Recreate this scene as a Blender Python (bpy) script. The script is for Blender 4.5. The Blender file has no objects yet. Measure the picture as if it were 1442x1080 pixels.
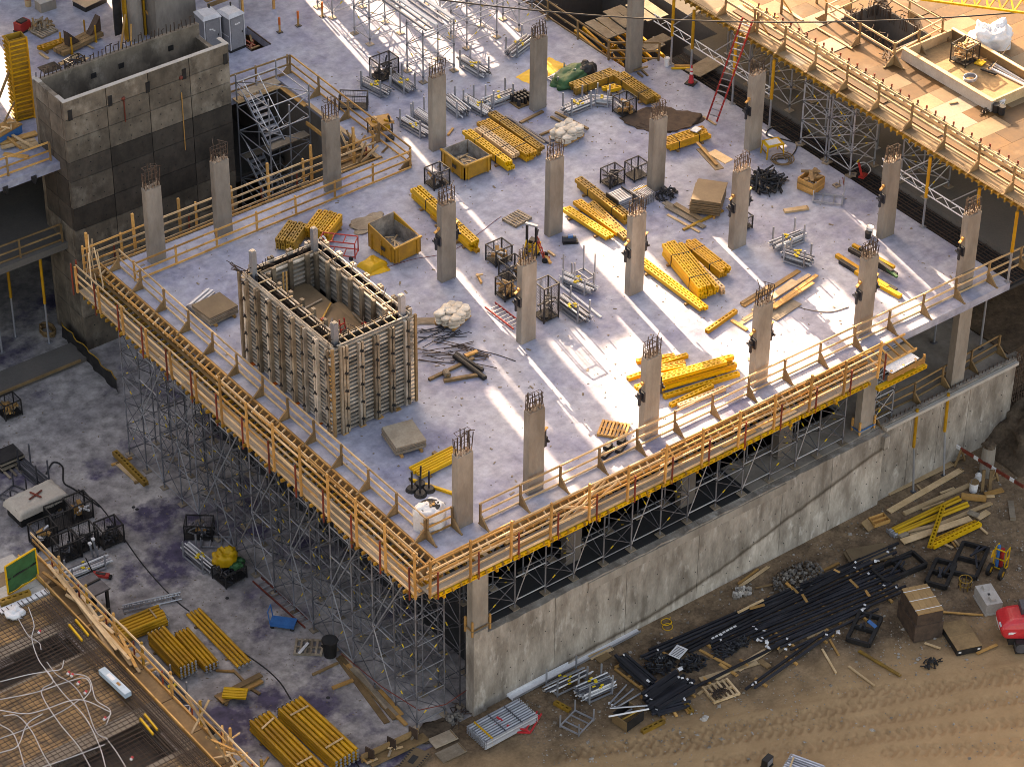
import bpy, math, random
from mathutils import Matrix, Vector, noise
R = math.radians
rng = random.Random(7)
scene = bpy.context.scene
COL = scene.collection

# ------------------------------------------------------------------ camera
CAM = Vector((-69.0073, -79.12842, 82.60884))
CR = Vector((0.79464, -0.60701, 0.00877))
CU = Vector((0.36092, 0.48400, 0.79717))
CF = Vector((0.48814, 0.63030, -0.60369))
FPX = 4060.5                      # focal length in pixels of the 1442 px wide photograph
cam = bpy.data.cameras.new('camera')
cam.sensor_fit = 'HORIZONTAL'; cam.sensor_width = 36.0
cam.lens = 36.0 * FPX / 1442.0
cam.clip_start = 1.0; cam.clip_end = 3000.0
camo = bpy.data.objects.new('camera', cam)
camo.matrix_world = Matrix(((CR.x, CU.x, -CF.x, CAM.x), (CR.y, CU.y, -CF.y, CAM.y), (CR.z, CU.z, -CF.z, CAM.z), (0, 0, 0, 1)))
COL.objects.link(camo); scene.camera = camo

# ------------------------------------------------------------------ sky, sun, exposure
SUN_EL, SUN_AZ = 22.0, 79.5       # degrees; azimuth of the sun from +x towards +y
w = bpy.data.worlds.new('World'); scene.world = w; w.use_nodes = True
nt = w.node_tree; nt.nodes.clear()
sky = nt.nodes.new('ShaderNodeTexSky'); sky.sky_type = 'NISHITA'; sky.sun_disc = False
sky.sun_elevation = R(SUN_EL); sky.sun_rotation = R(90 - SUN_AZ)
sky.air_density = 1.0; sky.dust_density = 4.0; sky.ozone_density = 0.6
bg = nt.nodes.new('ShaderNodeBackground'); bg.inputs['Strength'].default_value = 0.115
wo = nt.nodes.new('ShaderNodeOutputWorld')
nt.links.new(sky.outputs[0], bg.inputs[0]); nt.links.new(bg.outputs[0], wo.inputs[0])
sl = bpy.data.lights.new('sun', 'SUN'); sl.energy = 4.4; sl.angle = R(0.35); sl.color = (1.0, 0.88, 0.74)
so = bpy.data.objects.new('sun', sl); COL.objects.link(so); so.location = (30, 120, 60)
sd = Vector((math.cos(R(SUN_AZ)) * math.cos(R(SUN_EL)), math.sin(R(SUN_AZ)) * math.cos(R(SUN_EL)), math.sin(R(SUN_EL))))
so.rotation_euler = sd.to_track_quat('Z', 'Y').to_euler()
vs = scene.view_settings
vs.view_transform = 'Standard'; vs.look = 'None'; vs.gamma = 1.0; vs.exposure = 2.32; vs.use_white_balance = True; vs.white_balance_temperature = 9300; vs.white_balance_tint = 17; vs.use_curve_mapping = False
scene.render.film_transparent = False
scene.cycles.max_bounces = 6; scene.cycles.diffuse_bounces = 3; scene.cycles.glossy_bounces = 2
scene.cycles.use_denoising = True; scene.cycles.filter_width = 0.9
scene.cycles.denoising_prefilter = 'ACCURATE'; scene.cycles.denoising_input_passes = 'RGB_ALBEDO_NORMAL'

# ------------------------------------------------------------------ levels of the site (metres, main deck = 0)
GROUND, MID, DECK, UPPER = -11.8, -7.0, 0.0, 4.7

def at(px, py, z=0.0):
    """the point at height z that the photograph shows at pixel (px, py)"""
    d = CF + CR * ((px - 721) / FPX) - CU * ((py - 540) / FPX)
    return CAM + d * ((z - CAM.z) / d.z)

# ------------------------------------------------------------------ materials
MATS = {}
def mat(name, col, rough=0.7, var=0.12, col2=None, scale=1.5, bump=0.0, bscale=20.0, metal=0.0, spec=0.4, sharp=(0.35, 0.65), detail=6.0, stretch=(1, 1, 1), col3=None, scale3=0.4, sharp3=(0.5, 0.7), fine=0.10, fscale=9.0):
    m = bpy.data.materials.new(name); m.use_nodes = True
    t = m.node_tree; N, Lk = t.nodes, t.links; N.clear()
    out = N.new('ShaderNodeOutputMaterial'); b = N.new('ShaderNodeBsdfPrincipled')
    Lk.new(b.outputs[0], out.inputs[0])
    geo = N.new('ShaderNodeNewGeometry')
    mp = N.new('ShaderNodeMapping'); mp.inputs['Scale'].default_value = stretch
    Lk.new(geo.outputs['Position'], mp.inputs[0])
    def noise_(sc, det=detail, ro=0.6):
        n = N.new('ShaderNodeTexNoise'); n.inputs['Scale'].default_value = sc; n.inputs['Detail'].default_value = det; n.inputs['Roughness'].default_value = ro
        Lk.new(mp.outputs[0], n.inputs['Vector']); return n
    def mapr(src, a, c, d=0.0, e=1.0):
        r = N.new('ShaderNodeMapRange'); r.inputs[1].default_value = a; r.inputs[2].default_value = c; r.inputs[3].default_value = d; r.inputs[4].default_value = e
        Lk.new(src, r.inputs[0]); return r.outputs[0]
    def mix(f, a, c, mode='MIX'):
        x = N.new('ShaderNodeMix'); x.data_type = 'RGBA'; x.blend_type = mode
        for i, v in ((0, f), (6, a), (7, c)):
            if hasattr(v, 'is_linked'): Lk.new(v, x.inputs[i])
            else: x.inputs[i].default_value = v if not isinstance(v, tuple) else (*v, 1.0)[:4]
        return x.outputs[2]
    n1 = noise_(scale)
    c = mix(mapr(n1.outputs[0], *sharp), col, col2 if col2 else tuple(v * 0.78 for v in col))
    if col3:
        n3 = noise_(scale3, 8.0, 0.65)
        c = mix(mapr(n3.outputs[0], *sharp3), c, col3)
    if fine:
        n4 = noise_(fscale, 4.0, 0.7)
        c = mix(1.0, c, mapr(n4.outputs[0], 0.25, 0.75, 1 - fine * 1.6, 1 + fine), 'MULTIPLY')
    if var:
        oi = N.new('ShaderNodeObjectInfo')
        c = mix(1.0, c, mapr(oi.outputs['Random'], 0, 1, 1 - var * 1.5, 1 + var), 'MULTIPLY')
    Lk.new(c, b.inputs['Base Color'])
    b.inputs['Roughness'].default_value = rough; b.inputs['Metallic'].default_value = metal
    b.inputs['Specular IOR Level'].default_value = spec
    if bump:
        nb = noise_(bscale, 5.0); bp = N.new('ShaderNodeBump'); bp.inputs['Strength'].default_value = bump; bp.inputs['Distance'].default_value = 0.04
        Lk.new(nb.outputs[0], bp.inputs['Height']); Lk.new(bp.outputs[0], b.inputs['Normal'])
    MATS[name] = m
    m['c'] = 1
    return m

mat('deck', (0.385, 0.395, 0.46), 0.72, 0, (0.27, 0.28, 0.375), 0.28, 0.12, 6, col3=(0.125, 0.13, 0.24), scale3=0.30, sharp3=(0.52, 0.74), fine=0.24, fscale=1.7)
mat('yard', (0.46, 0.42, 0.40), 0.8, 0, (0.22, 0.20, 0.205), 0.34, 0.15, 5, col3=(0.085, 0.07, 0.12), scale3=0.24, sharp3=(0.52, 0.62), fine=0.38, fscale=1.6)
mat('dirt', (0.285, 0.19, 0.118), 0.95, 0, (0.125, 0.085, 0.056), 0.9, 1.0, 9.0, spec=0.1, fine=0.3, fscale=6)
mat('soil', (0.14, 0.10, 0.07), 0.95, 0, (0.07, 0.05, 0.036), 0.7, 1.0, 5, spec=0.1, fine=0.3, fscale=5)
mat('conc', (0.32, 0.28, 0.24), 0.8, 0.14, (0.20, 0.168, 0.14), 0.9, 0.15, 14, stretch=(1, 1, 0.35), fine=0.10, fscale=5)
mat('conc_dark', (0.15, 0.13, 0.115), 0.85, 0.06, (0.12, 0.11, 0.10), 0.5, 0.2, 10, stretch=(1, 1, 0.4))  # darker concrete; below the deck it also carries shade in its colour
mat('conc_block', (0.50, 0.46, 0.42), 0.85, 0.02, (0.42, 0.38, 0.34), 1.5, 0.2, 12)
mat('shade_black', (0.03, 0.03, 0.032), 0.9, 0)  # near-black standing in for deep shade in storeys, holes and openings
mat('wood', (0.60, 0.325, 0.108), 0.65, 0.26, (0.44, 0.215, 0.06), 1.2, fine=0.12)
mat('wood_pale', (0.68, 0.475, 0.28), 0.65, 0.22, (0.52, 0.34, 0.175), 1.0, fine=0.10)
mat('wood_grey', (0.36, 0.29, 0.215), 0.75, 0.25, (0.25, 0.19, 0.135), 1.4, fine=0.15)
mat('wood_brown', (0.30, 0.185, 0.085), 0.7, 0.2, (0.20, 0.12, 0.055), 1.5, fine=0.15)
mat('ply', (0.145, 0.068, 0.018), 0.6, 0.3, (0.095, 0.044, 0.012), 0.7, fine=0.16, fscale=3, col3=(0.21, 0.14, 0.08), scale3=0.5, sharp3=(0.55, 0.8))
mat('ply_pale', (0.25, 0.17, 0.096), 0.65, 0.22, (0.175, 0.115, 0.064), 0.8, fine=0.1)
mat('ply_grey', (0.27, 0.22, 0.17), 0.7, 0.15, (0.24, 0.19, 0.145), 0.9, fine=0.15)
mat('yellow', (0.62, 0.315, 0.012), 0.55, 0.2, (0.46, 0.215, 0.012), 0.9, fine=0.12, fscale=7)
mat('yellow_bright', (0.70, 0.40, 0.010), 0.55, 0.14, (0.58, 0.30, 0.010), 1.1, fine=0.05)
mat('yellow_old', (0.42, 0.225, 0.022), 0.6, 0.2, (0.25, 0.135, 0.025), 1.2, fine=0.18, fscale=6)
mat('skip', (0.48, 0.245, 0.018), 0.55, 0.03, (0.33, 0.165, 0.022), 1.1, fine=0.12, fscale=4)
mat('skip_inside', (0.40, 0.36, 0.32), 0.85, 0, (0.16, 0.13, 0.11), 1.6, fine=0.2, fscale=4)
mat('steel', (0.40, 0.41, 0.44), 0.42, 0.18, (0.34, 0.35, 0.39), 1.5, metal=0.55, fine=0.1)
mat('steel_dark', (0.15, 0.15, 0.17), 0.5, 0.25, (0.09, 0.09, 0.105), 1.5, metal=0.5, fine=0.1)
mat('steel_mid', (0.28, 0.285, 0.32), 0.45, 0.22, (0.18, 0.185, 0.21), 1.5, metal=0.5, fine=0.1)
mat('form_alu', (0.56, 0.495, 0.42), 0.5, 0.28, (0.30, 0.25, 0.20), 1.6, metal=0.1, fine=0.15)
mat('waler', (0.34, 0.265, 0.19), 0.6, 0.35, (0.17, 0.125, 0.085), 1.6, metal=0.15, fine=0.15)
mat('black', (0.012, 0.011, 0.012), 0.55, 0.2, (0.028, 0.026, 0.026), 2.0)
mat('tube_silver', (0.52, 0.53, 0.57), 0.35, 0.25, (0.42, 0.43, 0.48), 2.0, metal=0.4)
mat('black_blue', (0.016, 0.018, 0.026), 0.5, 0.3, (0.03, 0.032, 0.04), 2.0)
mat('rebar', (0.095, 0.058, 0.04), 0.75, 0.2, (0.05, 0.032, 0.025), 3.0)
mat('rebar_dust', (0.42, 0.34, 0.27), 0.8, 0.2, (0.20, 0.12, 0.08), 5.0)
mat('red', (0.42, 0.025, 0.02), 0.5, 0.15, (0.30, 0.02, 0.018), 2.0)
mat('red_bright', (0.62, 0.03, 0.04), 0.3, 0.05, (0.55, 0.025, 0.03), 2.0, spec=0.6)
mat('rust_red', (0.24, 0.04, 0.02), 0.6, 0.2, (0.15, 0.03, 0.02), 2.0)
mat('white', (0.72, 0.71, 0.71), 0.6, 0.06, (0.70, 0.69, 0.70), 2.5)
mat('plaster_bag', (0.74, 0.66, 0.56), 0.75, 0.12, (0.60, 0.50, 0.40), 2.0)
mat('tarp_white', (0.54, 0.46, 0.38), 0.7, 0.02, (0.48, 0.42, 0.35), 0.9, bump=0.3, bscale=4)
mat('green', (0.03, 0.13, 0.045), 0.6, 0.1, (0.02, 0.08, 0.03), 1.5)
mat('blue', (0.02, 0.16, 0.42), 0.45, 0.05, (0.02, 0.12, 0.33), 2.0)
mat('pale_blue', (0.45, 0.58, 0.68), 0.5, 0.05)
mat('toilet', (0.24, 0.235, 0.25), 0.5, 0.03, (0.20, 0.195, 0.21), 1.5)
mat('toilet_roof', (0.56, 0.55, 0.57), 0.5, 0.03)
mat('orange', (0.70, 0.14, 0.02), 0.5, 0.05)
mat('cardboard', (0.42, 0.25, 0.11), 0.8, 0.05, (0.35, 0.2, 0.085), 1.5)
mat('bead', (0.80, 0.55, 0.03), 0.5, 0.1)
mat('earth_mat', (0.10, 0.065, 0.045), 0.95, 0, (0.06, 0.04, 0.03), 2)

# ------------------------------------------------------------------ mesh and object helpers
CACHE = {}
CV = [(-.5, -.5, -.5), (.5, -.5, -.5), (.5, .5, -.5), (-.5, .5, -.5), (-.5, -.5, .5), (.5, -.5, .5), (.5, .5, .5), (-.5, .5, .5)]
CFc = [(0, 3, 2, 1), (4, 5, 6, 7), (0, 1, 5, 4), (1, 2, 6, 5), (2, 3, 7, 6), (3, 0, 4, 7)]
def new_mesh(name, v, f, m=None, smooth=False):
    me = bpy.data.meshes.new(name); me.from_pydata(v, [], f)
    if m: me.materials.append(MATS[m])
    if smooth: me.polygons.foreach_set('use_smooth', [True] * len(me.polygons))
    me.update(); return me
def cyl(n, r0=1.0, r1=1.0):
    v, f = [], []
    for i in range(n):
        a = 2 * math.pi * i / n; v.append((r0 * math.cos(a), r0 * math.sin(a), 0))
    for i in range(n):
        a = 2 * math.pi * i / n; v.append((r1 * math.cos(a), r1 * math.sin(a), 1))
    for i in range(n): f.append((i, (i + 1) % n, n + (i + 1) % n, n + i))
    f.append(tuple(range(n - 1, -1, -1))); f.append(tuple(range(n, 2 * n)))
    return v, f
def unit(kind, m):
    k = (kind, m)
    if k not in CACHE:
        if kind == 'cube': CACHE[k] = new_mesh('block_' + m, CV, CFc, m)
        else:
            v, f = cyl(int(kind[3:])); CACHE[k] = new_mesh('tube_' + m, v, f, m, False)
    return CACHE[k]
def M_box(c, s, rz=0.0, rx=0.0, ry=0.0):
    r = Matrix.Rotation(rz, 4, 'Z') @ Matrix.Rotation(ry, 4, 'Y') @ Matrix.Rotation(rx, 4, 'X')
    return Matrix.Translation(Vector(c)) @ r @ Matrix.Diagonal((s[0], s[1], s[2], 1))
def M_bar(a, b, wd, h, roll=0.0):
    a, b = Vector(a), Vector(b); x = b - a; L = max(x.length, 1e-4); x = x / L
    up = Vector((0, 0, 1)) if abs(x.z) < 0.995 else Vector((0, 1, 0))
    y = up.cross(x).normalized(); z = x.cross(y)
    if roll:
        q = Matrix.Rotation(roll, 3, x); y = q @ y; z = q @ z
    c = (a + b) / 2
    return Matrix(((x.x * L, y.x * wd, z.x * h, c.x), (x.y * L, y.y * wd, z.y * h, c.y), (x.z * L, y.z * wd, z.z * h, c.z), (0, 0, 0, 1)))
def M_rod(a, b, r):
    a, b = Vector(a), Vector(b); z = b - a; L = max(z.length, 1e-4); z = z / L
    up = Vector((0, 0, 1)) if abs(z.z) < 0.99 else Vector((1, 0, 0))
    x = up.cross(z).normalized(); y = z.cross(x)
    return Matrix(((x.x * r, y.x * r, z.x * L, a.x), (x.y * r, y.y * r, z.y * L, a.y), (x.z * r, y.z * r, z.z * L, a.z), (0, 0, 0, 1)))
def add(par, name, me, M=None, label=None, kind=None):
    o = bpy.data.objects.new(name, me); COL.objects.link(o); o.parent = par
    if M is not None: o.matrix_basis = M
    if label: o['label'] = label
    if kind: o['kind'] = kind
    return o
def box(par, name, m, c, s, rz=0.0, rx=0.0, ry=0.0): return add(par, name, unit('cube', m), M_box(c, s, rz, rx, ry))
def bar(par, name, m, a, b, wd, h, roll=0.0): return add(par, name, unit('cube', m), M_bar(a, b, wd, h, roll))
def rod(par, name, m, a, b, r, n=6): return add(par, name, unit('cyl%d' % n, m), M_rod(a, b, r))
def thing(name, label, cat, loc=(0, 0, 0), rz=0.0, group=None):
    o = bpy.data.objects.new(name, None); COL.objects.link(o); o.empty_display_size = 0.3
    o.location = loc; o.rotation_euler = (0, 0, rz); o['label'] = label; o['category'] = cat
    if group: o['group'] = group
    return o
def tag(o, label, cat, group=None):
    o['label'] = label; o['category'] = cat
    if group: o['group'] = group
    return o
def struct(name, me, loc=(0, 0, 0)):
    o = bpy.data.objects.new(name, me); COL.objects.link(o); o['kind'] = 'structure'; o.location = loc
    return o
def copy_tree(o, parent=None):
    c = o.copy(); COL.objects.link(c); c.parent = parent
    for ch in list(o.children): copy_tree(ch, c)
    return c
class MB:
    """collects many small pieces into one mesh"""
    def __init__(s): s.v, s.f = [], []
    def put(s, V, F, M):
        n = len(s.v); s.v += [tuple(M @ Vector(p)) for p in V]; s.f += [tuple(i + n for i in q) for q in F]; return s
    def box(s, c, sz, rz=0.0, rx=0.0, ry=0.0): return s.put(CV, CFc, M_box(c, sz, rz, rx, ry))
    def bar(s, a, b, wd, h, roll=0.0): return s.put(CV, CFc, M_bar(a, b, wd, h, roll))
    def rod(s, a, b, r, n=5): V, F = cyl(n); return s.put(V, F, M_rod(a, b, r))
    def path(s, pts, r, n=5):
        for a, b in zip(pts[:-1], pts[1:]): s.rod(a, b, r, n)
        return s
    def me(s, name, m, smooth=False): return new_mesh(name, s.v, s.f, m, smooth)
    def part(s, par, name, m, smooth=False, kind=None, M=None): return add(par, name, s.me(name, m, smooth), M, kind=kind)
def tube_path(pts, r, n=6):
    """one continuous bent tube through pts"""
    v, f = [], []; P = [Vector(p) for p in pts]; k = len(P)
    for i, p in enumerate(P):
        d = (P[min(i + 1, k - 1)] - P[max(i - 1, 0)]).normalized()
        up = Vector((0, 0, 1)) if abs(d.z) < 0.95 else Vector((1, 0, 0))
        x = up.cross(d).normalized(); y = d.cross(x)
        for j in range(n):
            a = 2 * math.pi * j / n; q = p + x * (r * math.cos(a)) + y * (r * math.sin(a)); v.append(tuple(q))
    for i in range(k - 1):
        for j in range(n): f.append((i * n + j, i * n + (j + 1) % n, (i + 1) * n + (j + 1) % n, (i + 1) * n + j))
    f.append(tuple(range(n - 1, -1, -1))); f.append(tuple(range((k - 1) * n, k * n)))
    return v, f
def spline(pts, sub=6):
    P = [Vector(p) for p in pts]; P = [P[0] * 2 - P[1]] + P + [P[-1] * 2 - P[-2]]; out = []
    for i in range(1, len(P) - 2):
        for k in range(sub):
            t = k / sub; a, b, c, d = P[i - 1], P[i], P[i + 1], P[i + 2]
            out.append(0.5 * ((2 * b) + (c - a) * t + (2 * a - 5 * b + 4 * c - d) * t * t + (3 * b - a - 3 * c + d) * t ** 3))
    out.append(P[-2]); return out
def heap(rx, ry, h, seed=0, n=20, rough=0.35, flat=0.0):
    """a crumpled lump standing on z = 0"""
    v, f = [], []; m = n * 2
    for i in range(n + 1):
        ph = (i / n) * math.pi * 0.5
        for j in range(m):
            th = 2 * math.pi * j / m
            d = Vector((math.cos(th) * math.sin(ph), math.sin(th) * math.sin(ph), math.cos(ph)))
            q = Vector((seed * 3.1, seed * 1.7, seed * 0.9))
            k = 1 + rough * (0.9 * noise.noise(d * 1.5 + q) + 0.35 * noise.noise(d * 3.6 + q) - 0.45 * abs(noise.noise(d * 4.2 - q)) - 0.22 * abs(noise.noise(d * 9.0 - q)) + .25)
            zz = d.z ** (1 - flat) if d.z > 0 else 0
            v.append((d.x * rx * k, d.y * ry * k, max(0, zz * h * (k if i < n else 1))))
    for i in range(n):
        for j in range(m): f.append((i * m + j, (i + 1) * m + j, (i + 1) * m + (j + 1) % m, i * m + (j + 1) % m))
    return v, f
def frame(a, b, z):
    """two pixels on level z -> (middle, heading, length)"""
    A, B = at(a[0], a[1], z), at(b[0], b[1], z); d = B - A
    return (A + B) / 2, math.atan2(d.y, d.x), d.length
def sub(child, part):
    """hang a piece under one of its thing's parts"""
    child.parent = part; child.matrix_parent_inverse = part.matrix_basis.inverted(); return child
# ================================================================== SETTING
def slab_mesh(name, m, rects, holes, z0, z1):
    xs = sorted({round(v, 3) for r in rects + holes for v in (r[0], r[2])}); ys = sorted({round(v, 3) for r in rects + holes for v in (r[1], r[3])})
    inside = lambda x, y: any(r[0] < x < r[2] and r[1] < y < r[3] for r in rects) and not any(r[0] < x < r[2] and r[1] < y < r[3] for r in holes)
    occ = [[inside((xs[i] + xs[i + 1]) / 2, (ys[j] + ys[j + 1]) / 2) for j in range(len(ys) - 1)] for i in range(len(xs) - 1)]
    v, f, idx = [], [], {}
    def V(i, j, k):
        if (i, j, k) not in idx: idx[(i, j, k)] = len(v); v.append((xs[i], ys[j], z1 if k else z0))
        return idx[(i, j, k)]
    O = lambda i, j: 0 <= i < len(occ) and 0 <= j < len(occ[0]) and occ[i][j]
    for i in range(len(occ)):
        for j in range(len(occ[0])):
            if not occ[i][j]: continue
            f.append((V(i, j, 1), V(i + 1, j, 1), V(i + 1, j + 1, 1), V(i, j + 1, 1))); f.append((V(i, j, 0), V(i, j + 1, 0), V(i + 1, j + 1, 0), V(i + 1, j, 0)))
            if not O(i - 1, j): f.append((V(i, j, 0), V(i, j, 1), V(i, j + 1, 1), V(i, j + 1, 0)))
            if not O(i + 1, j): f.append((V(i + 1, j, 0), V(i + 1, j + 1, 0), V(i + 1, j + 1, 1), V(i + 1, j, 1)))
            if not O(i, j - 1): f.append((V(i, j, 0), V(i + 1, j, 0), V(i + 1, j, 1), V(i, j, 1)))
            if not O(i, j + 1): f.append((V(i, j + 1, 0), V(i, j + 1, 1), V(i + 1, j + 1, 1), V(i + 1, j + 1, 0)))
    return new_mesh(name, v, f, m)

# --- earth: one sheet to the horizon, finely modelled where the tyre tracks run
TRK = [[at(x, y, GROUND) for x, y in c] for c in (
    [(700, 1075), (880, 1050), (1100, 1012), (1250, 985), (1442, 945)], [(900, 1060), (1090, 1030), (1250, 1010), (1442, 982)],
    [(1000, 1075), (1150, 1050), (1300, 1030), (1442, 1015)], [(1180, 975), (1300, 968), (1442, 955)], [(1250, 1058), (1350, 1055), (1442, 1058)])]
TRK = [spline(c, 10) for c in TRK]
def rut(x, y):
    best = 9.0; along = 0.0
    for c in TRK:
        s = 0.0
        for a, b in zip(c[:-1], c[1:]):
            dx, dy = b.x - a.x, b.y - a.y; L2 = dx * dx + dy * dy
            t = max(0, min(1, ((x - a.x) * dx + (y - a.y) * dy) / L2)); px, py = a.x + t * dx - x, a.y + t * dy - y
            d = math.hypot(px, py)
            if d < abs(best):
                sg = 1 if dx * py - dy * px > 0 else -1
                best = d * sg; along = s + t * math.sqrt(L2)
            s += math.sqrt(L2)
    return best, along
def dry_lane():
    # packed dry lane used by the vehicles, paler than the damp gravel near the wall
    m = MATS['dirt']; t = m.node_tree; N, Lk = t.nodes, t.links; b = next(n for n in N if n.type == 'BSDF_PRINCIPLED'); src = b.inputs['Base Color'].links[0].from_socket
    geo = N.new('ShaderNodeNewGeometry'); dp = N.new('ShaderNodeVectorMath'); dp.operation = 'DOT_PRODUCT'; dp.inputs[1].default_value = (-0.27, -0.96, 0); Lk.new(geo.outputs['Position'], dp.inputs[0])
    nz = N.new('ShaderNodeTexNoise'); nz.inputs['Scale'].default_value = 0.35; nz.inputs['Detail'].default_value = 5; Lk.new(geo.outputs['Position'], nz.inputs['Vector'])
    ma = N.new('ShaderNodeMath'); ma.operation = 'MULTIPLY_ADD'; ma.inputs[1].default_value = 5.0; Lk.new(nz.outputs[0], ma.inputs[0]); Lk.new(dp.outputs['Value'], ma.inputs[2])
    r = N.new('ShaderNodeMapRange'); r.inputs[1].default_value = 7.2; r.inputs[2].default_value = 9.8; Lk.new(ma.outputs[0], r.inputs[0])
    x = N.new('ShaderNodeMix'); x.data_type = 'RGBA'; r.inputs[4].default_value = 0.72; n2 = N.new('ShaderNodeTexNoise'); n2.inputs['Scale'].default_value = 0.6; n2.inputs['Detail'].default_value = 8; Lk.new(geo.outputs['Position'], n2.inputs['Vector']); y = N.new('ShaderNodeMix'); y.data_type = 'RGBA'; Lk.new(n2.outputs[0], y.inputs[0]); y.inputs[6].default_value = (0.35, 0.21, 0.105, 1); y.inputs[7].default_value = (0.52, 0.335, 0.18, 1); Lk.new(r.outputs[0], x.inputs[0]); Lk.new(src, x.inputs[6]); Lk.new(y.outputs[2], x.inputs[7]); Lk.new(x.outputs[2], b.inputs['Base Color'])
dry_lane()
def ground_mesh():
    x0, x1, y0, y1, st = -9.0, 27.0, -20.0, -1.5, 0.11
    nx, ny = int((x1 - x0) / st), int((y1 - y0) / st); v, f = [], []
    for j in range(ny + 1):
        for i in range(nx + 1):
            x, y = x0 + (x1 - x0) * i / nx, y0 + (y1 - y0) * j / ny
            e = min(i, nx - i, j, ny - j) / 12.0; e = min(1, e)
            h = 0.09 * noise.noise(Vector((x * 0.35, y * 0.35, 3))) + 0.025 * noise.noise(Vector((x * 1.3, y * 1.3, 5))) + 0.02 * noise.noise(Vector((x * 4, y * 4, 8)))
            if y < -3.0:
                d, s = rut(x, y)
                if abs(d) < 0.9:
                    a = abs(d); prof = -0.08 if a < 0.30 else (0.03 * math.sin((a - 0.30) / 0.6 * math.pi))
                    h = h * 0.5 + prof
                    if a < 0.34: h += 0.10 * (1 if math.sin((s + a * 0.9) * 2 * math.pi / 0.5) > 0.1 else 0)
            v.append((x, y, GROUND + h * e))
    for j in range(ny):
        for i in range(nx): a = j * (nx + 1) + i; f.append((a, a + 1, a + nx + 2, a + nx + 1))
    B = 900.0; k = len(v)
    xs, ys = [-B, x0, x1, B], [-B, y0, y1, B]
    for yy in ys:
        for xx in xs: v.append((xx, yy, GROUND))
    for j in range(3):
        for i in range(3):
            if i == 1 and j == 1: continue
            a = k + j * 4 + i; f.append((a, a + 1, a + 5, a + 4))
    return new_mesh('ground', v, f, 'dirt', True)
struct('ground', ground_mesh())
struct('concrete_yard', slab_mesh('concrete_yard', 'yard', [(-70, 0.0, -9.9, 60), (-9.9, 0.6, 30, 60), (-70, -0.55, -12.4, 0.0)], [], GROUND - 0.3, GROUND + 0.035))

# --- main deck (with its openings) and the floor below it
VOID = (-60.0, 26.9, 4.3, 36.7); PIT2 = (20.4, 26.2, 27.0, 36.5)
struct('main_deck', slab_mesh('main_deck', 'deck', [(-12.65, -1.1, 22.8, 26.9), (4.3, 26.9, 22.8, 36.7), (-60, 36.7, 22.8, 60)], [PIT2, (4.8, 40.2, 6.0, 42.6), (-9.85, 17.65, -9.5, 18.0)], -0.45, 0.0))
struct('far_deck', slab_mesh('far_deck', 'conc_dark', [(24.5, -1.0, 60, 60)], [PIT2], -0.5, -0.02))
struct('middle_floor_shaded', slab_mesh('middle_floor_shaded', 'shade_black', [(-8.4, 0.42, 7.5, 2.7)], [], MID - 0.35, MID))  # same floor painted near-black where it lies in shade
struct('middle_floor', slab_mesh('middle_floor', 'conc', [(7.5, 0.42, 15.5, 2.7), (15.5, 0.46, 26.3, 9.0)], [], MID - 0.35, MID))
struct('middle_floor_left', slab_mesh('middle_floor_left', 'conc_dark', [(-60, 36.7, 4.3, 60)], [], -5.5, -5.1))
struct('pour_strip_floor', slab_mesh('pour_strip_floor', 'shade_black', [(22.8, -1.0, 24.5, 26.2)], [], -0.6, -0.42))
# two added near-black sheets stand in for deep shade below; then void walls
struct('shade_backing_left', slab_mesh('shade_backing_left', 'shade_black', [(-7.9, 2.8, -7.7, 26.0)], [], GROUND, -0.46))
struct('shade_backing_front', slab_mesh('shade_backing_front', 'shade_black', [(-7.0, 5.6, 15.2, 5.8), (15.0, 5.8, 15.2, 9.0), (15.2, 8.8, 26.2, 9.0)], [], GROUND, -0.45))
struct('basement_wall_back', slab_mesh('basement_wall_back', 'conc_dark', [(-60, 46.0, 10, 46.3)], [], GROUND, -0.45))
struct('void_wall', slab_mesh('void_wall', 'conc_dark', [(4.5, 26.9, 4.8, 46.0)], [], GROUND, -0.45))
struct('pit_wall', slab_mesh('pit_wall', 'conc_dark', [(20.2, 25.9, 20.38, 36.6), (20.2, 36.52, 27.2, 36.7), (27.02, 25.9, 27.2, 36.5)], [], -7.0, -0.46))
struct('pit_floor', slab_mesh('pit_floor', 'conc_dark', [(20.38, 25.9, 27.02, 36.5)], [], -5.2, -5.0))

# --- added unseen wall towards the sun; its slots are cut to shape the deck streaks
YB = 57.0; TE = math.tan(R(SUN_EL)) / math.sin(R(SUN_AZ))
ex, ey = math.sin(R(SUN_AZ)), -math.cos(R(SUN_AZ))
LIT = [(-9.5, -8.6, 5.5, -9), (-4.95, -4.3, 7.5, -9), (-3.55, -3.4, 10.5, 3), (-2.8, -2.62, 19, 15), (-2.32, -1.6, 16.5, -9), (-0.45, 1.6, 8.8, -9), (1.6, 3.5, 7.0, -9), (1.05, 1.35, 28, 17),
       (3.5, 4.7, 8.5, -9), (4.7, 7.7, 14.6, -9), (4.75, 5.6, 17.5, 15.6), (7.7, 10.9, 4.3, -9), (11.02, 11.62, 11.5, -9), (10.9, 14.75, 4.5, -9), (15.9, 17.6, 2.6, -9), (17.9, 18.2, 6.0, 2.5), (19.0, 19.4, 5.0, 1.0),
       (2.3, 3.15, 46, 33.8), (4.3, 6.3, 46, 32.5), (6.7, 7.6, 44, 31.0), (8.2, 9.2, 43, 30.5), (9.9, 10.5, 40, 30), (11.2, 11.8, 36, 27), (-12.8, -12.2, 44, 36.9), (-8.0, -6.6, 60, 44), (-17, -15, 60, 40)]
nb = thing('added_shade_wall', 'tall added wall out of view, slotted to cast light streaks on the deck', 'building', (0, YB, -12))
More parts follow.
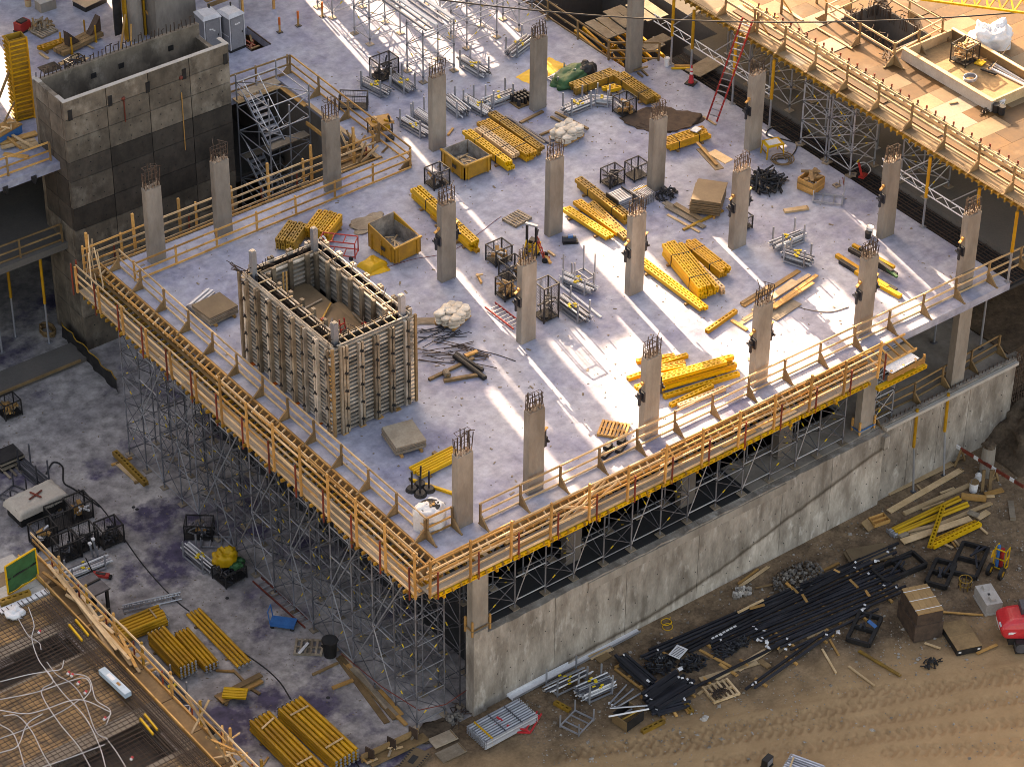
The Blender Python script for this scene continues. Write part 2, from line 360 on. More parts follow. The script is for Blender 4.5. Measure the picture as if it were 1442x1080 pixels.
xs = sorted({round((s + YB * -ey) / ex, 3) for a in LIT for s in a[:2]} | {-70.0, (18.6 + YB * -ey) / ex})
xs = [x for x in xs if x <= (18.6 + YB * -ey) / ex + 1e-6]
for x0, x1 in zip(xs[:-1], xs[1:]):
    s = (x0 + x1) / 2 * ex + YB * ey
    top = 29.0; cuts = sorted([((YB - ya) * TE, (YB - yb) * TE) for s0, s1, ya, yb in LIT if s0 < s < s1])
    z = -12.0
    for a, b in cuts + [(top, top)]:
        a = min(a, top)
        if a > z + 0.01: box(nb, 'wall_panel', 'conc_dark', ((x0 + x1) / 2, 0, (z + a) / 2 + 12), (x1 - x0 + 0.004, 0.35, a - z))
        z = max(z, b)
        if z >= top: break

# --- basement wall facing the dirt
def wall_material():
    m = mat('wall_face', (0.40, 0.35, 0.30), 0.85, 0.08, (0.19, 0.158, 0.13), 0.8, 0.3, 9, stretch=(1.6, 1.6, 0.55), col3=(0.52, 0.47, 0.42), scale3=1.1, sharp3=(0.55, 0.72), fine=0.14, fscale=5)
    t = m.node_tree; N, Lk = t.nodes, t.links
    b = next(n for n in N if n.type == 'BSDF_PRINCIPLED'); src = b.inputs['Base Color'].links[0].from_socket
    geo = N.new('ShaderNodeNewGeometry'); sx = N.new('ShaderNodeSeparateXYZ'); Lk.new(geo.outputs['Position'], sx.inputs[0])
    # the old soil line: a slanting tide mark left by backfill, rising to the right
    cv = N.new('ShaderNodeFloatCurve'); c = cv.mapping.curves[0]
    cv.mapping.use_clip = False
    pts = [(-8, -11.9), (-4.1, -11.5), (1.0, -11.35), (5.3, -10.7), (10.0, -9.5), (15.9, -8.1), (16.4, -8.0), (16.5, -20), (30, -20)]
    nrm = lambda x: (x + 12) / 45
    for k, (x, z) in enumerate(pts):
        p = (nrm(x), (z + 21) / 21)
        if k < 2: c.points[k].location = p
        else: c.points.new(*p)
    for p in c.points: p.handle_type = 'VECTOR'
    cv.mapping.update()
    mr = N.new('ShaderNodeMapRange'); mr.inputs[1].default_value = -12; mr.inputs[2].default_value = 33; Lk.new(sx.outputs[0], mr.inputs[0]); Lk.new(mr.outputs[0], cv.inputs[1])
    nz = N.new('ShaderNodeTexNoise'); nz.inputs['Scale'].default_value = 2.0; Lk.new(geo.outputs['Position'], nz.inputs['Vector'])
    z2 = N.new('ShaderNodeMapRange'); z2.inputs[1].default_value = -21; z2.inputs[2].default_value = 0; Lk.new(sx.outputs[2], z2.inputs[0])
    sub = N.new('ShaderNodeMath'); sub.operation = 'SUBTRACT'; Lk.new(z2.outputs[0], sub.inputs[0]); Lk.new(cv.outputs[0], sub.inputs[1])
    ad = N.new('ShaderNodeMath'); ad.operation = 'MULTIPLY_ADD'; ad.inputs[1].default_value = 0.012; Lk.new(nz.outputs[0], ad.inputs[0]); Lk.new(sub.outputs[0], ad.inputs[2])
    def band(lo, hi, colr, src, a=1.0, bb=0.0):
        r = N.new('ShaderNodeMapRange'); r.inputs[1].default_value = lo; r.inputs[2].default_value = hi; r.inputs[3].default_value = a; r.inputs[4].default_value = bb
        Lk.new(ad.outputs[0], r.inputs[0]); x = N.new('ShaderNodeMix'); x.data_type = 'RGBA'; x.blend_type = 'MULTIPLY'
        Lk.new(r.outputs[0], x.inputs[0]); Lk.new(src, x.inputs[6]); x.inputs[7].default_value = (*colr, 1); return x.outputs[2]
    s2 = band(0.0, 0.004, (1.38, 1.38, 1.38), src)
    ab = N.new('ShaderNodeMath'); ab.operation = 'ABSOLUTE'; s3 = N.new('ShaderNodeMath'); s3.operation = 'SUBTRACT'; s3.inputs[1].default_value = 0.006
    Lk.new(ad.outputs[0], s3.inputs[0]); Lk.new(s3.outputs[0], ab.inputs[0])
    r = N.new('ShaderNodeMapRange'); r.inputs[1].default_value = 0.0; r.inputs[2].default_value = 0.010; r.inputs[3].default_value = 1; r.inputs[4].default_value = 0; Lk.new(ab.outputs[0], r.inputs[0])
    x = N.new('ShaderNodeMix'); x.data_type = 'RGBA'; x.blend_type = 'MULTIPLY'; Lk.new(r.outputs[0], x.inputs[0]); Lk.new(s2, x.inputs[6]); x.inputs[7].default_value = (0.35, 0.30, 0.26, 1)
    Lk.new(x.outputs[2], b.inputs['Base Color'])
wall_material()
def rough_top_panel(x0, x1, y0, y1, z0, z1, seed, chip=0.16):
    """a cast wall bay: chamfered joints, a slightly broken top edge and tie holes pressed in the front"""
    v, f = [], []; n = max(6, int((x1 - x0) / 0.35)); g = 0.012
    zs = [z0, z0 + (z1 - z0) * 0.45, z1 - 0.45, z1]
    for i in range(n + 1):
        x = x0 + g + (x1 - x0 - 2 * g) * i / n
        t = chip * max(0, noise.noise(Vector((x * 1.4, seed, 0)))) + 0.05 * noise.noise(Vector((x * 5, seed, 2)))
        for z in zs[:3]: v.append((x, y0 + 0.012 * noise.noise(Vector((x * 0.8, z, seed))), z))
        v.append((x, y0 + 0.10 * max(0, noise.noise(Vector((x * 1.1, 4, seed)))), z1 - t)); v.append((x, y1, z1 - 0.02)); v.append((x, y1, z0))
    for i in range(n):
        for k in range(5): f.append((i * 6 + k, (i + 1) * 6 + k, (i + 1) * 6 + k + 1, i * 6 + k + 1))
    f.append((0, 1, 2, 3, 4, 5)); b = n * 6; f.append((b + 5, b + 4, b + 3, b + 2, b + 1, b))
    return new_mesh('wall_panel', v, f, 'wall_face')
wl = thing('basement_wall', 'long weathered concrete basement wall with a slanting soil mark facing the dirt', 'wall', (-9.85, 0, GROUND))
jx = [-9.05, -5.0, -0.65, 3.9, 9.3, 12.6, 16.15]
for i, (a, b) in enumerate(zip(jx[:-1], jx[1:])): add(wl, 'wall_panel', rough_top_panel(a + 9.85, b + 9.85, 0, 0.42, -0.1, 4.78, i))
jx2 = [16.15, 18.2, 20.3, 22.4, 25.7]
for i, (a, b) in enumerate(zip(jx2[:-1], jx2[1:])): add(wl, 'wall_panel', rough_top_panel(a + 9.85, b + 9.85, 0.2, 0.46, -0.1, 5.0, i + 20, 0.02))
box(wl, 'pier', 'wall_face', (0.38, 0.2, 2.55), (0.80, 0.62, 5.3))
box(wl, 'coping', 'conc', (3.2 + 9.85, -0.03, 4.45), (12.5, 0.06, 0.5)); box(wl, 'coping', 'conc_block', (20.9 + 9.85, 0.05, 4.86), (9.4, 0.20, 0.18)); box(wl, 'buttress', 'wall_face', (16.1 + 9.85, -0.1, 4.2), (0.35, 0.3, 0.8))
holes = MB()
for i in range(46):
    for k in range(4):
        x = -8.6 + i * 0.76 + (k % 2) * 0.2
        if rng.random() < 0.6 and x < 25.3: holes.rod((x + 9.85, (-0.014 if x < 16.1 else 0.18), 0.7 + k * 1.15), (x + 9.85, 0.25, 0.7 + k * 1.15), 0.032, 6)
holes.part(wl, 'tie_holes', 'black', kind='stuff')
rb = MB()
for i in range(34): x = 26.3 + i * 0.275; rb.rod((x, 0.38, 4.9), (x + rng.uniform(-.05, .05), 0.38, 5.12 + rng.uniform(0, .08)), 0.025)
rb.part(wl, 'rebar_dowels', 'rebar', kind='stuff')
for x in (18.35, 20.55):
    t = thing('leaning_prop', 'yellow telescopic prop leaning on the new wall, %s plank end' % ('nearer the ramp' if x < 19 else 'by the far'), 'prop', (x, -0.35, GROUND), 0, 'props against the new wall')
    rod(t, 'inner_tube', 'steel', (0, 0, 0.05), (0.03, 0.36, 2.9), 0.055, 8); rod(t, 'outer_tube', 'yellow', (0.03, 0.36, 2.7), (0.06, 0.44, 5.1), 0.085, 8); box(t, 'foot_plate', 'steel_dark', (0, 0, 0.03), (0.25, 0.25, 0.03))

# --- lower columns under the deck
for k, (x, nm) in enumerate(((-9.85, 'standing on the wall corner'), (-3.2, 'behind the second scaffold bay'), (3.9, 'behind the scaffold in the middle of the wall'), (10.2, 'right of the middle in the scaffold'), (14.9, 'at the broken end of the formwork'), (21.3, 'behind the brown rail on the lower floor'))):
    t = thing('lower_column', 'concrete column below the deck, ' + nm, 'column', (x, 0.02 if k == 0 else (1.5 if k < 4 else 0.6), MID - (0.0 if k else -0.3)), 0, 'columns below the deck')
    box(t, 'shaft', 'conc' if k in (0, 4, 5) else 'conc_dark', (0.45, 0.21, 3.1), (0.9, 0.42, 6.3))  # deeper columns get darker concrete, their shade put into the colour
    if k in (0, 4):
        for dx, dy in ((-.06, -.06), (.96, -.06), (.96, .48), (-.06, .48)): box(t, 'clamp_timber', 'wood', (dx, dy, 0.35), (.09, .09, 0.9))
        for s, c in (((1.1, .04, .06), (.45, -.09, .25)), ((1.1, .04, .06), (.45, .51, .25)), ((.04, .6, .06), (-.09, .21, .25)), ((.04, .6, .06), (1.0, .21, .25))): box(t, 'clamp_band', 'wood_brown' if k == 0 else 'blue', c, s)
for j, y in enumerate((8, 15)):
    for i, x in enumerate((-4, 3, 10, 17)):
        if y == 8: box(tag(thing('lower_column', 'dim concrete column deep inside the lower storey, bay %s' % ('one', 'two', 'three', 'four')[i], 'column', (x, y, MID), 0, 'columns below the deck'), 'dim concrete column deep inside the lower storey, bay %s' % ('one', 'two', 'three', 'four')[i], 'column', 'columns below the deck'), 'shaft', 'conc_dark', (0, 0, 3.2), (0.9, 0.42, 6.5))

# --- core tower rising from the void
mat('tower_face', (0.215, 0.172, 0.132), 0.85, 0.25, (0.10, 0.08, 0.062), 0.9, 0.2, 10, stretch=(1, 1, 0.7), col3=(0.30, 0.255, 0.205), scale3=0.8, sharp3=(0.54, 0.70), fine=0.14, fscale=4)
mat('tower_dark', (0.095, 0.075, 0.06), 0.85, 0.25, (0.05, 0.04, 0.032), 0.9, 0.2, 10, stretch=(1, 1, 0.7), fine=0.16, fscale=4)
tw = thing('core_tower', 'tall hollow concrete lift core beside the stair opening with panel joints', 'tower', (-9.6, 35.7, GROUND))
W_, D_, Hh, th = 10.15, 3.2, 15.9, 0.26
zs = [0, 2.2, 4.1, 6.0, 7.9, 9.3, 11.0, 12.2, 13.55, 14.8, Hh]
xsx = [0, 2.55, 5.1, 7.65, W_]
for zi, (a, b) in enumerate(zip(zs[:-1], zs[1:])):
    for c, d in zip(xsx[:-1], xsx[1:]):
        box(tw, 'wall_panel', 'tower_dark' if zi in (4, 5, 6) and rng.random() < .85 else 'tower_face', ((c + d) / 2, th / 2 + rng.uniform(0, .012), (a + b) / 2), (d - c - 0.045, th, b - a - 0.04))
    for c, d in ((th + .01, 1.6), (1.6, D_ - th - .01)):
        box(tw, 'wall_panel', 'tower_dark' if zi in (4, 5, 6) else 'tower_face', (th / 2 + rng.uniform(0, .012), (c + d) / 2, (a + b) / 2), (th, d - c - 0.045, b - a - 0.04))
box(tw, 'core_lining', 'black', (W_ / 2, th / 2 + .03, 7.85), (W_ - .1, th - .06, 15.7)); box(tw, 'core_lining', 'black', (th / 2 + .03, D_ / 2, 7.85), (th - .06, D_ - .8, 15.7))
box(tw, 'back_wall', 'tower_face', (W_ / 2, D_ - th / 2, 7.9), (W_, th, 15.7)); box(tw, 'side_wall', 'tower_face', (W_ - th / 2, D_ / 2, 7.5), (th, D_ - 2 * th - .01, 15.0))
box(tw, 'capping', 'conc_block', (W_ / 2, 0.10, Hh + .02), (W_ + .02, .24, .04)); box(tw, 'capping', 'conc_block', (0.12, 0.52, Hh + .02), (.24, .6, .04)); box(tw, 'capping', 'conc_block', (0.12, D_ - .35, Hh + .02), (.26, .7, .04)); box(tw, 'capping', 'conc_block', (W_ - 0.12, .52, Hh + .02), (.24, .6, .04))
for i, x in enumerate((.35, 2.75, 5.05, 7.3, W_ - .25)): box(tw, 'pocket', 'black', (x, -0.012, Hh - 0.85), (.24, .05, .62))
for x in (3.4, 5.1, 8.2):
    for z in (13.9, 14.9): box(tw, 'pocket', 'black', (x + (z > 14) * .1, D_ - th - .012, z), (.32, .05, .30))
for x in (3.55, 7.1): add(tw, 'lifting_eye', new_mesh('lifting_eye', *heap(.12, .12, .1, 3, 6, .05), 'rust_red'), Matrix.Translation((x, -0.0, Hh - 1.0)) @ Matrix.Rotation(R(90), 4, 'X'))
rod(tw, 'marker_rod', 'rust_red', (3.55, -.04, Hh - 2.4), (3.55, -.04, Hh - 1.1), .035); rod(tw, 'marker_rod', 'wood', (7.05, -.04, Hh - 5.5), (7.05, -.04, Hh - 1.9), .03)
rbm = MB()
for i in range(40):
    x = .2 + i * .25; h = rng.uniform(.25, .6); p = (x, D_ - .1, 15.75); rbm.rod(p, (x + rng.uniform(-.08, .08), D_ - .1 + rng.uniform(-.08, .05), 15.75 + h), .028)
    if rng.random() < .5: rbm.rod((x, D_ - .1, 15.75 + h), (x + rng.uniform(.1, .3), D_ - .1, 15.75 + h), .025)
rbm.part(tw, 'rebar_dowels', 'rebar', kind='stuff'); 
tie = MB()
for c in range(4):
    for zi in range(9):
        for k in (0.6, 1.3, 1.95):
            for q in (.35, 1.05): tie.rod((xsx[c] + k, -.013, zs[zi] + q * (zs[zi + 1] - zs[zi]) / 1.5), (xsx[c] + k, .1, zs[zi] + q * (zs[zi + 1] - zs[zi]) / 1.5), .035)
tie.part(tw, 'tie_holes', 'black', kind='stuff')
# ================================================================== COLUMNS ON THE DECK
def rebar_cage(seed, tall=1.0):
    r = random.Random(seed); b = MB()
    pts = [(x, y) for x in (.07, .26, .45, .64, .83) for y in (.07, .35)] + [(.07, .21), (.83, .21)]
    for x, y in pts:
        h = tall * r.uniform(.55, 1.0); l = (x + r.uniform(-.07, .07), y + r.uniform(-.07, .07), h); b.rod((x, y, -.02), l, .024)
        if r.random() < .35: b.rod(l, (l[0] + r.uniform(-.6, .6), l[1] + r.uniform(-.45, .45), h + r.uniform(-.1, .3)), .018)
    for z in (.25, .55, .8):
        for a, c in (((.07, .07), (.83, .07)), ((.83, .07), (.83, .35)), ((.83, .35), (.07, .35)), ((.07, .35), (.07, .07))): b.rod((*a, z * tall), (*c, z * tall), .014)
    return b.me('rebar_cage', 'rebar')
def dust_cage(seed):
    r = random.Random(seed); b = MB()
    for x in (.07, .26, .45, .64, .83):
        for y in (.07, .35): b.rod((x, y, 0), (x, y, r.uniform(.12, .42)), .04)
    for i in range(9): b.box((r.uniform(.1, .8), r.uniform(.08, .34), .03), (.12, .1, .08), r.uniform(0, 3))
    return b.me('bar_stubs', 'rebar_dust')
CAGES = [rebar_cage(i) for i in range(4)]; TALL = rebar_cage(9, 1.45); STUBS = [dust_cage(i) for i in range(3)]
cb = MB(); cb.box((0, 0, 0), (.10, .34, .5)); cb.box((-.12, .02, .05), (.2, .16, .34)); cb.box((-.2, -.05, -.22), (.1, .1, .4)); cb.box((-.1, .05, .38), (.08, .08, .5)); cb.rod((-.22, -.1, 0), (-.22, .2, 0), .06)
CLAMP = cb.me('lifting_clamp', 'black_blue')
cw = MB(); cw.box((-.14, 0, .62), (.34, .12, .06), 0.4); cw.box((.0, .02, .72), (.12, .12, .12)); CLAMPW = cw.me('clamp_wedge', 'wood')
colsm = MB()
def col_mesh(h):
    c = .025; v, f = [], []
    ring = [(c, 0), (.9 - c, 0), (.9, c), (.9, .42 - c), (.9 - c, .42), (c, .42), (0, .42 - c), (0, c)]
    for z in (0, h):
        for x, y in ring: v.append((x, y, z))
    for i in range(8): f.append((i, (i + 1) % 8, 8 + (i + 1) % 8, 8 + i))
    f.append(tuple(range(8, 16))); f.append(tuple(range(7, -1, -1)))
    return new_mesh('shaft', v, f, 'conc')
X = [-10.706, -6.733, 0.0, 6.75, 13.5, 20.2]; Y = [0.0, 9.287, 15.76, 25.76]
# (x, y, height, clamps on left/right face, where it stands)
COLS = [(X[0], Y[0], 4.05, '', 'at the near corner of the deck with tall bars'), (X[1], Y[0], 4.65, 'R', 'second from the near corner along the front rail'), (X[2], Y[0], 4.6, 'LR', 'front row left of the scattered yellow beams'),
        (X[3], Y[0], 4.65, 'LR', 'front row beside the loose planks'), (X[4], Y[0], 4.5, 'LR', 'front row near the broken formwork end'), (X[5] - .1, -.25, 4.5, 'L', 'front row at the far right end'),
        (X[2], Y[1], 4.55, 'L', 'beside the black cages and red ladder'), (X[3], Y[1], 4.65, 'LR', 'between the two groups of yellow beams'), (X[4], Y[1], 4.6, 'LR', 'in front of the plywood stack'), (X[5], 5.5, 4.5, 'L', 'with a white bucket at its foot'),
        (X[2], Y[2], 4.5, 'LR', 'behind the second skip in mid deck'), (X[3], Y[2], 4.55, '', 'behind the yellow pallet stacker'), (X[4], Y[2], 4.4, '', 'beside the two open wire cages'), (X[5], Y[2], 4.6, 'L', 'beside the yellow worktable'),
        (X[2], Y[3], 4.3, '', 'inside the brown rail of the stair opening'), (X[3], Y[3], 4.45, '', 'behind the first skip near the pipe racks'), (X[4], Y[3], 4.4, '', 'beside the yellow sheet and green tarpaulin'), (X[5], Y[3], 7.5, '', 'tallest, running out of the top of the picture'),
        (X[0], Y[3], 4.35, '', 'at the far left corner beside the core tower'), (X[1], Y[3], 4.4, '', 'on the left edge in front of the core tower')]
for i, (x, y, h, cl, where) in enumerate(COLS):
    t = thing('concrete_column', 'pale concrete column with rebar on top, ' + where, 'column', (x, y, 0), 0, 'columns on the main deck')
    if i == 17: t['label'] = 'tallest concrete column at the back, running out of the top of the picture'
    add(t, 'shaft', col_mesh(h))
    if i != 17:
        add(t, 'rebar_cage', TALL if i in (0, 18, 14) else CAGES[i % 4], Matrix.Translation((0, 0, h)), kind='stuff'); add(t, 'bar_stubs', STUBS[i % 3], Matrix.Translation((0, 0, h)), kind='stuff')
    if 'L' in cl:
        M = Matrix.Translation((-.06, .16, h * .55)); sub(add(t, 'clamp_wedge', CLAMPW, M), add(t, 'lifting_clamp', CLAMP, M))
    if 'R' in cl:
        M = Matrix.Translation((.96, .24, h * .55)) @ Matrix.Rotation(math.pi, 4, 'Z'); sub(add(t, 'clamp_wedge', CLAMPW, M), add(t, 'lifting_clamp', CLAMP, M))
# ================================================================== GUARD RAILS
gv = [(0, -.04, 0), (.62, -.04, 0), (.05, -.04, .55), (0, -.04, .55), (0, .04, 0), (.62, .04, 0), (.05, .04, .55), (0, .04, .55)]
GUS = new_mesh('gusset', gv, [(0, 1, 2, 3), (7, 6, 5, 4), (0, 4, 5, 1), (1, 5, 6, 2), (2, 6, 7, 3), (3, 7, 4, 0)], 'wood_brown')
LAST = [None]
def guard_rail(label, pts, h=1.15, sp=2.18, rails=(1.10, .58, .10), out=None, m='wood', pm='wood', gus=True, group='guard rails', z=0.0, rw=.05, rh=.10, pw=.09, jit=.012):
    P = [Vector(p) for p in pts]; t = thing('guard_rail', label, 'guard rail', P[0], 0, group); o = P[0]
    for a, b in zip(P[:-1], P[1:]):
        d = b - a; L = d.length; u = d / L; n = max(1, round(L / sp)); nrm = Vector((u.y, -u.x, 0)) * (out or 1)
        for k in range(n + 1):
            p = a + d * (k / n) - o; lean = Vector((rng.uniform(-.03, .03), rng.uniform(-.03, .03), 0))
            if k < n or b == P[-1]:
                LAST[0] = bar(t, 'post', pm, p, p + lean + Vector((0, 0, h * rng.uniform(.98, 1.06))), pw, pw)
                po = t.children[-1] if False else LAST[0]
                if gus: sub(add(t, 'gusset', GUS, Matrix.Translation(p + nrm * .05) @ Matrix.Rotation(math.atan2(nrm.y, nrm.x), 4, 'Z')), po); bar(t, 'foot', pm, p - nrm * .1 + Vector((0, 0, .03)), p + nrm * .72 + Vector((0, 0, .03)), .09, .06)
        n2 = max(1, round(L / 4.2))
        for z_ in rails:
            for k in range(n2):
                q0 = a + d * max(0, k / n2 - .012) - o - nrm * (.085 if k % 2 else .078); q1 = a + d * min(1, (k + 1) / n2 + .012) - o - nrm * (.085 if k % 2 else .078)
                bar(t, 'toe_board' if z_ < .2 else 'rail', m, q0 + Vector((0, 0, z_ + rng.uniform(-jit, jit))), q1 + Vector((0, 0, z_ + rng.uniform(-jit, jit))), rw, rh)
    return t
guard_rail('pale timber guard rail along the left edge of the deck beside the big formwork box', [(-12.2, .38, 0), (-12.2, 26.4, 0)], out=-1, m='wood_pale', pm='wood_brown')
guard_rail('short timber guard rail at the near deck corner by the white bag', [(-12.15, .30, 0), (-10.75, .30, 0)], out=1, sp=1.4, m='wood', pm='wood_brown')
guard_rail('pale timber guard rail along the front edge of the deck', [(-9.65, -.28, 0), (26.4, -.42, 0)], out=1, m='wood_pale', pm='wood_brown', sp=2.3)
guard_rail('timber guard rail on the deck in front of the stair opening and core tower', [(-12.1, 25.0, 0), (4.9, 25.25, 0)], out=-1, m='wood', pm='wood', sp=2.6, gus=False)
guard_rail('timber guard rail along the right side of the stair opening', [(5.0, 25.4, 0), (5.2, 37.0, 0)], out=-1, m='wood', pm='wood_brown', sp=2.9)
guard_rail('timber guard rail on the far side of the stair opening behind the stair tower', [(5.1, 37.1, 0), (1.0, 37.2, 0)], out=1, m='wood_brown', pm='wood_brown', sp=2, gus=False)
guard_rail('brown guard rail round the pit below the tall back column', [(20.3, 36, 0), (20.2, 27.6, 0), (22.4, 25.9, 0)], out=1, m='wood_brown', pm='wood_brown', sp=2.6, gus=False)
guard_rail('dark timber guard rail on the lower floor above the new wall', [(16.2, 1.0, MID), (19.0, .95, MID), (25.4, 1.3, MID)], out=1, m='wood_brown', pm='wood_brown', sp=2.4)
guard_rail('timber guard rail on the slab left of the core tower', [(-20, 37.2, 0), (-9.9, 37.1, 0)], out=1, m='wood', pm='wood_brown', sp=2.4, gus=False)
guard_rail('faint timber guard rail on the storey under the slab left of the tower', [(-20, 37.0, -5.1), (-9.8, 36.9, -5.1)], out=1, m='wood_brown', pm='wood_brown', sp=2.4, gus=False)

# ================================================================== EDGE FORMWORK (tables that carry the slab edge, with their own outer rails)
def edge_form(label, a, b, out, wide=.95, pz=-.50, rails=((0, 1, (.98, .55, .12, -.30), 1.08),), red=(-1.15, .45)):
    """a, b: ends of the slab edge at deck level; out: unit vector pointing away from the slab"""
    a, b, out = Vector(a), Vector(b), Vector(out); d = b - a; L = d.length; u = d / L
    t = thing('edge_formwork', label, 'formwork', a, 0, 'formwork along the slab edge')
    g = lambda s, o, z: u * s + out * o + Vector((0, 0, z))
    n = int(L / 2.4)
    for k in range(n):                                            # plywood side form, stop boards, platform sheets and planks
        s0, s1 = L * k / n + .008, L * (k + 1) / n - .008
        bar(t, 'side_form', 'wood_brown', g(s0, .03, -.20), g(s1, .03, -.20), .05, .50)
        bar(t, 'top_stringer', 'wood', g(s0, .09, .04 + rng.uniform(-.01, .01)), g(s1, .09, .04), .07, .08)
        bar(t, 'stringer', 'wood', g(s0, .42, -.22), g(s1, .42, -.22 + rng.uniform(-.02, .02)), .07, .12)
        bar(t, 'platform_sheet', 'ply_grey' if rng.random() < .8 else 'wood_grey', g(s0, wide * .70, pz), g(s1, wide * .70, pz), wide * .56, .035)
        for o_ in (.55, .78):
            if rng.random() < .45: bar(t, 'plank', 'wood_pale' if rng.random() < .5 else 'wood', g(s0 + rng.uniform(0, .3), wide * o_, pz + .04), g(s1 - rng.uniform(0, .3), wide * o_, pz + .045), .17, .04)
        bar(t, 'edge_board', 'wood_pale', g(s0, wide - .02, pz - .02), g(s1, wide - .02, pz - .02), .05, .11); bar(t, 'ledger_board', 'wood_brown', g(s0, .1, pz + .1), g(s1, .1, pz + .1), .06, .2)
    for k in range(int(L / .46)):                                 # struts between side form and stringer
        s = .2 + k * .46; bar(t, 'strut', 'wood_pale' if rng.random() < .35 else 'wood', g(s, .07, -.02 + rng.uniform(-.03, .02)), g(s + rng.uniform(-.05, .05), .50, -.26), .08, .08)
        if k % 1 == 0: bar(t, 'joist', 'yellow_old', g(s + .1, -.4, pz - .16), g(s + .1, wide + rng.uniform(.04, .2), pz - .16), .09, .16)
    npost = int(L / 2.2)
    for k in range(npost + 1):
        s = L * k / npost
        q = next(r_ for r_ in rails if r_[0] <= s / L <= r_[1] + 1e-6)
        bar(t, 'post', 'wood', g(s, wide + .07, pz - .1), g(s + rng.uniform(-.04, .04), wide + .09, q[3] + rng.uniform(-.08, .14)), .085, .11)
        rod(t, 'rail_bracket', 'rust_red', g(s + .45, wide + .06, red[0]), g(s + .45, wide + .06, red[1]), .045)
    for f0, f1, zz, _h in rails:
      for z_ in zz:
        L2 = L * (f1 - f0); nn = max(1, round(L2 / 4.4))
        for k in range(nn):
            s0, s1 = L * f0 + max(-.1, L2 * k / nn - .25), L * f0 + min(L2 + .1, L2 * (k + 1) / nn + .25)
            bar(t, 'rail', 'wood' if rng.random() < .25 else 'wood_pale', g(s0, wide + (.0 if k % 2 else -.02), z_ + rng.uniform(-.05, .05)), g(s1, wide + (.0 if k % 2 else -.02), z_ + rng.uniform(-.05, .05)), .05, .095)
    return t, g, L
BEAMS = {}
def beam_mesh(L, m='yellow', bw=.22, bh=.21):
    k = (round(L, 1), m, bw, bh)
    if k not in BEAMS:
        b = MB(); L = k[0]; fl = bw * .32
        b.box((0, -bw / 2 + fl / 2, 0), (L, fl, bh)); b.box((0, bw / 2 - fl / 2, 0), (L, fl, bh)); b.box((0, 0, -bh * .42), (L - .02, bw - 2 * fl + .002, bh * .12))
        n = max(2, int(L / .27))
        for i in range(n + 1): x = -L / 2 + .04 + (L - .08) * i / n; b.box((x, 0, bh * .30), (.11, bw - 2 * fl + .002, bh * .36))
        BEAMS[k] = b.me('beam', m)
    return BEAMS[k]
tl, gl, LL_ = edge_form('timber edge formwork with walkway and four rails along the left side of the deck', (-12.66, -1.5, 0), (-12.66, 27.4, 0), (-1, 0, 0), 1.38, -1.12, ((0, .55, (1.35, .85, .35, -.15, -.62), 1.5), (.55, 1, (.34, -.14, -.62), .42)), (-1.6, .3))
tf, gf, LF_ = edge_form('timber edge formwork with walkway and four rails along the front of the deck', (-13.9, -1.11, 0), (12.7, -1.11, 0), (0, -1, 0), 1.12, -.62, ((0, 1, (1.22, .76, .30, -.16), 1.38),), (-1.0, .55))
for k in range(6):                                                  # dotted yellow steel walers under the front walkway
    s0 = .3 + k * 4.3
    o = add(tf, 'waler', beam_mesh(4.2, 'yellow_bright', .20, .26), Matrix.Translation(gf(s0 + 2.1, 1.05 + (k % 2) * .03, -.84)) @ Matrix.Rotation(R(90), 4, 'X'))
for k in range(9): bar(tf, 'bearer', 'yellow', gf(.8 + k * 2.9, -.6, -1.04), gf(.8 + k * 2.9, 1.2, -1.04), .12, .16)
for k in range(10): bar(tl, 'bearer', 'wood_brown', gl(.8 + k * 2.7, -.6, -1.42), gl(.8 + k * 2.7, 1.35, -1.42), .12, .2)
bk, gb, LB_ = edge_form('timber edge formwork and tall rails on the slab edge facing the core tower', (4.3, 26.91, 0), (-13.4, 26.91, 0), (0, 1, 0), .8)
for k in range(7): bar(bk, 'tall_post', 'wood', gb(1.2 + k * 2.7, .92, -.6), gb(1.2 + k * 2.7, .95, 1.55 + rng.uniform(0, .5)), .12, .12)
# crossed loose braces at the far left corner of the walkway
t = thing('loose_rails', 'loose pale timber rails crossed at the far left corner of the walkway', 'timber', (-13.3, 26.9, 0))
for k in range(7):
    a = Vector((rng.uniform(-.5, .2), rng.uniform(-.9, .4), -.5)); bar(t, 'rail', 'wood_pale', a, a + Vector((rng.uniform(.2, .9), rng.uniform(.4, 1.2), rng.uniform(1.2, 2.2))), .05, .10)
t = thing('loose_rails', 'pale bracing boards crossed over the front walkway below the second column', 'timber', (-5.4, -1.7, -.5))
for k, (a, b) in enumerate((((-1.1, -.25, .1), (1.3, -.3, 1.5)), ((-.6, -.3, .05), (1.6, -.2, 1.2)), ((-.9, -.2, .9), (.9, -.35, .1)), ((.2, -.25, 0), (2.2, -.3, .9)))): bar(t, 'rail', 'wood_pale', a, b, .05, .11)
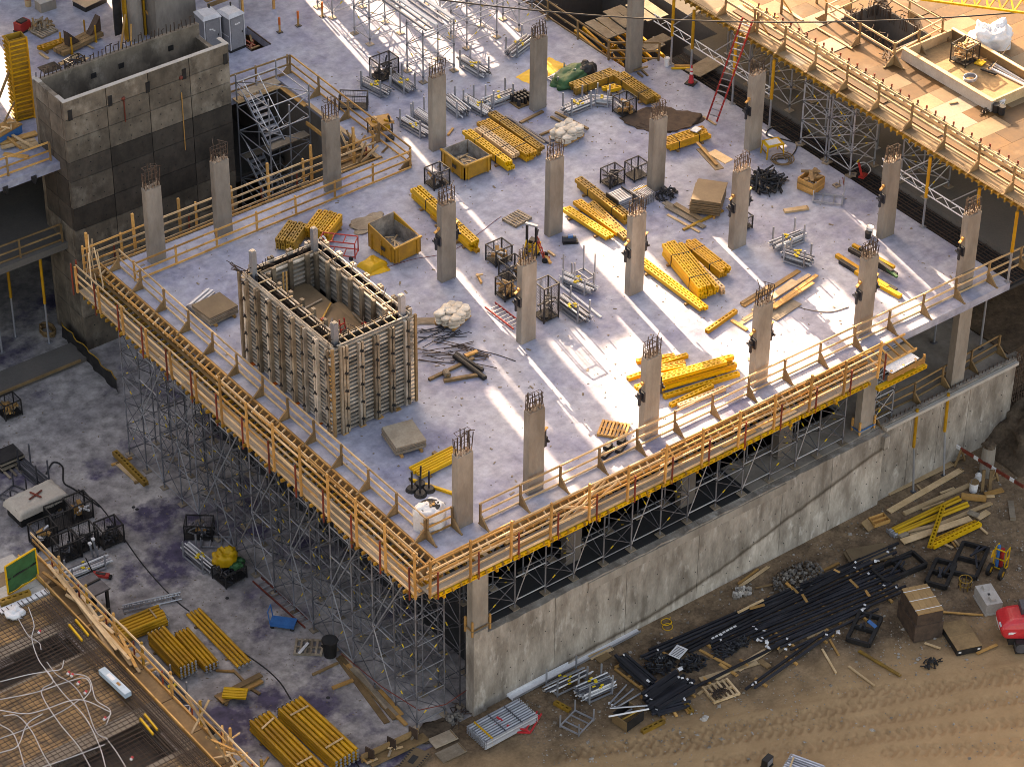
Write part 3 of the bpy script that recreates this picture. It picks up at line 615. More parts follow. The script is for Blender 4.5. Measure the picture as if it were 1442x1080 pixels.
# broken-off end of the front formwork table
t = thing('formwork_table_end', 'open end of the front formwork table with white sheet on top', 'formwork', (12.9, -1.15, -.5))
for k in range(6): bar(t, 'joist', 'wood', (k * .47, .0, .45), (k * .47 + .15, -.85, .12), .08, .09)
bar(t, 'stringer', 'wood', (-.2, -.02, .5), (2.6, -.02, .52), .08, .1); bar(t, 'stringer', 'wood', (-.3, -.85, .08), (2.7, -.8, .08), .08, .12); bar(t, 'deck_sheet', 'wood_pale', (0, -.45, -.02), (2.6, -.45, -.02), .75, .04)
bar(t, 'white_sheet', 'white', (.4, -1.2, .0), (2.3, -1.1, .02), .6, .03); bar(t, 'edge_board', 'wood', (.2, -1.45, -.25), (2.7, -1.4, -.25), .06, .3)
for x in (.5, 1.3, 2.1, 2.7): bar(t, 'post', 'wood', (x, -1.35, -.5), (x, -1.35, .05), .1, .1)
add(t, 'waler', beam_mesh(3.2, 'yellow_bright', .2, .26), Matrix.Translation((1.2, -1.4, -.62)) @ Matrix.Rotation(R(90), 4, 'X'))

# ================================================================== SHORING SCAFFOLDS
ORD = ['first', 'second', 'third', 'fourth', 'fifth', 'sixth', 'seventh', 'eighth', 'ninth', 'tenth']
def scaffold_tower(label, x0, y0, x1, y1, z0, z1, lift=1.9, group='shoring towers', m='steel', r=.042, plate=True, mb='steel', sides='abcd', yel=True):
    t = thing('shoring_tower', label, 'scaffold', ((x0 + x1) / 2, (y0 + y1) / 2, z0), 0, group)
    hx, hy, H = (x1 - x0) / 2, (y1 - y0) / 2, z1 - z0
    cs = [Vector((-hx, -hy, 0)), Vector((hx, -hy, 0)), Vector((hx, hy, 0)), Vector((-hx, hy, 0))]; up = lambda z: Vector((0, 0, z))
    jn, yl = MB(), MB()
    for c in cs:
        rod(t, 'leg', m, c + up(.05), c + up(H), r * 1.15)
        if plate: box(t, 'base_plate', 'wood_grey', c + up(.03), (.38, .38, .05))
    nl = max(1, round((H - .5) / lift)); zz = [.35 + (H - .6) * k / nl for k in range(nl + 1)]
    for k, z in enumerate(zz):
        for i in range(4):
            a, b = cs[i], cs[(i + 1) % 4]; rod(t, 'ledger', m, a + up(z), b + up(z), r * .8); jn.rod(a + up(z - .07), a + up(z + .07), r * 1.7)
            if 'abcd'[i] in sides and k < nl:
                if (k + i) % 2: a, b = b, a
                rod(t, 'brace', mb, a + up(z + .08), b + up(zz[k + 1] - .08), r * .62)
                if i in (0, 3) or k % 2:
                    rod(t, 'brace', mb, b + up(z + .08), a + up(zz[k + 1] - .08), r * .62)
                if yel:
                    q = a + up(z + .08) + (b + up(zz[k + 1] - .08) - a - up(z + .08)) * (.3 + .4 * ((k * 7 + i * 3) % 5) / 4); dd = (b - a + up(zz[k + 1] - z)).normalized() * .09
                    yl.rod(q - dd, q + dd, r * .9)
    jn.part(t, 'couplers', 'steel_dark', kind='stuff')
    if yel: yl.part(t, 'yellow_tags', 'bead', kind='stuff')
    return t
ROWN = ['outer row', 'middle row', 'inner row']
for j in range(2):
    for i in range(8):
        y0 = .8 + i * 3.42; x0 = -12.5 + j * 2.5
        scaffold_tower('%s grey shoring tower from the near corner, %s under the left deck edge' % (ORD[i], ROWN[j]), x0, y0, x0 + 1.6, y0 + 1.72, GROUND + .035, -1.55, 1.75, 'shoring towers under the left edge', 'steel_dark' if j else 'steel_mid', .033, True, 'steel_dark', 'abcd' if j == 0 else 'd')  # inner row in darker steel: shade of the depth put into the colour
        if i < 7:
            t = thing('scaffold_link', 'tubes linking the %s and %s shoring towers from the near corner, %s' % (ORD[i], ORD[i + 1], ROWN[j]), 'scaffold tube', (x0, y0 + 1.72, GROUND), 0, 'links between left shoring towers')
            for z in (.5, 2.4, 4.2, 6.0, 7.8, 9.6): rod(t, 'ledger', 'steel', (0, 0, z), (0, 1.7, z), .034)
            if j == 0:
                rod(t, 'brace', 'steel', (-.05, 0, .5), (-.05, 1.7, 4.2), .03); rod(t, 'brace', 'steel', (-.05, 1.7, 4.2), (-.05, 0, 7.8), .03); rod(t, 'brace', 'steel', (-.05, 0, 7.8), (-.05, 1.7, 10.3), .03); rod(t, 'brace', 'steel', (-.06, -1.7, 9.9), (-.06, 3.4, .6), .036)
FX = [-8.7, -5.2, -1.7, 1.8, 5.3, 8.8, 12.0]
for i, x in enumerate(FX):
    scaffold_tower('%s steel shoring tower from the corner column, standing on the basement wall' % ORD[i], x, .55, x + 1.7, 2.25, MID + .02, -1.15, 1.25, 'shoring towers on the basement wall', 'steel_mid', .036, True, 'steel_dark', 'abd')
    if i < 6:
        t = thing('scaffold_link', 'tubes linking the %s and %s towers on the basement wall' % (ORD[i], ORD[i + 1]), 'scaffold tube', (x + 1.7, .55, MID), 0, 'links between wall shoring towers')
        for z in (.5, 1.9, 3.4, 4.9): rod(t, 'ledger', 'steel', (0, 0, z), (FX[i + 1] - x - 1.7, 0, z), .034)
        rod(t, 'brace', 'steel', (0, -.05, .4), (FX[i + 1] - x - 1.7, -.05, 4.9), .03)
scaffold_tower('short steel shoring tower by the broken formwork end on the lower floor', 15.9, .7, 17.2, 1.6, MID, -2.2, 1.5, 'shoring towers on the basement wall', 'steel', .042)
for i, (x, y, h) in enumerate(((17.6, 6.0, 6.3), (19.6, 3.4, 6.3), (23.4, 4.0, 6.3), (25.0, 2.2, 6.3))): 
    t = thing('shoring_prop', 'single steel prop on the lower floor, %s from the broken formwork' % ORD[i], 'prop', (x, y, MID), 0, 'props on the lower floor'); rod(t, 'inner_tube', 'steel', (0, 0, .03), (0, 0, h * .5), .06, 8); rod(t, 'outer_tube', 'yellow' if i > 1 else 'steel', (0, 0, h * .5), (0, 0, h + .2), .08, 8); box(t, 'foot_plate', 'steel_dark', (0, 0, .02), (.3, .3, .03))

# ================================================================== UPPER PLYWOOD DECK ON THE RIGHT
HOLE = (27.5, 13.2, 30.5, 17.4)
ud = struct('upper_deck', slab_mesh('upper_deck', 'ply', [(22.8, -3.0, 50, 26.0), (24.4, 26.0, 50, 40)], [HOLE], UPPER - .10, UPPER - .03))
y = -2.9; row = 0
while y < 29:
    x = 22.80 - (row % 2) * 1.2
    while x < 46:
        x0, x1, y0, y1 = max(x, 22.8), x + 2.4, y, y + 1.2
        if x1 > 22.9 and not (x1 > HOLE[0] and x0 < HOLE[2] and y1 > HOLE[1] and y0 < HOLE[3]) and not (y1 > 26 and x0 < 24.4) and (x0 - 22) * .63 + (y0) < 34:
            rr = rng.random(); m = 'ply' if rr < .74 else ('ply_pale' if rr < .93 else 'ply_grey')
            if x0 < 24.9 and row % 1 == 0 and rr < .55: m = 'ply_pale'
            box(ud, 'plywood_sheet', m, ((x0 + x1) / 2, (y0 + y1) / 2, UPPER - .018 + rng.uniform(0, .006)), (x1 - x0 - .012, 1.188, .022))
        x += 2.4
    y += 1.2; row += 1
uf = thing('upper_deck_shoring', 'yellow joist ends and edge boards under the plywood deck', 'formwork', (22.8, -3, UPPER - .1))
for k in range(64):
    y = .15 + k * .45
    bar(uf, 'joist', 'yellow_old', (-.12 + rng.uniform(-.06, .04), y, -.14), (2.4, y, -.14), .09, .2); rod(uf, 'joist_clamp', 'yellow_old', (-.14, y, -.27), (-.14, y, -.06), .05, 6)
for k in range(12): bar(uf, 'edge_board', 'wood_pale', (.02, k * 2.4 + .02, .02), (.02, k * 2.4 + 2.38, .02), .10, .10); bar(uf, 'stringer', 'yellow_old', (.35, k * 2.4 + .02, -.38), (.35, k * 2.4 + 2.38, -.38), .14, .24)
for k in range(12): bar(uf, 'stringer', 'yellow_old', (2.6, k * 2.4 + .02, -.38), (2.6, k * 2.4 + 2.38, -.38), .14, .24)
FEET = [25.2, 23.5, 20.0, 16.95, 5.1, 1.6, -1.0]
for i, y in enumerate(FEET + [24.2, 12.0]):
    inner = i >= len(FEET); x = 22.72 if not inner else 26.0
    t = thing('deck_prop', 'yellow and grey telescopic prop under the plywood deck edge, %s from the back' % ORD[i] if not inner else '%s yellow and grey prop of the inner line under the plywood deck' % ORD[i - len(FEET)], 'prop', (x, y, 0 if not inner else 0), 0, 'props under the plywood deck')
    rod(t, 'inner_tube', 'steel', (0, 0, .0), (0, 0, 1.9), .06, 8); rod(t, 'outer_tube', 'yellow', (0, 0, 1.8), (0, 0, 4.2), .088, 8); box(t, 'foot_plate', 'steel', (0, 0, .02), (.28, .28, .03))
for i, (y0, y1) in enumerate(((10.85, 12.55), (12.75, 14.7), (7.0, 8.9), (21.0, 22.6), (17.6, 19.3))):
    scaffold_tower('%s steel shoring frame under the plywood deck edge' % ['tall braced', 'second braced', 'shaded', 'rear', 'middle'][i], 22.95 if i < 2 else 24.75, y0, 24.7 if i < 2 else 26.4, y1, 0, 4.1, 1.3, 'shoring frames under the plywood deck')
for i, y in enumerate((1.8, 5.2, 17.1, 20.1, 23.6)):                # lattice ledgers between the props
    t = thing('lattice_ledger', 'white lattice girder between props under the plywood deck, %s from the front' % ORD[i], 'girder', (22.72, y, 2.0), 0, 'lattice girders under the plywood deck')
    L = 3.2
    for z in (0, .45): rod(t, 'chord', 'white', (0, 0, z), (0, L, z), .035)
    for k in range(6): rod(t, 'lacing', 'white', (0, L * k / 6, 0 if k % 2 else .45), (0, L * (k + 1) / 6, .45 if k % 2 else 0), .022)
    rod(t, 'diagonal', 'steel', (0, 0, 2.0), (0, 1.6, .45), .035); rod(t, 'diagonal', 'steel', (.02, 0, 1.6), (2.6, .9, 1.9), .03)
ps = MB()
for k in range(88): ps.rod((22.85, -.9 + k * .3, -.30 + rng.uniform(-.03, .05)), (24.5, -.9 + k * .3 + rng.uniform(-.2, .2), -.30 + rng.uniform(-.03, .1)), .022)
for k in range(7): ps.rod((22.95 + k * .24, -.9, -.25), (22.95 + k * .24 + rng.uniform(-.1, .1), 26.0, -.22), .025)
o = bpy.data.objects.new('rebar_mat', ps.me('rebar_mat', 'rebar')); COL.objects.link(o); tag(o, 'dark rebar mat in the open pour strip beside the plywood deck', 'rebar mat')
# rails on the plywood deck
guard_rail('timber guard rail with tall triangular stays along the plywood deck edge', [(23.28, -2.4, UPPER), (23.25, 21.6, UPPER)], h=1.42, rails=(1.30, .72, .12), out=-1, m='wood_pale', pm='wood_brown', sp=2.38, rh=.13)
t = thing('form_rail', 'long pale boards with rows of dark clips lying behind the plywood deck rail', 'formwork', (24.7, -2.4, UPPER))
for k in range(6):
    for dx in (-.16, .16): bar(t, 'board', 'wood_pale', (dx, k * 4, .10), (dx + rng.uniform(-.02, .02), k * 4 + 3.98, .10), .08, .2)
    bar(t, 'plank', 'ply', (-.75, k * 4 + .1, .03), (-.75, k * 4 + 3.9, .03), .5, .05)
for k in range(36): box(t, 'clip', 'waler', (0, .4 + k * .65, .25), (.42, .07, .12)); box(t, 'clip_pin', 'rust_red', (.2, .4 + k * .65, .36), (.07, .07, .2))
guard_rail('timber guard rail all round the square opening in the plywood deck', [(26.9, 12.3, UPPER), (26.9, 17.6, UPPER), (30.8, 17.8, UPPER), (30.8, 12.7, UPPER), (26.9, 12.3, UPPER)], h=1.25, rails=(1.15, .6), out=-1, m='wood_pale', pm='wood_brown', sp=2.6)
t = thing('shaft_formwork', 'dark square shaft formwork with bent rebar inside the plywood deck opening', 'formwork', (29, 15.3, UPPER - 3))
for (c, s) in (((-1.45, 0, 1.5), (.1, 4.2, 3.2)), ((1.45, 0, 1.5), (.1, 4.2, 3.2)), ((0, 2.05, 1.5), (2.8, .1, 3.2)), ((0, -2.05, 1.5), (2.8, .1, 3.2))): box(t, 'shaft_wall', 'conc_dark', c, s)
b = MB()
for k in range(70):
    s = rng.choice(((-1.25, None), (1.25, None), (None, 1.85), (None, -1.85))); x = s[0] if s[0] else rng.uniform(-1.2, 1.2); y = s[1] if s[1] else rng.uniform(-1.8, 1.8)
    b.path([(x, y, 2.6), (x, y, 3.3 + rng.uniform(0, .25)), (x + rng.uniform(-.5, .5), y + rng.uniform(-.5, .5), 3.4 + rng.uniform(-.1, .3))], .024)
b.part(t, 'rebar', 'rebar', kind='stuff')
t = thing('upstand_tray', 'shallow walled plywood tray with concrete upstands on the upper deck', 'formwork', (27.6, 5.95, UPPER))
for nm, m, c, s in (('upstand', 'conc_block', (.1, 3.2, .3), (.2, 6.6, .62)), ('upstand', 'wood_pale', (2.6, 0, .3), (4.8, .12, .6)), ('upstand', 'wood_pale', (1.9, 6.4, .3), (3.4, .12, .6)), ('upstand', 'wood_brown', (3.6, 3.4, .3), (.12, 6.0, .6)), ('top_rail', 'wood_pale', (.1, 3.2, .64), (.26, 6.7, .05)), ('top_rail', 'wood_pale', (3.6, 3.4, .64), (.2, 6.1, .05)), ('tray_floor', 'wood_brown', (1.9, 3.2, .03), (3.3, 6.2, .03))): box(t, nm, m, c, s)
# walls around the new-wall end: standing rebar mat and earth bank
b = MB()
for k in range(22): b.rod((k * .16, 0, 0), (k * .16 + rng.uniform(-.05, .05), rng.uniform(-.08, .08), 5.2 + rng.uniform(0, .5)), .022)
for k in range(18): b.rod((-.1, .03, .2 + k * .3), (3.6, .03, .2 + k * .3), .02)
o = bpy.data.objects.new('rebar_mesh', b.me('rebar_mesh', 'rebar')); COL.objects.link(o); o.location = (25.75, .3, GROUND); tag(o, 'upright dark rebar mesh at the unfinished end of the new wall', 'rebar mesh')
struct('dark_cut', slab_mesh('dark_cut', 'soil', [(25.75, .9, 40, 26.0)], [], GROUND, -6.9))
v, f = heap(3.4, 3.0, 2.3, 5, 30, .3); struct('earth_bank', new_mesh('earth_bank', v, f, 'soil', True), (27.3, -.9, GROUND - .1))
t = thing('concrete_pile', 'short round concrete pile head sticking out of the earth bank', 'pile', at(1388, 668, GROUND)); v, f = cyl(14, .38, .34); add(t, 'shaft', new_mesh('shaft', [(a, b_, c * 1.9) for a, b_, c in v], f, 'conc')); add(t, 'broken_top', new_mesh('broken_top', *heap(.33, .33, .12, 3, 6, .6), 'soil'), Matrix.Translation((0, 0, 1.9)))
# ================================================================== BUILDERS FOR THE LOOSE THINGS
def ctr(x0, y0, x1, y1, h=0.0, z=0.0):
    p = at((x0 + x1) / 2, (y0 + y1) / 2, z + h / 2); p.z = z; return p
def J(a): return rng.uniform(-a, a)
def beam_bundle(label, a, b, nw, nh, z=0.0, m='yellow', bw=.22, bh=.21, jit=.16, name='beam_bundle', bearers=True, drop=0, group='bundles of yellow formwork beams', cat='beams'):
    c, rz, L = frame(a, b, z + nh * bh / 2); c.z = z; t = thing(name, label, cat, c, rz, group)
    z0 = .12 if bearers else 0.0; me = beam_mesh(L, m, bw, bh); k = 0
    if bearers:
        for s in (-.3, .3): bar(t, 'bearer', 'wood_brown', (L * s, -nw * bw / 2 - .2, .06), (L * s, nw * bw / 2 + .2, .06), .12, .12)
    for j in range(nh):
        for i in range(nw):
            k += 1
            if j == nh - 1 and i >= nw - drop: continue
            add(t, 'beam', me, Matrix.Translation((J(jit), (i - (nw - 1) / 2) * (bw + .05) + J(.012), z0 + bh / 2 + j * (bh + .004))) @ Matrix.Rotation(J(.012), 4, 'Z'))
    if nh > 1 and L > 2.5:
        for s in (-.25, .25): box(t, 'strap', 'black', (L * s, 0, z0 + nh * bh / 2), (.03, nw * (bw + .05), nh * (bh + .004) + .03))
    return t
def tube_bundle(label, a, b, nw, nh, z=0.0, r=.085, m='yellow', group='bundles of yellow tubes', caps='steel', timber=2, name='tube_bundle', cat='tubes'):
    c, rz, L = frame(a, b, z + nh * r); c.z = z; t = thing(name, label, cat, c, rz, group)
    for s in (-.3, .3): bar(t, 'bearer', 'wood_brown', (L * s, -nw * r - .15, .05), (L * s, nw * r + .15, .05), .1, .1)
    for j in range(nh):
        for i in range(nw):
            y = (i - (nw - 1) / 2) * 2 * r * (1.5 if m == 'tube_silver' else 1.28); zz = .1 + r + j * 2 * r; dx = J(.05)
            rod(t, 'tube', m, (-L / 2 + dx, y, zz), (L / 2 + dx, y, zz), r, 8)
    if caps:
        cp = MB()
        for j in range(nh):
            for i in range(nw):
                y = (i - (nw - 1) / 2) * 2 * r * (1.5 if m == 'tube_silver' else 1.28); zz = .1 + r + j * 2 * r
                for s in (-1, 1): cp.rod((s * (L / 2 + .06) - .02, y, zz), (s * (L / 2 + .06) + .02, y, zz), r * .8, 6)
        cp.part(t, 'end_plates', caps, kind='stuff')
    if timber:
        for k in range(timber): s = (-.32, .3)[k]; bar(t, 'top_timber', 'wood_pale', (L * s, -nw * r * .9, .1 + nh * 2 * r + .03), (L * s + J(.3), nw * r * .9, .1 + nh * 2 * r + .03), .08, .05)
    return t
def pipe_rack(label, a, b, z=0.0, wd=.75, h=.62, n=(7, 3), pr=.045, frame_m='steel', pipe_m='steel', yel=True, over=.15, group='racks of steel props', fill=1.0, posts=.5):
    """a stacking frame with four corner posts, filled with steel props"""
    c, rz, L = frame(a, b, z + h / 2); c.z = z; t = thing('prop_rack', label, 'rack', c, rz, group); hx, hy = L / 2 * .72, wd / 2
    for x in (-hx, hx):
        for y in (-hy, hy): box(t, 'post', frame_m, (x, y, (h + posts) / 2), (.07, .07, h + posts))
        box(t, 'cross_rail', frame_m, (x, 0, .10), (.08, wd, .08))
    for y in (-hy, hy): box(t, 'base_rail', frame_m, (0, y, .10), (2 * hx, .06, .08))
    k = 0
    for j in range(n[1]):
        for i in range(n[0]):
            if rng.random() > fill: continue
            y = -hy + .09 + (wd - .18) * (i + .5 * (j % 2) * .6) / max(1, n[0] - .5); dx = J(over); zz = .18 + pr + j * pr * 2.05
            rod(t, 'prop', rng.choice([pipe_m, pipe_m, 'white', 'steel_dark']) if pipe_m == 'steel' else pipe_m, (-L / 2 + dx, y, zz + J(.03)), (L / 2 + dx, y + J(.05), zz + J(.03)), pr * .85, 6); k += 1
    if yel:
        b_ = MB()
        for i in range(n[0]):
            if rng.random() < .75: b_.box((J(.22), -hy + .09 + (wd - .18) * i / max(1, n[0] - 1), .19 + n[1] * pr * 2.05 + .01), (.16, .07, .05), J(.3))
        b_.part(t, 'yellow_nuts', 'bead', kind='stuff')
    return t
def empty_rack(label, c, rz, L=1.4, wd=.9, h=.8, z=0.0, m='steel', group='empty stacking frames'):
    c = Vector(c); c.z = z; t = thing('stacking_rack', label, 'rack', c, rz, group)
    for x in (-L / 2, L / 2):
        for y in (-wd / 2, wd / 2): box(t, 'post', m, (x, y, h / 2), (.06, .06, h))
        box(t, 'cross_rail', m, (x, 0, .1), (.07, wd, .07))
    for y in (-wd / 2, wd / 2): box(t, 'base_rail', m, (0, y, .1), (L, .06, .07))
    for x in (-L / 5, L / 5): box(t, 'slat', m, (x, 0, .1), (.06, wd, .05))
    return t
CAGEM = {}
def mesh_sides(sx, sy, h, pitch=.09, r=.006):
    k = (round(sx, 2), round(sy, 2), round(h, 2))
    if k not in CAGEM:
        b = MB()
        for y in (-sy / 2, sy / 2):
            n = int(sx / pitch)
            for i in range(1, n): x = -sx / 2 + sx * i / n; b.box((x, y, h / 2), (r, r, h))
            n = int(h / pitch)
            for i in range(1, n): b.box((0, y, h * i / n), (sx, r, r))
        for x in (-sx / 2, sx / 2):
            n = int(sy / pitch)
            for i in range(1, n): y = -sy / 2 + sy * i / n; b.box((x, y, h / 2), (r, r, h))
            n = int(h / pitch)
            for i in range(1, n): b.box((x, 0, h * i / n), (r, sy, r))
        CAGEM[k] = b.me('wire_mesh', 'black')
    return CAGEM[k]
def mesh_cage(label, c, rz=0.0, sx=1.05, sy=.85, h=.85, z=0.0, fill='scrap', group='black wire mesh cages', fr=.028):
    c = Vector(c); c.z = z; t = thing('mesh_cage', label, 'cage', c, rz, group); z0 = .12
    for x in (-1, 1):
        for y in (-1, 1): box(t, 'post', 'black', (x * sx / 2, y * sy / 2, (h + z0) / 2), (fr * 2, fr * 2, h + z0))
        for zz in (z0, z0 + h - .02): box(t, 'rail', 'black', (x * sx / 2, 0, zz), (fr * 1.7, sy, fr * 1.7))
    for y in (-1, 1):
        for zz in (z0, z0 + h - .02): box(t, 'rail', 'black', (0, y * sy / 2, zz), (sx, fr * 1.7, fr * 1.7))
        box(t, 'middle_bar', 'black', (0, y * sy / 2, z0 + h / 2), (fr * 1.2, fr * 1.2, h))
    box(t, 'floor_plate', 'black', (0, 0, z0), (sx - .02, sy - .02, .03))
    add(t, 'wire_mesh', mesh_sides(sx, sy, h), Matrix.Translation((0, 0, z0)), kind='stuff')
    r = random.Random(len(label) * 7 + int(c.x * 10))
    def stick(m, n, rad, lmax, name):
        for i in range(n):
            p = Vector((r.uniform(-.3, .3) * sx, r.uniform(-.3, .3) * sy, z0 + .06 + r.random() * h * .55)); d = Vector((r.uniform(-1, 1), r.uniform(-1, 1), r.uniform(-.3, .3))).normalized() * lmax * r.uniform(.5, 1) / 2
            bar(t, name, m, p - d, p + d, rad * 2, rad * 1.5)
    if fill == 'scrap': stick('steel_dark', 14, .03, .7, 'scrap_piece'); stick('steel', 6, .03, .6, 'scrap_piece'); stick('wood', 3, .05, .6, 'timber_offcut')
    elif fill == 'wood': stick('wood', 12, .05, .8, 'timber_offcut'); stick('wood_pale', 6, .05, .8, 'timber_offcut'); stick('wood_brown', 5, .06, .7, 'timber_offcut')
    elif fill == 'dark': stick('black_blue', 12, .04, .7, 'fitting'); stick('steel_dark', 8, .03, .6, 'fitting')
    elif fill == 'card': stick('wood', 5, .10, .6, 'timber_offcut'); stick('white', 4, .05, .7, 'offcut'); stick('steel_dark', 6, .03, .6, 'fitting')
    return t
def pallet(label, c, rz, z=0.0, sx=1.2, sy=1.0, m='wood_grey', n=7, group='timber pallets', tilt=0.0):
    c = Vector(c); c.z = z; t = thing('pallet', label, 'pallet', c, rz, group)
    for y in (-sy / 2 + .05, 0, sy / 2 - .05): box(t, 'bearer', m, (0, y, .07), (sx, .09, .10))
    for i in range(n): box(t, 'slat', m, (-sx / 2 + .06 + (sx - .12) * i / (n - 1), J(.01), .135), (.105, sy, .025), J(.015))
    for i in range(3): box(t, 'bottom_slat', m, (-sx / 2 + .06 + (sx - .12) * i / 2, 0, .012), (.10, sy, .022))
    return t
def sheet_stack(label, c, rz, sx, sy, n, z=0.0, m='ply_pale', th=.04, top=None, jit=.03, group='stacks of plywood sheets', name='plywood_stack'):
    c = Vector(c); c.z = z; t = thing(name, label, 'plywood', c, rz, group)
    for s in (-.33, .33): box(t, 'bearer', 'wood', (s * sx, 0, .06), (.12, sy + .25, .12))
    for i in range(n): box(t, 'sheet', m if (i < n - 1 or not top) else top, (J(jit), J(jit), .12 + th * (i + .5)), (sx, sy, th - .004), J(jit * .6))
    return t
def plank(label, a, b, z=0.0, wd=.22, h=.05, m='wood_pale', lift=0.0, group='loose planks', cat='plank', name='plank'):
    c, rz, L = frame(a, b, z); t = thing(name, label, cat, c, rz, group)
    box(t, 'board', m, (0, 0, h / 2 + lift + .004), (L, wd, h)); 
    if wd > .14: box(t, 'end_nail_strip', 'wood_brown', (L / 2 - .06, 0, h + lift + .012), (.05, wd * .9, .014))
    return t
def plank_pile(label, planks, z=0.0, group='piles of loose timber', cat='timber', name='timber_pile'):
    """planks: (a, b, width, thickness, material, lift)"""
    o = at(*planks[0][0], z); t = thing(name, label, cat, o, 0, group)
    for a, b, wd, h, m, lift in planks:
        A, B = at(*a, z) - o, at(*b, z) - o; A.z = B.z = lift + h / 2 + .006; B.z += J(.02)
        bar(t, 'plank', m, A, B, wd, h)
    return t
def ladder(label, A, B, wd=.42, m='red', rung='steel', n=None, group='ladders', up=Vector((0, 0, 1))):
    A, B = Vector(A), Vector(B); t = thing('ladder', label, 'ladder', A, 0, group); d = B - A; L = d.length; n = n or int(L / .32)
    s = d.cross(up).normalized() * wd / 2
    for k in (-1, 1): bar(t, 'rail', m, s * k, d + s * k, .05, .09)
    for i in range(1, n): p = d * (i / n); bar(t, 'rung', rung, p - s, p + s, .06, .04)
    return t
def skip(label, c, rz, sx, sy, h, z=0.0, back=0.0):
    c = Vector(c); c.z = z; t = thing('skip', label, 'skip', c, rz, 'yellow rubble skips'); tt = .06
    def wall(nm, m, p, top, ins): 
        v = [(*q, 0.14) for q in p] + [(q[0], q[1], u) for q, u in zip(p, top)]
        k = len(p); v += [(q[0] + ins[0], q[1] + ins[1], 0.14) for q in p] + [(q[0] + ins[0], q[1] + ins[1], u) for q, u in zip(p, top)]
        f = []
        f.append((0, 1, 3, 2)); f.append((4, 6, 7, 5)); f.append((2, 3, 7, 6)); f.append((0, 2, 6, 4)); f.append((1, 5, 7, 3)); f.append((0, 4, 5, 1))
        return add(t, nm, new_mesh(nm, v, f, m))
    hx, hy = sx / 2, sy / 2
    wall('side_wall', 'skip', [(-hx, -hy), (-hx, hy)], [h, h + back], (tt, 0)); wall('side_wall', 'skip', [(hx, -hy), (hx, hy)], [h, h + back], (-tt, 0))
    wall('end_wall', 'skip', [(-hx, -hy), (hx, -hy)], [h, h], (0, tt)); wall('end_wall', 'skip', [(-hx, hy), (hx, hy)], [h + back, h + back], (0, -tt))
    box(t, 'lining', 'skip_inside', (-hx + tt + .02, 0, h / 2 + .1), (.02, sy - .2, h - .1)); box(t, 'lining', 'skip_inside', (hx - tt - .02, 0, h / 2 + .1), (.02, sy - .2, h - .1)); box(t, 'lining', 'skip_inside', (0, hy - tt - .02, h / 2 + .1 + back / 2), (sx - .2, .02, h - .1 + back)); box(t, 'lining', 'skip_inside', (0, -hy + tt + .02, h / 2 + .1), (sx - .2, .02, h - .1))
    box(t, 'floor_plate', 'skip_inside', (0, 0, .2), (sx - .1, sy - .1, .06))
    for y in (-.36, 0, .36): box(t, 'rib', 'skip', (-hx - .03, y * sy, h * .55), (.07, .08, h * .85)); box(t, 'rib', 'skip', (hx + .03, y * sy, h * .55), (.07, .08, h * .85))
    for x in (-.36, .36): box(t, 'rib', 'skip', (x * sx, -hy - .03, h * .55), (.08, .07, h * .85))
    box(t, 'rim', 'skip', (-hx, 0, h + .0), (.12, sy + .1, .09)) if not back else None
    box(t, 'rim', 'skip', (0, -hy, h), (sx + .1, .12, .09))
    for y in (-.3, .3): box(t, 'runner', 'skip', (0, y * sy, .07), (sx * .9, .12, .14))
    v, f = heap(hx * .8, hy * .8, .26, 4, 10, .5); add(t, 'rubble', new_mesh('rubble', v, f, 'skip_inside', True), Matrix.Translation((0, 0, .22)))
    for k in range(9): bar(t, 'timber_offcut', 'wood_pale', (J(hx * .6), J(hy * .6), .42 + k * .012), (J(hx * .7), J(hy * .7), .48 + k * .012), .08, .05)
    box(t, 'number_plate', 'black', (-hx - .075, -.1 * sy, h * .62), (.012, .34, .2))
    return t
def bucket(label, c, z=0.0, r=.17, h=.38, m='white', m2=None, group='buckets'):
    c = Vector(c); c.z = z; t = thing('bucket', label, 'bucket', c, 0, group); v, f = cyl(14, r * .85, r)
    me = new_mesh('pail', [(x, y, q * h) for x, y, q in v], f, m); add(t, 'pail', me)
    v, f = cyl(14, r * 1.06, r * 1.06); add(t, 'rim', new_mesh('rim', [(x, y, q * .04) for x, y, q in v], f, m2 or m), Matrix.Translation((0, 0, h - .03)))
    add(t, 'handle', new_mesh('handle', *tube_path([(r, 0, h), (r * .7, .05, h + .12), (0, .08, h + .17), (-r * .7, .05, h + .12), (-r, 0, h)], .012, 5), 'steel_dark'))
    return t
def drape(label, c, rz, sx, sy, h, m, z=0.0, seed=1, name='tarpaulin', cat='tarpaulin', n=22, amp=.05, group=None, lumps=1.0):
    """a sheet of cloth thrown over something: flat top, sagging sides, folds"""
    c = Vector(c); c.z = z; t = thing(name, label, cat, c, rz, group); v, f = [], []
    for j in range(n + 1):
        for i in range(n + 1):
            x, y = (i / n - .5) * sx, (j / n - .5) * sy; e = min(i, n - i, j, n - j) / (n * .16); k = min(1, e)
            zz = h * (k ** .6) + amp * lumps * (noise.noise(Vector((x * 2.2, y * 2.2, seed))) + .5 * noise.noise(Vector((x * 6, y * 6, seed)))) * (.4 + .6 * k)
            q = 1 + .06 * noise.noise(Vector((x * 3, y * 3, seed + 9))); v.append((x * q, y * q, max(.012, zz)))
    for j in range(n):
        for i in range(n): a = j * (n + 1) + i; f.append((a, a + 1, a + n + 2, a + n + 1))
    add(t, 'cloth', new_mesh('cloth', v, f, m, True)); return t
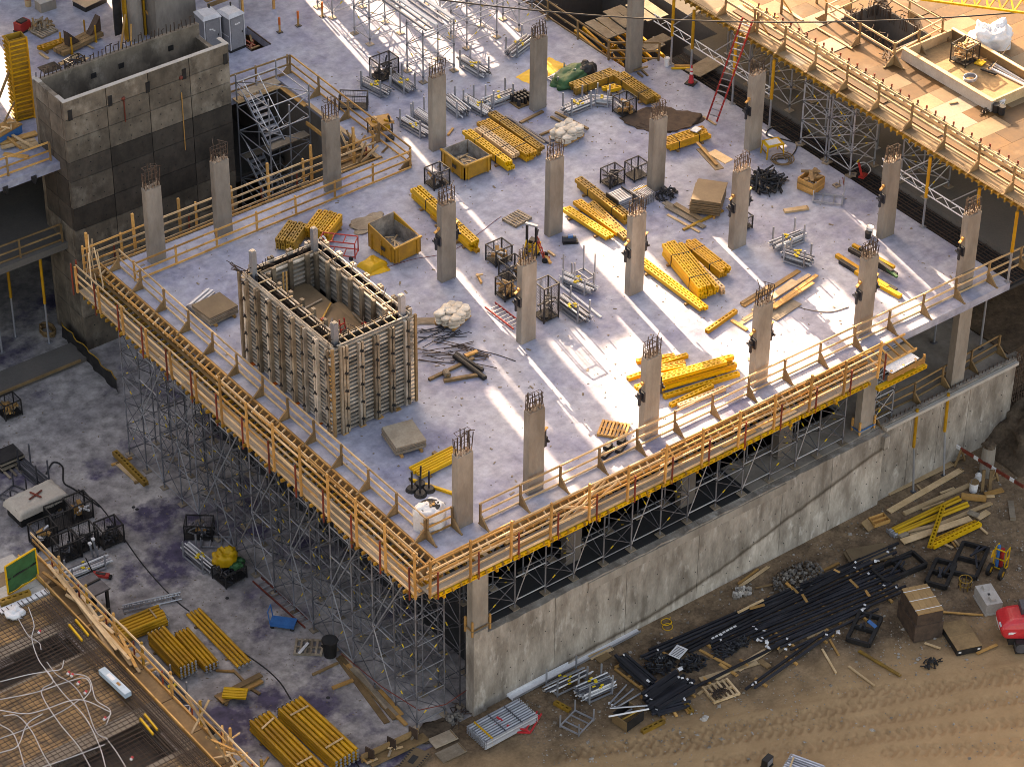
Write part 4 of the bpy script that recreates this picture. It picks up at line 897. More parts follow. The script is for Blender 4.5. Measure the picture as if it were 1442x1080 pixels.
def lump(label, c, rx, ry, h, m, z=0.0, seed=1, name='heap', cat='heap', rough=.35, part='pile', group=None, rz=0.0, flat=.3):
    c = Vector(c); c.z = z; t = thing(name, label, cat, c, rz, group); add(t, part, new_mesh(part, *heap(rx, ry, h, seed, 18, rough, flat), m, True)); return t
def sack_pallet(label, c, rz, z=0.0, n=(3, 3, 4), m='plaster_bag', wrap=True):
    c = Vector(c); c.z = z; t = thing('sack_pallet', label, 'sacks', c, rz, 'pallets of wrapped sacks')
    for y in (-.5, 0, .5): box(t, 'bearer', 'wood', (0, y, .07), (1.5, .1, .1))
    for i in range(6): box(t, 'slat', 'wood', (-.66 + i * .265, 0, .135), (.12, 1.25, .025))
    v, f = heap(.31, .25, .13, 2, 9, .38, .5); me = new_mesh('sack', [(x, y, q) for x, y, q in v], f, m, True)
    for k in range(n[2]):
        for j in range(n[1]):
            for i in range(n[0]):
                if k == n[2] - 1 and rng.random() < .35: continue
                add(t, 'sack', me, Matrix.Translation(((i - (n[0] - 1) / 2) * .46 + J(.05), (j - (n[1] - 1) / 2) * .40 + J(.04), .15 + k * .15)) @ Matrix.Rotation(J(.3), 4, 'Z') @ Matrix.Rotation(J(.12), 4, 'X'))
    return t
def cable(label, pts, r=.025, z=0.0, m='black', name='cable', cat='cable', sub=8, group=None):
    P = [at(x, y, z) + Vector((0, 0, r)) for x, y in pts]; o0 = P[0].copy(); P = spline([p - o0 for p in P], sub)
    o = bpy.data.objects.new(name, new_mesh(name, *tube_path(P, r, 6), m, True)); COL.objects.link(o); o.location = o0; tag(o, label, cat, group); return o
def scrap_bars(label, c, rz, L, n, spread, m='rebar', r=.022, z=0.0, name='rebar_scrap', cat='rebar', bend=.4, group=None):
    c = Vector(c); c.z = z; t = thing(name, label, cat, c, rz, group)
    for k in range(n):
        p = Vector((J(spread), J(spread * .7), .03 + rng.random() * .1)); a = J(.5); d = Vector((math.cos(a), math.sin(a), 0)) * L * rng.uniform(.4, 1) / 2; q = p + d + Vector((J(bend), J(bend), 0)) * .4
        o = add(t, 'bar', new_mesh('bar', *tube_path([p - d, p, q] + ([q + Vector((J(.25), J(.25), .05))] if rng.random() < bend else []), r, 5), m))
    return t
def jumble(label, c, rx, ry, h, ms, n, z=0.0, seed=1, name='scrap_heap', cat='scrap', part='pieces', group=None, ln=.35, th=.06):
    """a heap of many small pieces lying across each other"""
    c = Vector(c); c.z = z; t = thing(name, label, cat, c, 0, group); r = random.Random(seed)
    for m in ms:
        b = MB()
        for k in range(n // len(ms)):
            a, q = r.uniform(0, 6.28), math.sqrt(r.random()); x, y = rx * q * math.cos(a), ry * q * math.sin(a); zz = .03 + h * (1 - q * q) * r.uniform(.3, 1)
            d = Vector((r.uniform(-1, 1), r.uniform(-1, 1), r.uniform(-.45, .45))).normalized() * ln * r.uniform(.4, 1) / 2; p = Vector((x, y, zz + abs(d.z)))
            b.bar(p - d, p + d, th * r.uniform(.5, 1.3), th * r.uniform(.4, 1), r.random() * 3)
        b.part(t, part, m, kind='stuff')
    return t
# ================================================================== THE BIG WALL FORMWORK BOX
fb = thing('wall_formwork', 'large rectangular steel and aluminium wall formwork standing on the deck', 'formwork', (-11.25, 8.7, 0))
FW, FD, FH = 4.55, 7.7, 5.05
for (c, s) in (((.22, FD / 2, FH / 2), (.04, FD - .4, FH - .1)), ((FW - .22, FD / 2, FH / 2), (.04, FD - .4, FH - .1)), ((FW / 2, .22, FH / 2), (FW - .4, .04, FH - .1)), ((FW / 2, FD - .22, FH / 2), (FW - .4, .04, FH - .1))): box(fb, 'outer_face', 'black', c, s)
NS = 22
for k in range(NS):
    z = .16 + k * (FH - .3) / (NS - 1)
    bar(fb, 'slat', 'form_alu', (.13, .12 + J(.03), z), (.13, FD - .05 + rng.uniform(.0, .22), z), .15, .085)
    bar(fb, 'slat', 'form_alu', (-.02 - rng.uniform(0, .14), .13, z - .03), (FW + .02 + rng.uniform(0, .18), .13, z - .03), .15, .085)
    if k > 8: bar(fb, 'slat', 'form_alu', (FW - .13, .3, z), (FW - .13, FD + rng.uniform(0, .2), z), .13, .115); bar(fb, 'slat', 'form_alu', (.2, FD - .13, z), (FW - .1, FD - .13, z), .13, .115)
    for x in (-.1, FW + .12): box(fb, 'slat_end', 'wood', (x + J(.05), .13, z - .03), (.03, .10, .07))
def waler(x, y, ax, h=FH, z0=.1, top=0.0):
    for d in (-.085, .085):
        p = (x + (d if ax == 'x' else 0), y + (d if ax == 'y' else 0), z0); bar(fb, 'waler', 'waler' if rng.random() < .7 else 'form_alu', p, (p[0], p[1], h + top), .12, .19, 0 if ax == 'x' else R(90))
nut = MB()
for k in range(8):
    y = .42 + k * (FD - .9) / 7; waler(-.02, y, 'y', FH - .15, .1, J(.1))
    for z in (.5, 1.5, 2.5, 3.5, 4.4): nut.rod((-.25, y, z + k % 2 * .3), (.0, y, z + k % 2 * .3), .035); nut.box((-.12, y, z + k % 2 * .3), (.05, .2, .12), 0, .5)
for k in range(5):
    x = .62 + k * (FW - 1.1) / 4; waler(x, -.02, 'x', FH - .1, .1, J(.1))
    for z in (.5, 1.5, 2.5, 3.5, 4.4): nut.rod((x, -.25, z), (x, .0, z), .035); nut.box((x, -.12, z), (.2, .05, .12), 0, 0, .5)
nut.part(fb, 'tie_nuts', 'black', kind='stuff')
for x in (-.04, FW + .04): bar(fb, 'corner_post', 'wood_brown', (x, .0, .05), (x, .0, FH), .12, .12); bar(fb, 'corner_post', 'waler', (x, FD, .05), (x, FD, FH), .14, .14)
bar(fb, 'corner_post', 'wood_grey', (.38, -.03, .05), (.38, -.03, FH + .05), .12, .14)
for k in range(7): waler(FW + .02, .5 + k * (FD - 1) / 6, 'y', FH, 2.5, .1)
for k in range(4): waler(.7 + k * (FW - 1.4) / 3, FD + .02, 'x', FH, 2.5, .1)
# inner form
IX0, IX1, IY0, IY1, IZ = .68, FW - .68, .68, FD - .68, 2.6
for (c, s) in (((IX0, FD / 2, 4.0), (.05, IY1 - IY0, 2.2)), ((IX1, FD / 2, 4.0), (.05, IY1 - IY0, 2.2)), ((FW / 2, IY0, 4.0), (IX1 - IX0, .05, 2.2)), ((FW / 2, IY1, 4.0), (IX1 - IX0, .05, 2.2))): box(fb, 'inner_face', 'waler', c, s)
for k in range(8):
    z = 3.2 + k * .25
    bar(fb, 'inner_slat', 'form_alu', (IX0 + .1, IY0 + .1, z), (IX0 + .1, IY1 - .1, z), .12, .10); bar(fb, 'inner_slat', 'form_alu', (IX1 - .1, IY0 + .1, z), (IX1 - .1, IY1 - .1, z), .12, .10); bar(fb, 'inner_slat', 'form_alu', (IX0 + .2, IY1 - .1, z), (IX1 - .2, IY1 - .1, z), .12, .10)
for k in range(7):
    y = IY0 + .35 + k * (IY1 - IY0 - .7) / 6
    for x in (IX0 + .25, IX1 - .25): box(fb, 'inner_waler', 'waler', (x, y, 4.05 + J(.1)), (.16, .2, 2.3))
for k in range(3): box(fb, 'inner_waler', 'waler', (IX0 + .6 + k * .95, IY1 - .25, 4.1), (.2, .16, 2.3))
for k in range(16): bar(fb, 'top_spacer', 'wood_pale', (.15, .6 + k * .44, FH + .03), (.85, .6 + k * .44 + J(.06), FH + .03), .05, .05) if k % 2 else bar(fb, 'top_spacer', 'wood_pale', (FW - .85, .6 + k * .44, FH + .03), (FW - .15, .6 + k * .44, FH + .03), .05, .05)
for k in range(7): bar(fb, 'top_spacer', 'wood_pale', (.9 + k * .45, .15, FH + .03), (.9 + k * .45, .8, FH + .03), .05, .05)
for x in (.12, IX0 - .12, IX1 + .12, FW - .12): bar(fb, 'top_rail', 'form_alu', (x, .2, FH), (x, FD - .2, FH), .06, .05)
for y in (.12, IY0 - .1, FD - .12): bar(fb, 'top_rail', 'form_alu', (.3, y, FH), (FW - .3, y, FH), .06, .05)
for x, y in ((.45, .5), (FW - .4, .45), (.45, FD - .5), (FW - .75, FD - .65)): box(fb, 'lifting_post', 'steel', (x, y, FH + .25), (.26, .26, 1.5 if y < 1 else 2.0)); box(fb, 'post_cap', 'form_alu', (x, y, FH + (1.02 if y < 1 else 1.27)), (.2, .2, .06))
b = MB()
for k in range(60):
    s = k % 4; q = rng.random(); x, y = ((.5, q * FD), (FW - .5, q * FD), (q * FW, .5), (q * FW, FD - .5))[s]
    b.path([(x, y, 4.4), (x + J(.05), y + J(.05), FH + rng.uniform(.0, .35)), (x + J(.35), y + J(.35), FH + rng.uniform(.1, .5))], .02)
for k in range(8): b.path([(.1 + J(.2), FD - .2, FH), (-.2 - rng.random() * .5, FD + J(.4), FH + rng.uniform(.2, .8))], .02)
for s in (.5, FW - .5): b.path([(s, .4, FH - .15), (s, FD - .4, FH - .15)], .03)
b.part(fb, 'rebar', 'rebar', kind='stuff')
box(fb, 'platform', 'ply_pale', (FW / 2 - .2, FD / 2 + .5, 3.55), (2.2, 5.0, .06)); box(fb, 'platform', 'ply_pale', (FW / 2 + .55, FD / 2 - .8, 3.47), (1.6, 3.4, .06)); box(fb, 'platform', 'wood_brown', (FW / 2, 1.4, 3.42), (2.8, 1.2, .06))
for a, c, m in (((1.1, 3.2, 3.62), (3.0, 4.6, 3.72), 'yellow_old'), ((1.0, 2.6, 3.62), (2.2, 4.0, 3.64), 'wood_grey'), ((1.1, 2.3, 3.66), (2.4, 3.6, 3.68), 'steel_dark'), ((2.0, 1.0, 3.56), (3.4, 1.9, 3.62), 'wood'), ((3.3, 1.2, 3.6), (3.4, 3.4, 3.66), 'wood_grey'), ((1.5, 6.3, 3.6), (1.7, 6.6, 4.9), 'wood'), ((1.6, 6.2, 3.6), (1.95, 6.7, 4.8), 'wood'), ((1.0, 5.0, 3.62), (2.9, 5.2, 3.64), 'wood_grey')): bar(fb, 'loose_board', m, a, c, .08, .05)
box(fb, 'hatch', 'black', (2.15, 2.55, 3.6), (.9, .7, .03)); box(fb, 'red_can', 'red', (2.0, 3.75, 3.66), (.2, .24, .14)); box(fb, 'red_can', 'red', (3.35, 2.35, 3.62), (.2, .2, .2))
ladder('small red ladder end sticking out of the hatch inside the formwork box', Vector((-11.25 + 2.2, 8.7 + 2.3, 3.0)), Vector((-11.25 + 2.35, 8.7 + 2.75, 4.15)), .4, 'red', 'red', 5, up=Vector((.4, -1, 0)))
for k in range(8): box(fb, 'sill_wedge', 'orange', (.0, .4 + k * .95, .04), (.25, .3, .05)) if k % 2 else box(fb, 'sill_wedge', 'wood', (.5 + k * .5, .0, .04), (.3, .22, .05))

# ================================================================== YELLOW BEAMS ON THE DECK
def dk(cx, cy, x0=680, y0=220, s=3.6): return (x0 + cx / s, y0 + cy / s)
bb = beam_bundle
bb('four-wide three-high stack of yellow beams right of the middle column', dk(955, 475), dk(1140, 700), 4, 3, m='yellow_bright')
bb('yellow beam stack three wide and two high beside the bigger strapped stack', dk(1045, 455), dk(1225, 600), 3, 2, m='yellow')
bb('low pair of long yellow beams in front of the strapped stack', dk(790, 535), dk(1125, 785), 2, 1, m='yellow_bright')
bb('single extra yellow beam leaning at the low end of the strapped stack', dk(1080, 560), dk(1215, 690), 1, 2, m='wood_pale')
bb('nearest yellow beam pair left of the middle column, on brown bearers', dk(420, 275), dk(640, 420), 2, 1, m='yellow_bright')
bb('second yellow beam pair left of the middle column', dk(470, 235), dk(690, 395), 2, 1, m='yellow')
bb('third yellow beam row running up to the middle column', dk(540, 245), dk(725, 420), 2, 1, m='yellow_old')
bb('thick timber coloured beam on top of the row behind the middle column', dk(490, 140), dk(735, 330), 2, 2, m='yellow_old')
bb('yellow beams stacked behind the second skip column, near end', (585, 272), (668, 348), 2, 3, m='yellow_bright')
bb('low yellow beam pair in front of the stack behind the second skip column', (607, 305), (672, 355), 1, 1, m='yellow')
c2 = lambda x, y: (360 + x / 3.6, y / 3.6)
bb('yellow beams left of the four rows behind the first skip', c2(1075, 690), c2(1290, 850), 2, 2, m='yellow_bright')
bb('second row of beams behind the first skip, with wood coloured top', c2(1125, 665), c2(1310, 800), 2, 2, m='wood_pale')
bb('third row of beams behind the first skip', c2(1155, 640), c2(1405, 805), 3, 2, m='yellow')
bb('rearmost long row of beams behind the first skip', c2(1195, 590), c2(1440, 770), 2, 2, m='yellow_old')
c3 = lambda x, y: (720 + x / 3.6, y / 3.6)
bb('old yellow beams laid across beside the green tarpaulin', c3(315, 460), c3(520, 385), 3, 2, m='yellow_old')
bb('old yellow beams pointing at the dirt patch on the back deck', c3(540, 395), c3(720, 520), 3, 2, m='yellow_old')
bb('yellow beams under a white sign left of the tall red ladder', c3(780, 745), c3(985, 680), 3, 2, m='yellow')
bb('short yellow beams right of the gas pipes behind the far formwork corner', c3(475, 465), c3(545, 450), 2, 1, m='yellow_bright')
bb('stub stack of yellow beams behind the formwork box, left one', (402, 348), (420, 322), 4, 3, m='yellow_old', jit=.08)
bb('larger stack of yellow beams behind the formwork box', (446, 334), (466, 308), 5, 3, m='yellow', jit=.08)
bb('loose yellow beam lying alone left of the front column and planks', (994, 467), (1036, 438), 1, 1, m='yellow', bearers=False)
# fanned pile by the front row column
for i, (a, b, z, m, w_) in enumerate((((902, 552), (1030, 516), .0, 'yellow_bright', 3), ((906, 543), (1034, 508), .26, 'yellow', 3), ((925, 535), (1025, 507), .52, 'yellow_bright', 2), ((930, 560), (1035, 528), .0, 'yellow_bright', 1), ((905, 525), (965, 513), .0, 'yellow', 2), ((930, 512), (970, 500), .0, 'yellow_bright', 1), ((890, 510), (943, 502), .0, 'yellow', 1), ((880, 535), (903, 527), .0, 'yellow', 1), ((950, 568), (1010, 540), .0, 'yellow_bright', 1), ((955, 572), (1022, 546), .02, 'wood_pale', 1))):
    bb(['bottom layer of the fanned yellow beam pile by the front column', 'middle layer of the fanned yellow beam pile', 'top layer of the fanned yellow beam pile', 'outer right beam of the fanned pile', 'short beams behind the front column pile', 'lone beam behind the fanned pile', 'farthest stub beam left of the front column', 'stub beam poking out left of the front column', 'thin yellow beam lying before the fanned pile', 'pale beam lying nearest the front rail before the fanned pile'][i], a, b, w_, 1, z, m, bearers=(i == 0), jit=.3)
# ================================================================== RACKS, CAGES, PALLETS
pr = pipe_rack
pr('pipe rack with yellow nuts in front of the black upright crate on the back deck', (510, 112), (548, 131)); pr('smaller pipe rack right of the black upright crate', (555, 108), (580, 126))
pr('shallow pipe rack left of the back column, front one', (566, 165), (605, 188), wd=.8, n=(6, 2)); pr('pipe rack hidden behind the back column', (585, 155), (618, 176), n=(6, 2), yel=False)
pr('high stack of grey tubes right of the back column', (629, 140), (655, 160), n=(7, 5), yel=False); pr('pipe rack with yellow nuts behind the beam rows', (655, 138), (690, 158))
pr('pipe rack lying across beside the black chairs-like stack', (684, 144), (722, 130)); pr('long pipe bundle under the scaffold frames', (650, 82), (686, 104)); pr('far pipe rack near the back pit', (716, 76), (747, 52), n=(6, 3))
pr('pipe rack between the green tarpaulin and the wire cage', c3(265, 560), c3(400, 505)); pr('short pipe rack next to the black cage by the dirt patch', c3(420, 500), c3(505, 510), wd=.6)
pr('pipe rack in front of the black cages by the middle column', dk(395, 725), dk(530, 825), n=(8, 4)); pr('pipes under the grey stacking frame', dk(405, 610), dk(560, 680), n=(7, 3), h=.5)
pr('front pipe bundle of the crossed pair on the right deck', dk(645, 250, 960, 300, 4.5), dk(820, 310, 960, 300, 4.5), n=(8, 4)); pr('rear pipe bundle of the crossed pair on the right deck', dk(580, 205, 960, 300, 4.5), dk(770, 125, 960, 300, 4.5), n=(7, 3))
empty_rack('grey stacking frame standing over pipes in mid deck', ctr(795, 355, 836, 400, 1.3), 0, 1.3, .9, 1.5); empty_rack('empty steel frame beside the slatted wooden crate', ctr(1143, 262, 1190, 296, .3), R(-50), 1.5, .8, .75)
empty_rack('pale steel frame lying on the green tarpaulin', ctr(772, 97, 808, 117, .4), R(5), 1.3, .9, .6)
mc = mesh_cage
mc('tall black crate standing open on the back deck', ctr(522, 80, 560, 112, 1.1), 0, 1.3, .9, 1.1, fill='dark'); mc('low black frame leaning by the stair opening rail', ctr(480, 128, 516, 158, .8), R(-40), 1.5, .6, .8, fill='none')
mc('wire cage full of scrap behind the second skip column', ctr(597, 230, 634, 268, .95), 0, 1.0, .85, .9); mc('black cage left of the dirt patch holding a box', ctr(862, 128, 897, 168, .95), 0, .95, .85, .9, fill='card')
mc('open wire cage farthest back of the pair by the column', ctr(880, 222, 912, 255, .9), 0, .9, .8, .8, fill='none'); mc('open wire cage with a coil, front of the pair', ctr(845, 232, 880, 264, .9), 0, .95, .8, .8, fill='dark')
mc('rearmost black cage beside the column and red ladder', dk(75, 500) and ctr(683, 335, 722, 378, .9), 0, 1.0, .85, .85, fill='card'); mc('second black cage in the row by the red ladder', ctr(702, 360, 740, 398, .9), 0, 1.0, .85, .85, fill='scrap')
mc('black cage holding boards, nearest the red ladder', ctr(699, 383, 728, 428, .95), 0, .8, .8, .95, fill='wood'); mc('tall double black cage right of the column by the ladder', ctr(752, 385, 786, 460, 2.0), 0, .9, .85, 1.95, fill='dark')
mc('small black cage beside the plywood stack column', ctr(1026, 298, 1062, 328, .7), 0, .9, .7, .65, fill='scrap')
pallet('empty grey pallet behind the yellow pallet stacker', ctr(710, 297, 746, 323), R(8)); pallet('empty timber pallet on the sunlit deck by the front rail', ctr(838, 592, 890, 622), R(-52), m='wood', n=8, sx=1.35, sy=1.15)
tp = thing('tube_crate', 'dense pack of grey tubes in a black crate by the wire cages', 'tubes', ctr(853, 262, 892, 300, .8))
for k in range(9):
    for j in range(5): box(tp, 'tube', 'steel', (0, -.45 + k * .11, .12 + j * .13), (.95, .07, .09), 0)
for x in (-.5, .5): box(tp, 'crate_side', 'black', (x, 0, .4), (.05, 1.0, .75))
tp = thing('tube_crate', 'banded stack of ribbed steel sheets right of the grey tube crate', 'steel', ctr(886, 256, 922, 292, .8))
for k in range(9):
    for j in range(4): box(tp, 'bar', 'steel', (-.44 + k * .11, 0, .10 + j * .15), (.07, .95, .11))
box(tp, 'band', 'yellow_bright', (.0, .15, .7), (.9, .05, .03))
t = thing('black_stack', 'row of black plastic feet stacked on a pallet by the back column', 'fittings', ctr(722, 124, 746, 152, .5))
for k in range(5):
    for j in range(3): box(t, 'fitting', 'black', (-.45 + k * .22, -.35 + j * .3, .25 + .1 * ((k + j) % 2)), (.12, .2, .5 - .2 * ((k + j) % 2)))
box(t, 'pallet_board', 'wood_brown', (0, 0, .04), (1.2, 1.1, .06))
ss = sheet_stack
ss('plywood stack with loose sheets on top behind the middle column row', ctr(962, 252, 1032, 308, .9), R(-50), 1.55, 2.0, 18, m='ply_pale', th=.045, jit=.05)
plank_pile('loose plywood offcuts lying on top of the plywood stack', [((985, 232), (1012, 262), .5, .05, 'ply_pale', .98), ((1000, 238), (1025, 252), .6, .05, 'wood_pale', 1.04), ((980, 226), (1008, 258), .15, .05, 'wood', 1.1)])
ss('stack of worn form sheets with rounded corners before the formwork box', ctr(535, 590, 602, 645, .55), R(-12), 1.5, 1.7, 9, m='ply_grey', th=.05, top='wood_grey'); ss('stack of tan form sheets left of the formwork box', ctr(268, 412, 338, 462, .5), R(4), 1.7, 1.5, 9, m='wood_grey', th=.05, top='ply_pale')
t = thing('channel_bundle', 'bundle of white channels behind the tan form sheets', 'steel', ctr(266, 409, 310, 436, .3), R(22))
for k in range(5): box(t, 'channel', 'white' if k % 2 else 'steel', (0, k * .11, .1 + .07 * (k % 2)), (1.7, .08, .12))
drape('grey cloth bundle at the end of the white channels', ctr(264, 425, 283, 445, .3), 0, .6, .8, .3, 'steel_dark', n=12)
skip('yellow rubble skip holding timber, beside the stair opening', ctr(616, 195, 697, 258, 1.0), 0, 1.75, 2.05, 1.0); skip('yellow skip with a raised back wall behind the formwork box', ctr(514, 308, 597, 376, 1.0), R(4), 1.7, 2.1, 1.05, back=.45)
pp = plank_pile
pp('loose boards and planks by the front column on the sunny deck', [((1046, 432), (1125, 382), .25, .06, 'wood', .0), ((1060, 440), (1140, 389), .22, .06, 'wood_pale', .06), ((1075, 445), (1150, 391), .2, .07, 'wood', .12), ((1080, 425), (1118, 397), .3, .05, 'wood_pale', .06), ((1090, 438), (1145, 402), .16, .06, 'wood', .14), ((1044, 429), (1086, 403), .2, .1, 'wood_brown', .0), ((1085, 448), (1120, 425), .8, .04, 'wood_grey', .0), ((1030, 452), (1052, 466), .2, .08, 'wood', .0), ((1046, 452), (1090, 425), .2, .05, 'wood_pale', .02), ((1040, 458), (1075, 436), .25, .04, 'wood_pale', .0)])
pp('weathered boards beside the plywood stack', [((935, 285), (985, 315), .35, .05, 'wood_grey', 0), ((938, 292), (992, 322), .3, .05, 'wood_grey', .05), ((950, 290), (988, 312), .3, .05, 'ply_pale', .1), ((940, 303), (985, 328), .15, .05, 'wood_pale', 0), ((962, 325), (1018, 298), .14, .1, 'yellow_old', 0)])
pp('black and yellow beams piled beside the right front column', [((1178, 362), (1250, 408), .22, .2, 'yellow', 0), ((1183, 370), (1235, 402), .25, .2, 'black', 0), ((1195, 358), (1262, 395), .2, .2, 'black', .2), ((1200, 356), (1258, 388), .2, .15, 'yellow', .4), ((1190, 372), (1262, 412), .2, .2, 'black', .0), ((1205, 385), (1268, 420), .25, .2, 'yellow', .0), ((1210, 362), (1255, 395), .18, .15, 'black', .45), ((1230, 375), (1262, 402), .15, .1, 'green', .45)])
pp('brown timbers around the wrapped sacks on the back deck', [((776, 166), (822, 190), .14, .1, 'wood_brown', 0), ((782, 162), (828, 185), .14, .1, 'wood_brown', .1), ((760, 192), (785, 182), .12, .1, 'wood_brown', 0)])
pp('rusty rebar offcuts and timbers before the formwork box', [((604, 536), (667, 506), .16, .12, 'wood_brown', 0), ((625, 538), (673, 530), .18, .14, 'wood_brown', 0), ((655, 504), (672, 497), .2, .12, 'wood', .05)])
pp('small wooden blocks by the yellow stacker', [((768, 362), (775, 372), .15, .1, 'wood', 0), ((772, 355), (781, 362), .12, .1, 'wood_pale', 0)]); pp('two small blocks in front of the second skip', [((672, 388), (678, 400), .1, .12, 'wood', 0), ((670, 392), (680, 390), .1, .08, 'wood_pale', .12)])
pp('three short brown blocks at the foot of the tall back column', [((898, 104), (905, 110), .1, .1, 'wood_brown', 0), ((904, 101), (912, 108), .1, .1, 'wood_brown', 0), ((893, 103), (912, 97), .1, .08, 'wood_brown', .1)])
plank('single pale plank on the right deck', (1104, 299), (1138, 294), wd=.3, h=.12); plank('rusty beam with holes lying in front of the back column', c3(45, 628), c3(160, 570), wd=.16, h=.1, m='wood_brown'); plank('tiny offcut lying between the stair opening and skip', c2(975, 690), c2(1000, 655), wd=.12, h=.08, m='wood')
t = thing('steel_rail', 'long white rail lying in front of the pipe rack in mid deck', 'steel', at(786, 400)); A = Vector((0, 0, .06)); bar(t, 'rail', 'white', A, at(846, 448) - at(786, 400) + A, .12, .08); box(t, 'end_plate', 'steel_dark', (0, 0, .06), (.16, .16, .1))
t = thing('steel_pipe', 'long dark steel pipe on the back deck by the beam rows', 'pipe', at(715, 168)); rod(t, 'pipe', 'steel_dark', (0, 0, .08), at(778, 206) - at(715, 168) + Vector((0, 0, .08)), .09, 8); rod(t, 'pipe', 'wood_grey', (0, .2, .07), at(770, 205) - at(715, 168) + Vector((0, .2, .07)), .06, 8)
# ================================================================== TARPS, SACKS, ODD THINGS
drape('flat bright yellow sheet on the back deck', ctr(724, 90, 800, 112), R(12), 2.9, 1.3, .03, 'yellow_bright', amp=.05); lump('crumpled green and black tarpaulin on the back deck', ctr(768, 88, 840, 126, .5), 1.3, .75, .55, 'green', seed=3, name='tarpaulin', cat='tarpaulin', part='cloth', rz=.3); lump('black plastic sheet crumpled against the green tarpaulin', ctr(812, 84, 840, 110, .5), .55, .5, .6, 'black', seed=8, name='plastic_sheet', cat='plastic sheet', part='cloth')
drape('folded yellow tarpaulin lying before the second skip', ctr(503, 356, 545, 385, .3), R(10), 1.25, 1.0, .28, 'yellow_bright', seed=4, amp=.07); drape('yellow tarpaulin corner spilling under the folded one', ctr(515, 368, 545, 390), R(-10), 1.2, .9, .04, 'yellow_bright', seed=6)
sack_pallet('pallet of white wrapped sacks by the formwork box', ctr(607, 422, 668, 466, .7), R(20)); sack_pallet('wrapped white sacks with timbers on the back deck', ctr(772, 168, 824, 206, .7), R(8))
drape('brown sheet lying beside the wrapped sacks', ctr(590, 437, 628, 468), R(-35), 1.6, .6, .05, 'wood_grey', amp=.03, name='board_sheet', cat='board')
lump('white bulk bag full of scrap at the near deck corner', ctr(583, 702, 626, 748, 1.1), .74, .66, 1.15, 'white', seed=2, name='bulk_bag', cat='bag', rough=.14, part='bag', flat=.8)
t = bpy.data.objects[-1] if False else None
bt = bpy.data.objects['bulk_bag']; v, f = cyl(16, .5, .46); add(bt, 'opening', new_mesh('opening', [(a * 1.05, b_ * .92, c * .02) for a, b_, c in v], f, 'shade_black'), Matrix.Translation((0, 0, 1.10)))  # flat disc painted near-black for the shaded inside of the bag
sb = thing('bag_contents', 'dark scrap poking out of the white bulk bag', 'scrap', ctr(583, 702, 626, 748, 1.1) + Vector((0, 0, 1.12)))
for k in range(16): bar(sb, 'scrap_piece', rng.choice(['wood_brown', 'black', 'wood', 'waler']), (J(.25), J(.22), rng.uniform(-.02, .05)), (J(.3), J(.26), rng.uniform(.02, .1)), .08, .06)
for k, (x, y) in enumerate(((580, 690), (592, 683), (604, 690), (592, 697))):
    t = thing('weighted_post', 'black post with round rubber foot by the bulk bag, %s' % ['leftmost', 'rearmost', 'rightmost', 'nearest'][k], 'post base', at(x, y), 0, 'black post bases'); v, f = cyl(14, .30, .22); add(t, 'foot', new_mesh('foot', [(a, b, c * .16) for a, b, c in v], f, 'black')); rod(t, 'post', 'black', (0, 0, .1), (J(.03), J(.03), 1.1), .045, 8)
tube_bundle('yellow tubes laid together behind the near corner column', (585, 668), (645, 638), 6, 2, r=.06, m='yellow_bright', timber=0, caps=None); t = thing('yellow_rail', 'single yellow rail pointing at the near corner column', 'rail', at(578, 677)); bar(t, 'rail', 'yellow_bright', (0, 0, .08), at(648, 700) - at(578, 677) + Vector((0, 0, .08)), .12, .14); box(t, 'end_pin', 'black', (0, 0, .1), (.1, .16, .1))
plank('short brown block behind the near corner yellow tubes', (610, 639), (621, 646), wd=.2, h=.14, m='wood_brown')
# ladders
pA = at(1002, 171); ladder('tall red ladder leaning against the plywood deck', pA, at(1053, 27, 6.35), .55, 'red', 'steel', 17, up=Vector((1, 1, 0))); plank('wood sill at the foot of the tall red ladder', (990, 165), (1008, 177), wd=.12, h=.06)
ladder('short red ladder lying flat beside the column and cages', at(690, 432) + Vector((0, 0, .12)), at(730, 463) + Vector((0, 0, .12)), .62, 'red', 'steel', 8)
# red trolley frame behind the formwork
t = thing('red_trolley', 'red tubular trolley frame behind the formwork box', 'trolley', ctr(455, 327, 500, 372, .8), R(-48))
for x in (-.9, .9):
    for y in (-.35, .35): rod(t, 'upright', 'red', (x, y, .1), (x, y, 1.0), .035)
for z in (.2, 1.0):
    for y in (-.35, .35): rod(t, 'side_tube', 'red', (-.9, y, z), (.9, y, z), .035)
    for x in (-.9, -.3, .3, .9): rod(t, 'cross_tube', 'red', (x, -.35, z), (x, .35, z), .03)
for x in (-.7, .7): rod(t, 'wheel', 'black', (x, -.42, .12), (x, -.34, .12), .12, 10)
add(t, 'white_hose', new_mesh('white_hose', *tube_path(spline([(-1.2, 0, .5), (-.9, .3, .8), (-.6, 0, .5), (-.9, -.3, .6), (-1.2, 0, .4)]), .05), 'white', True))
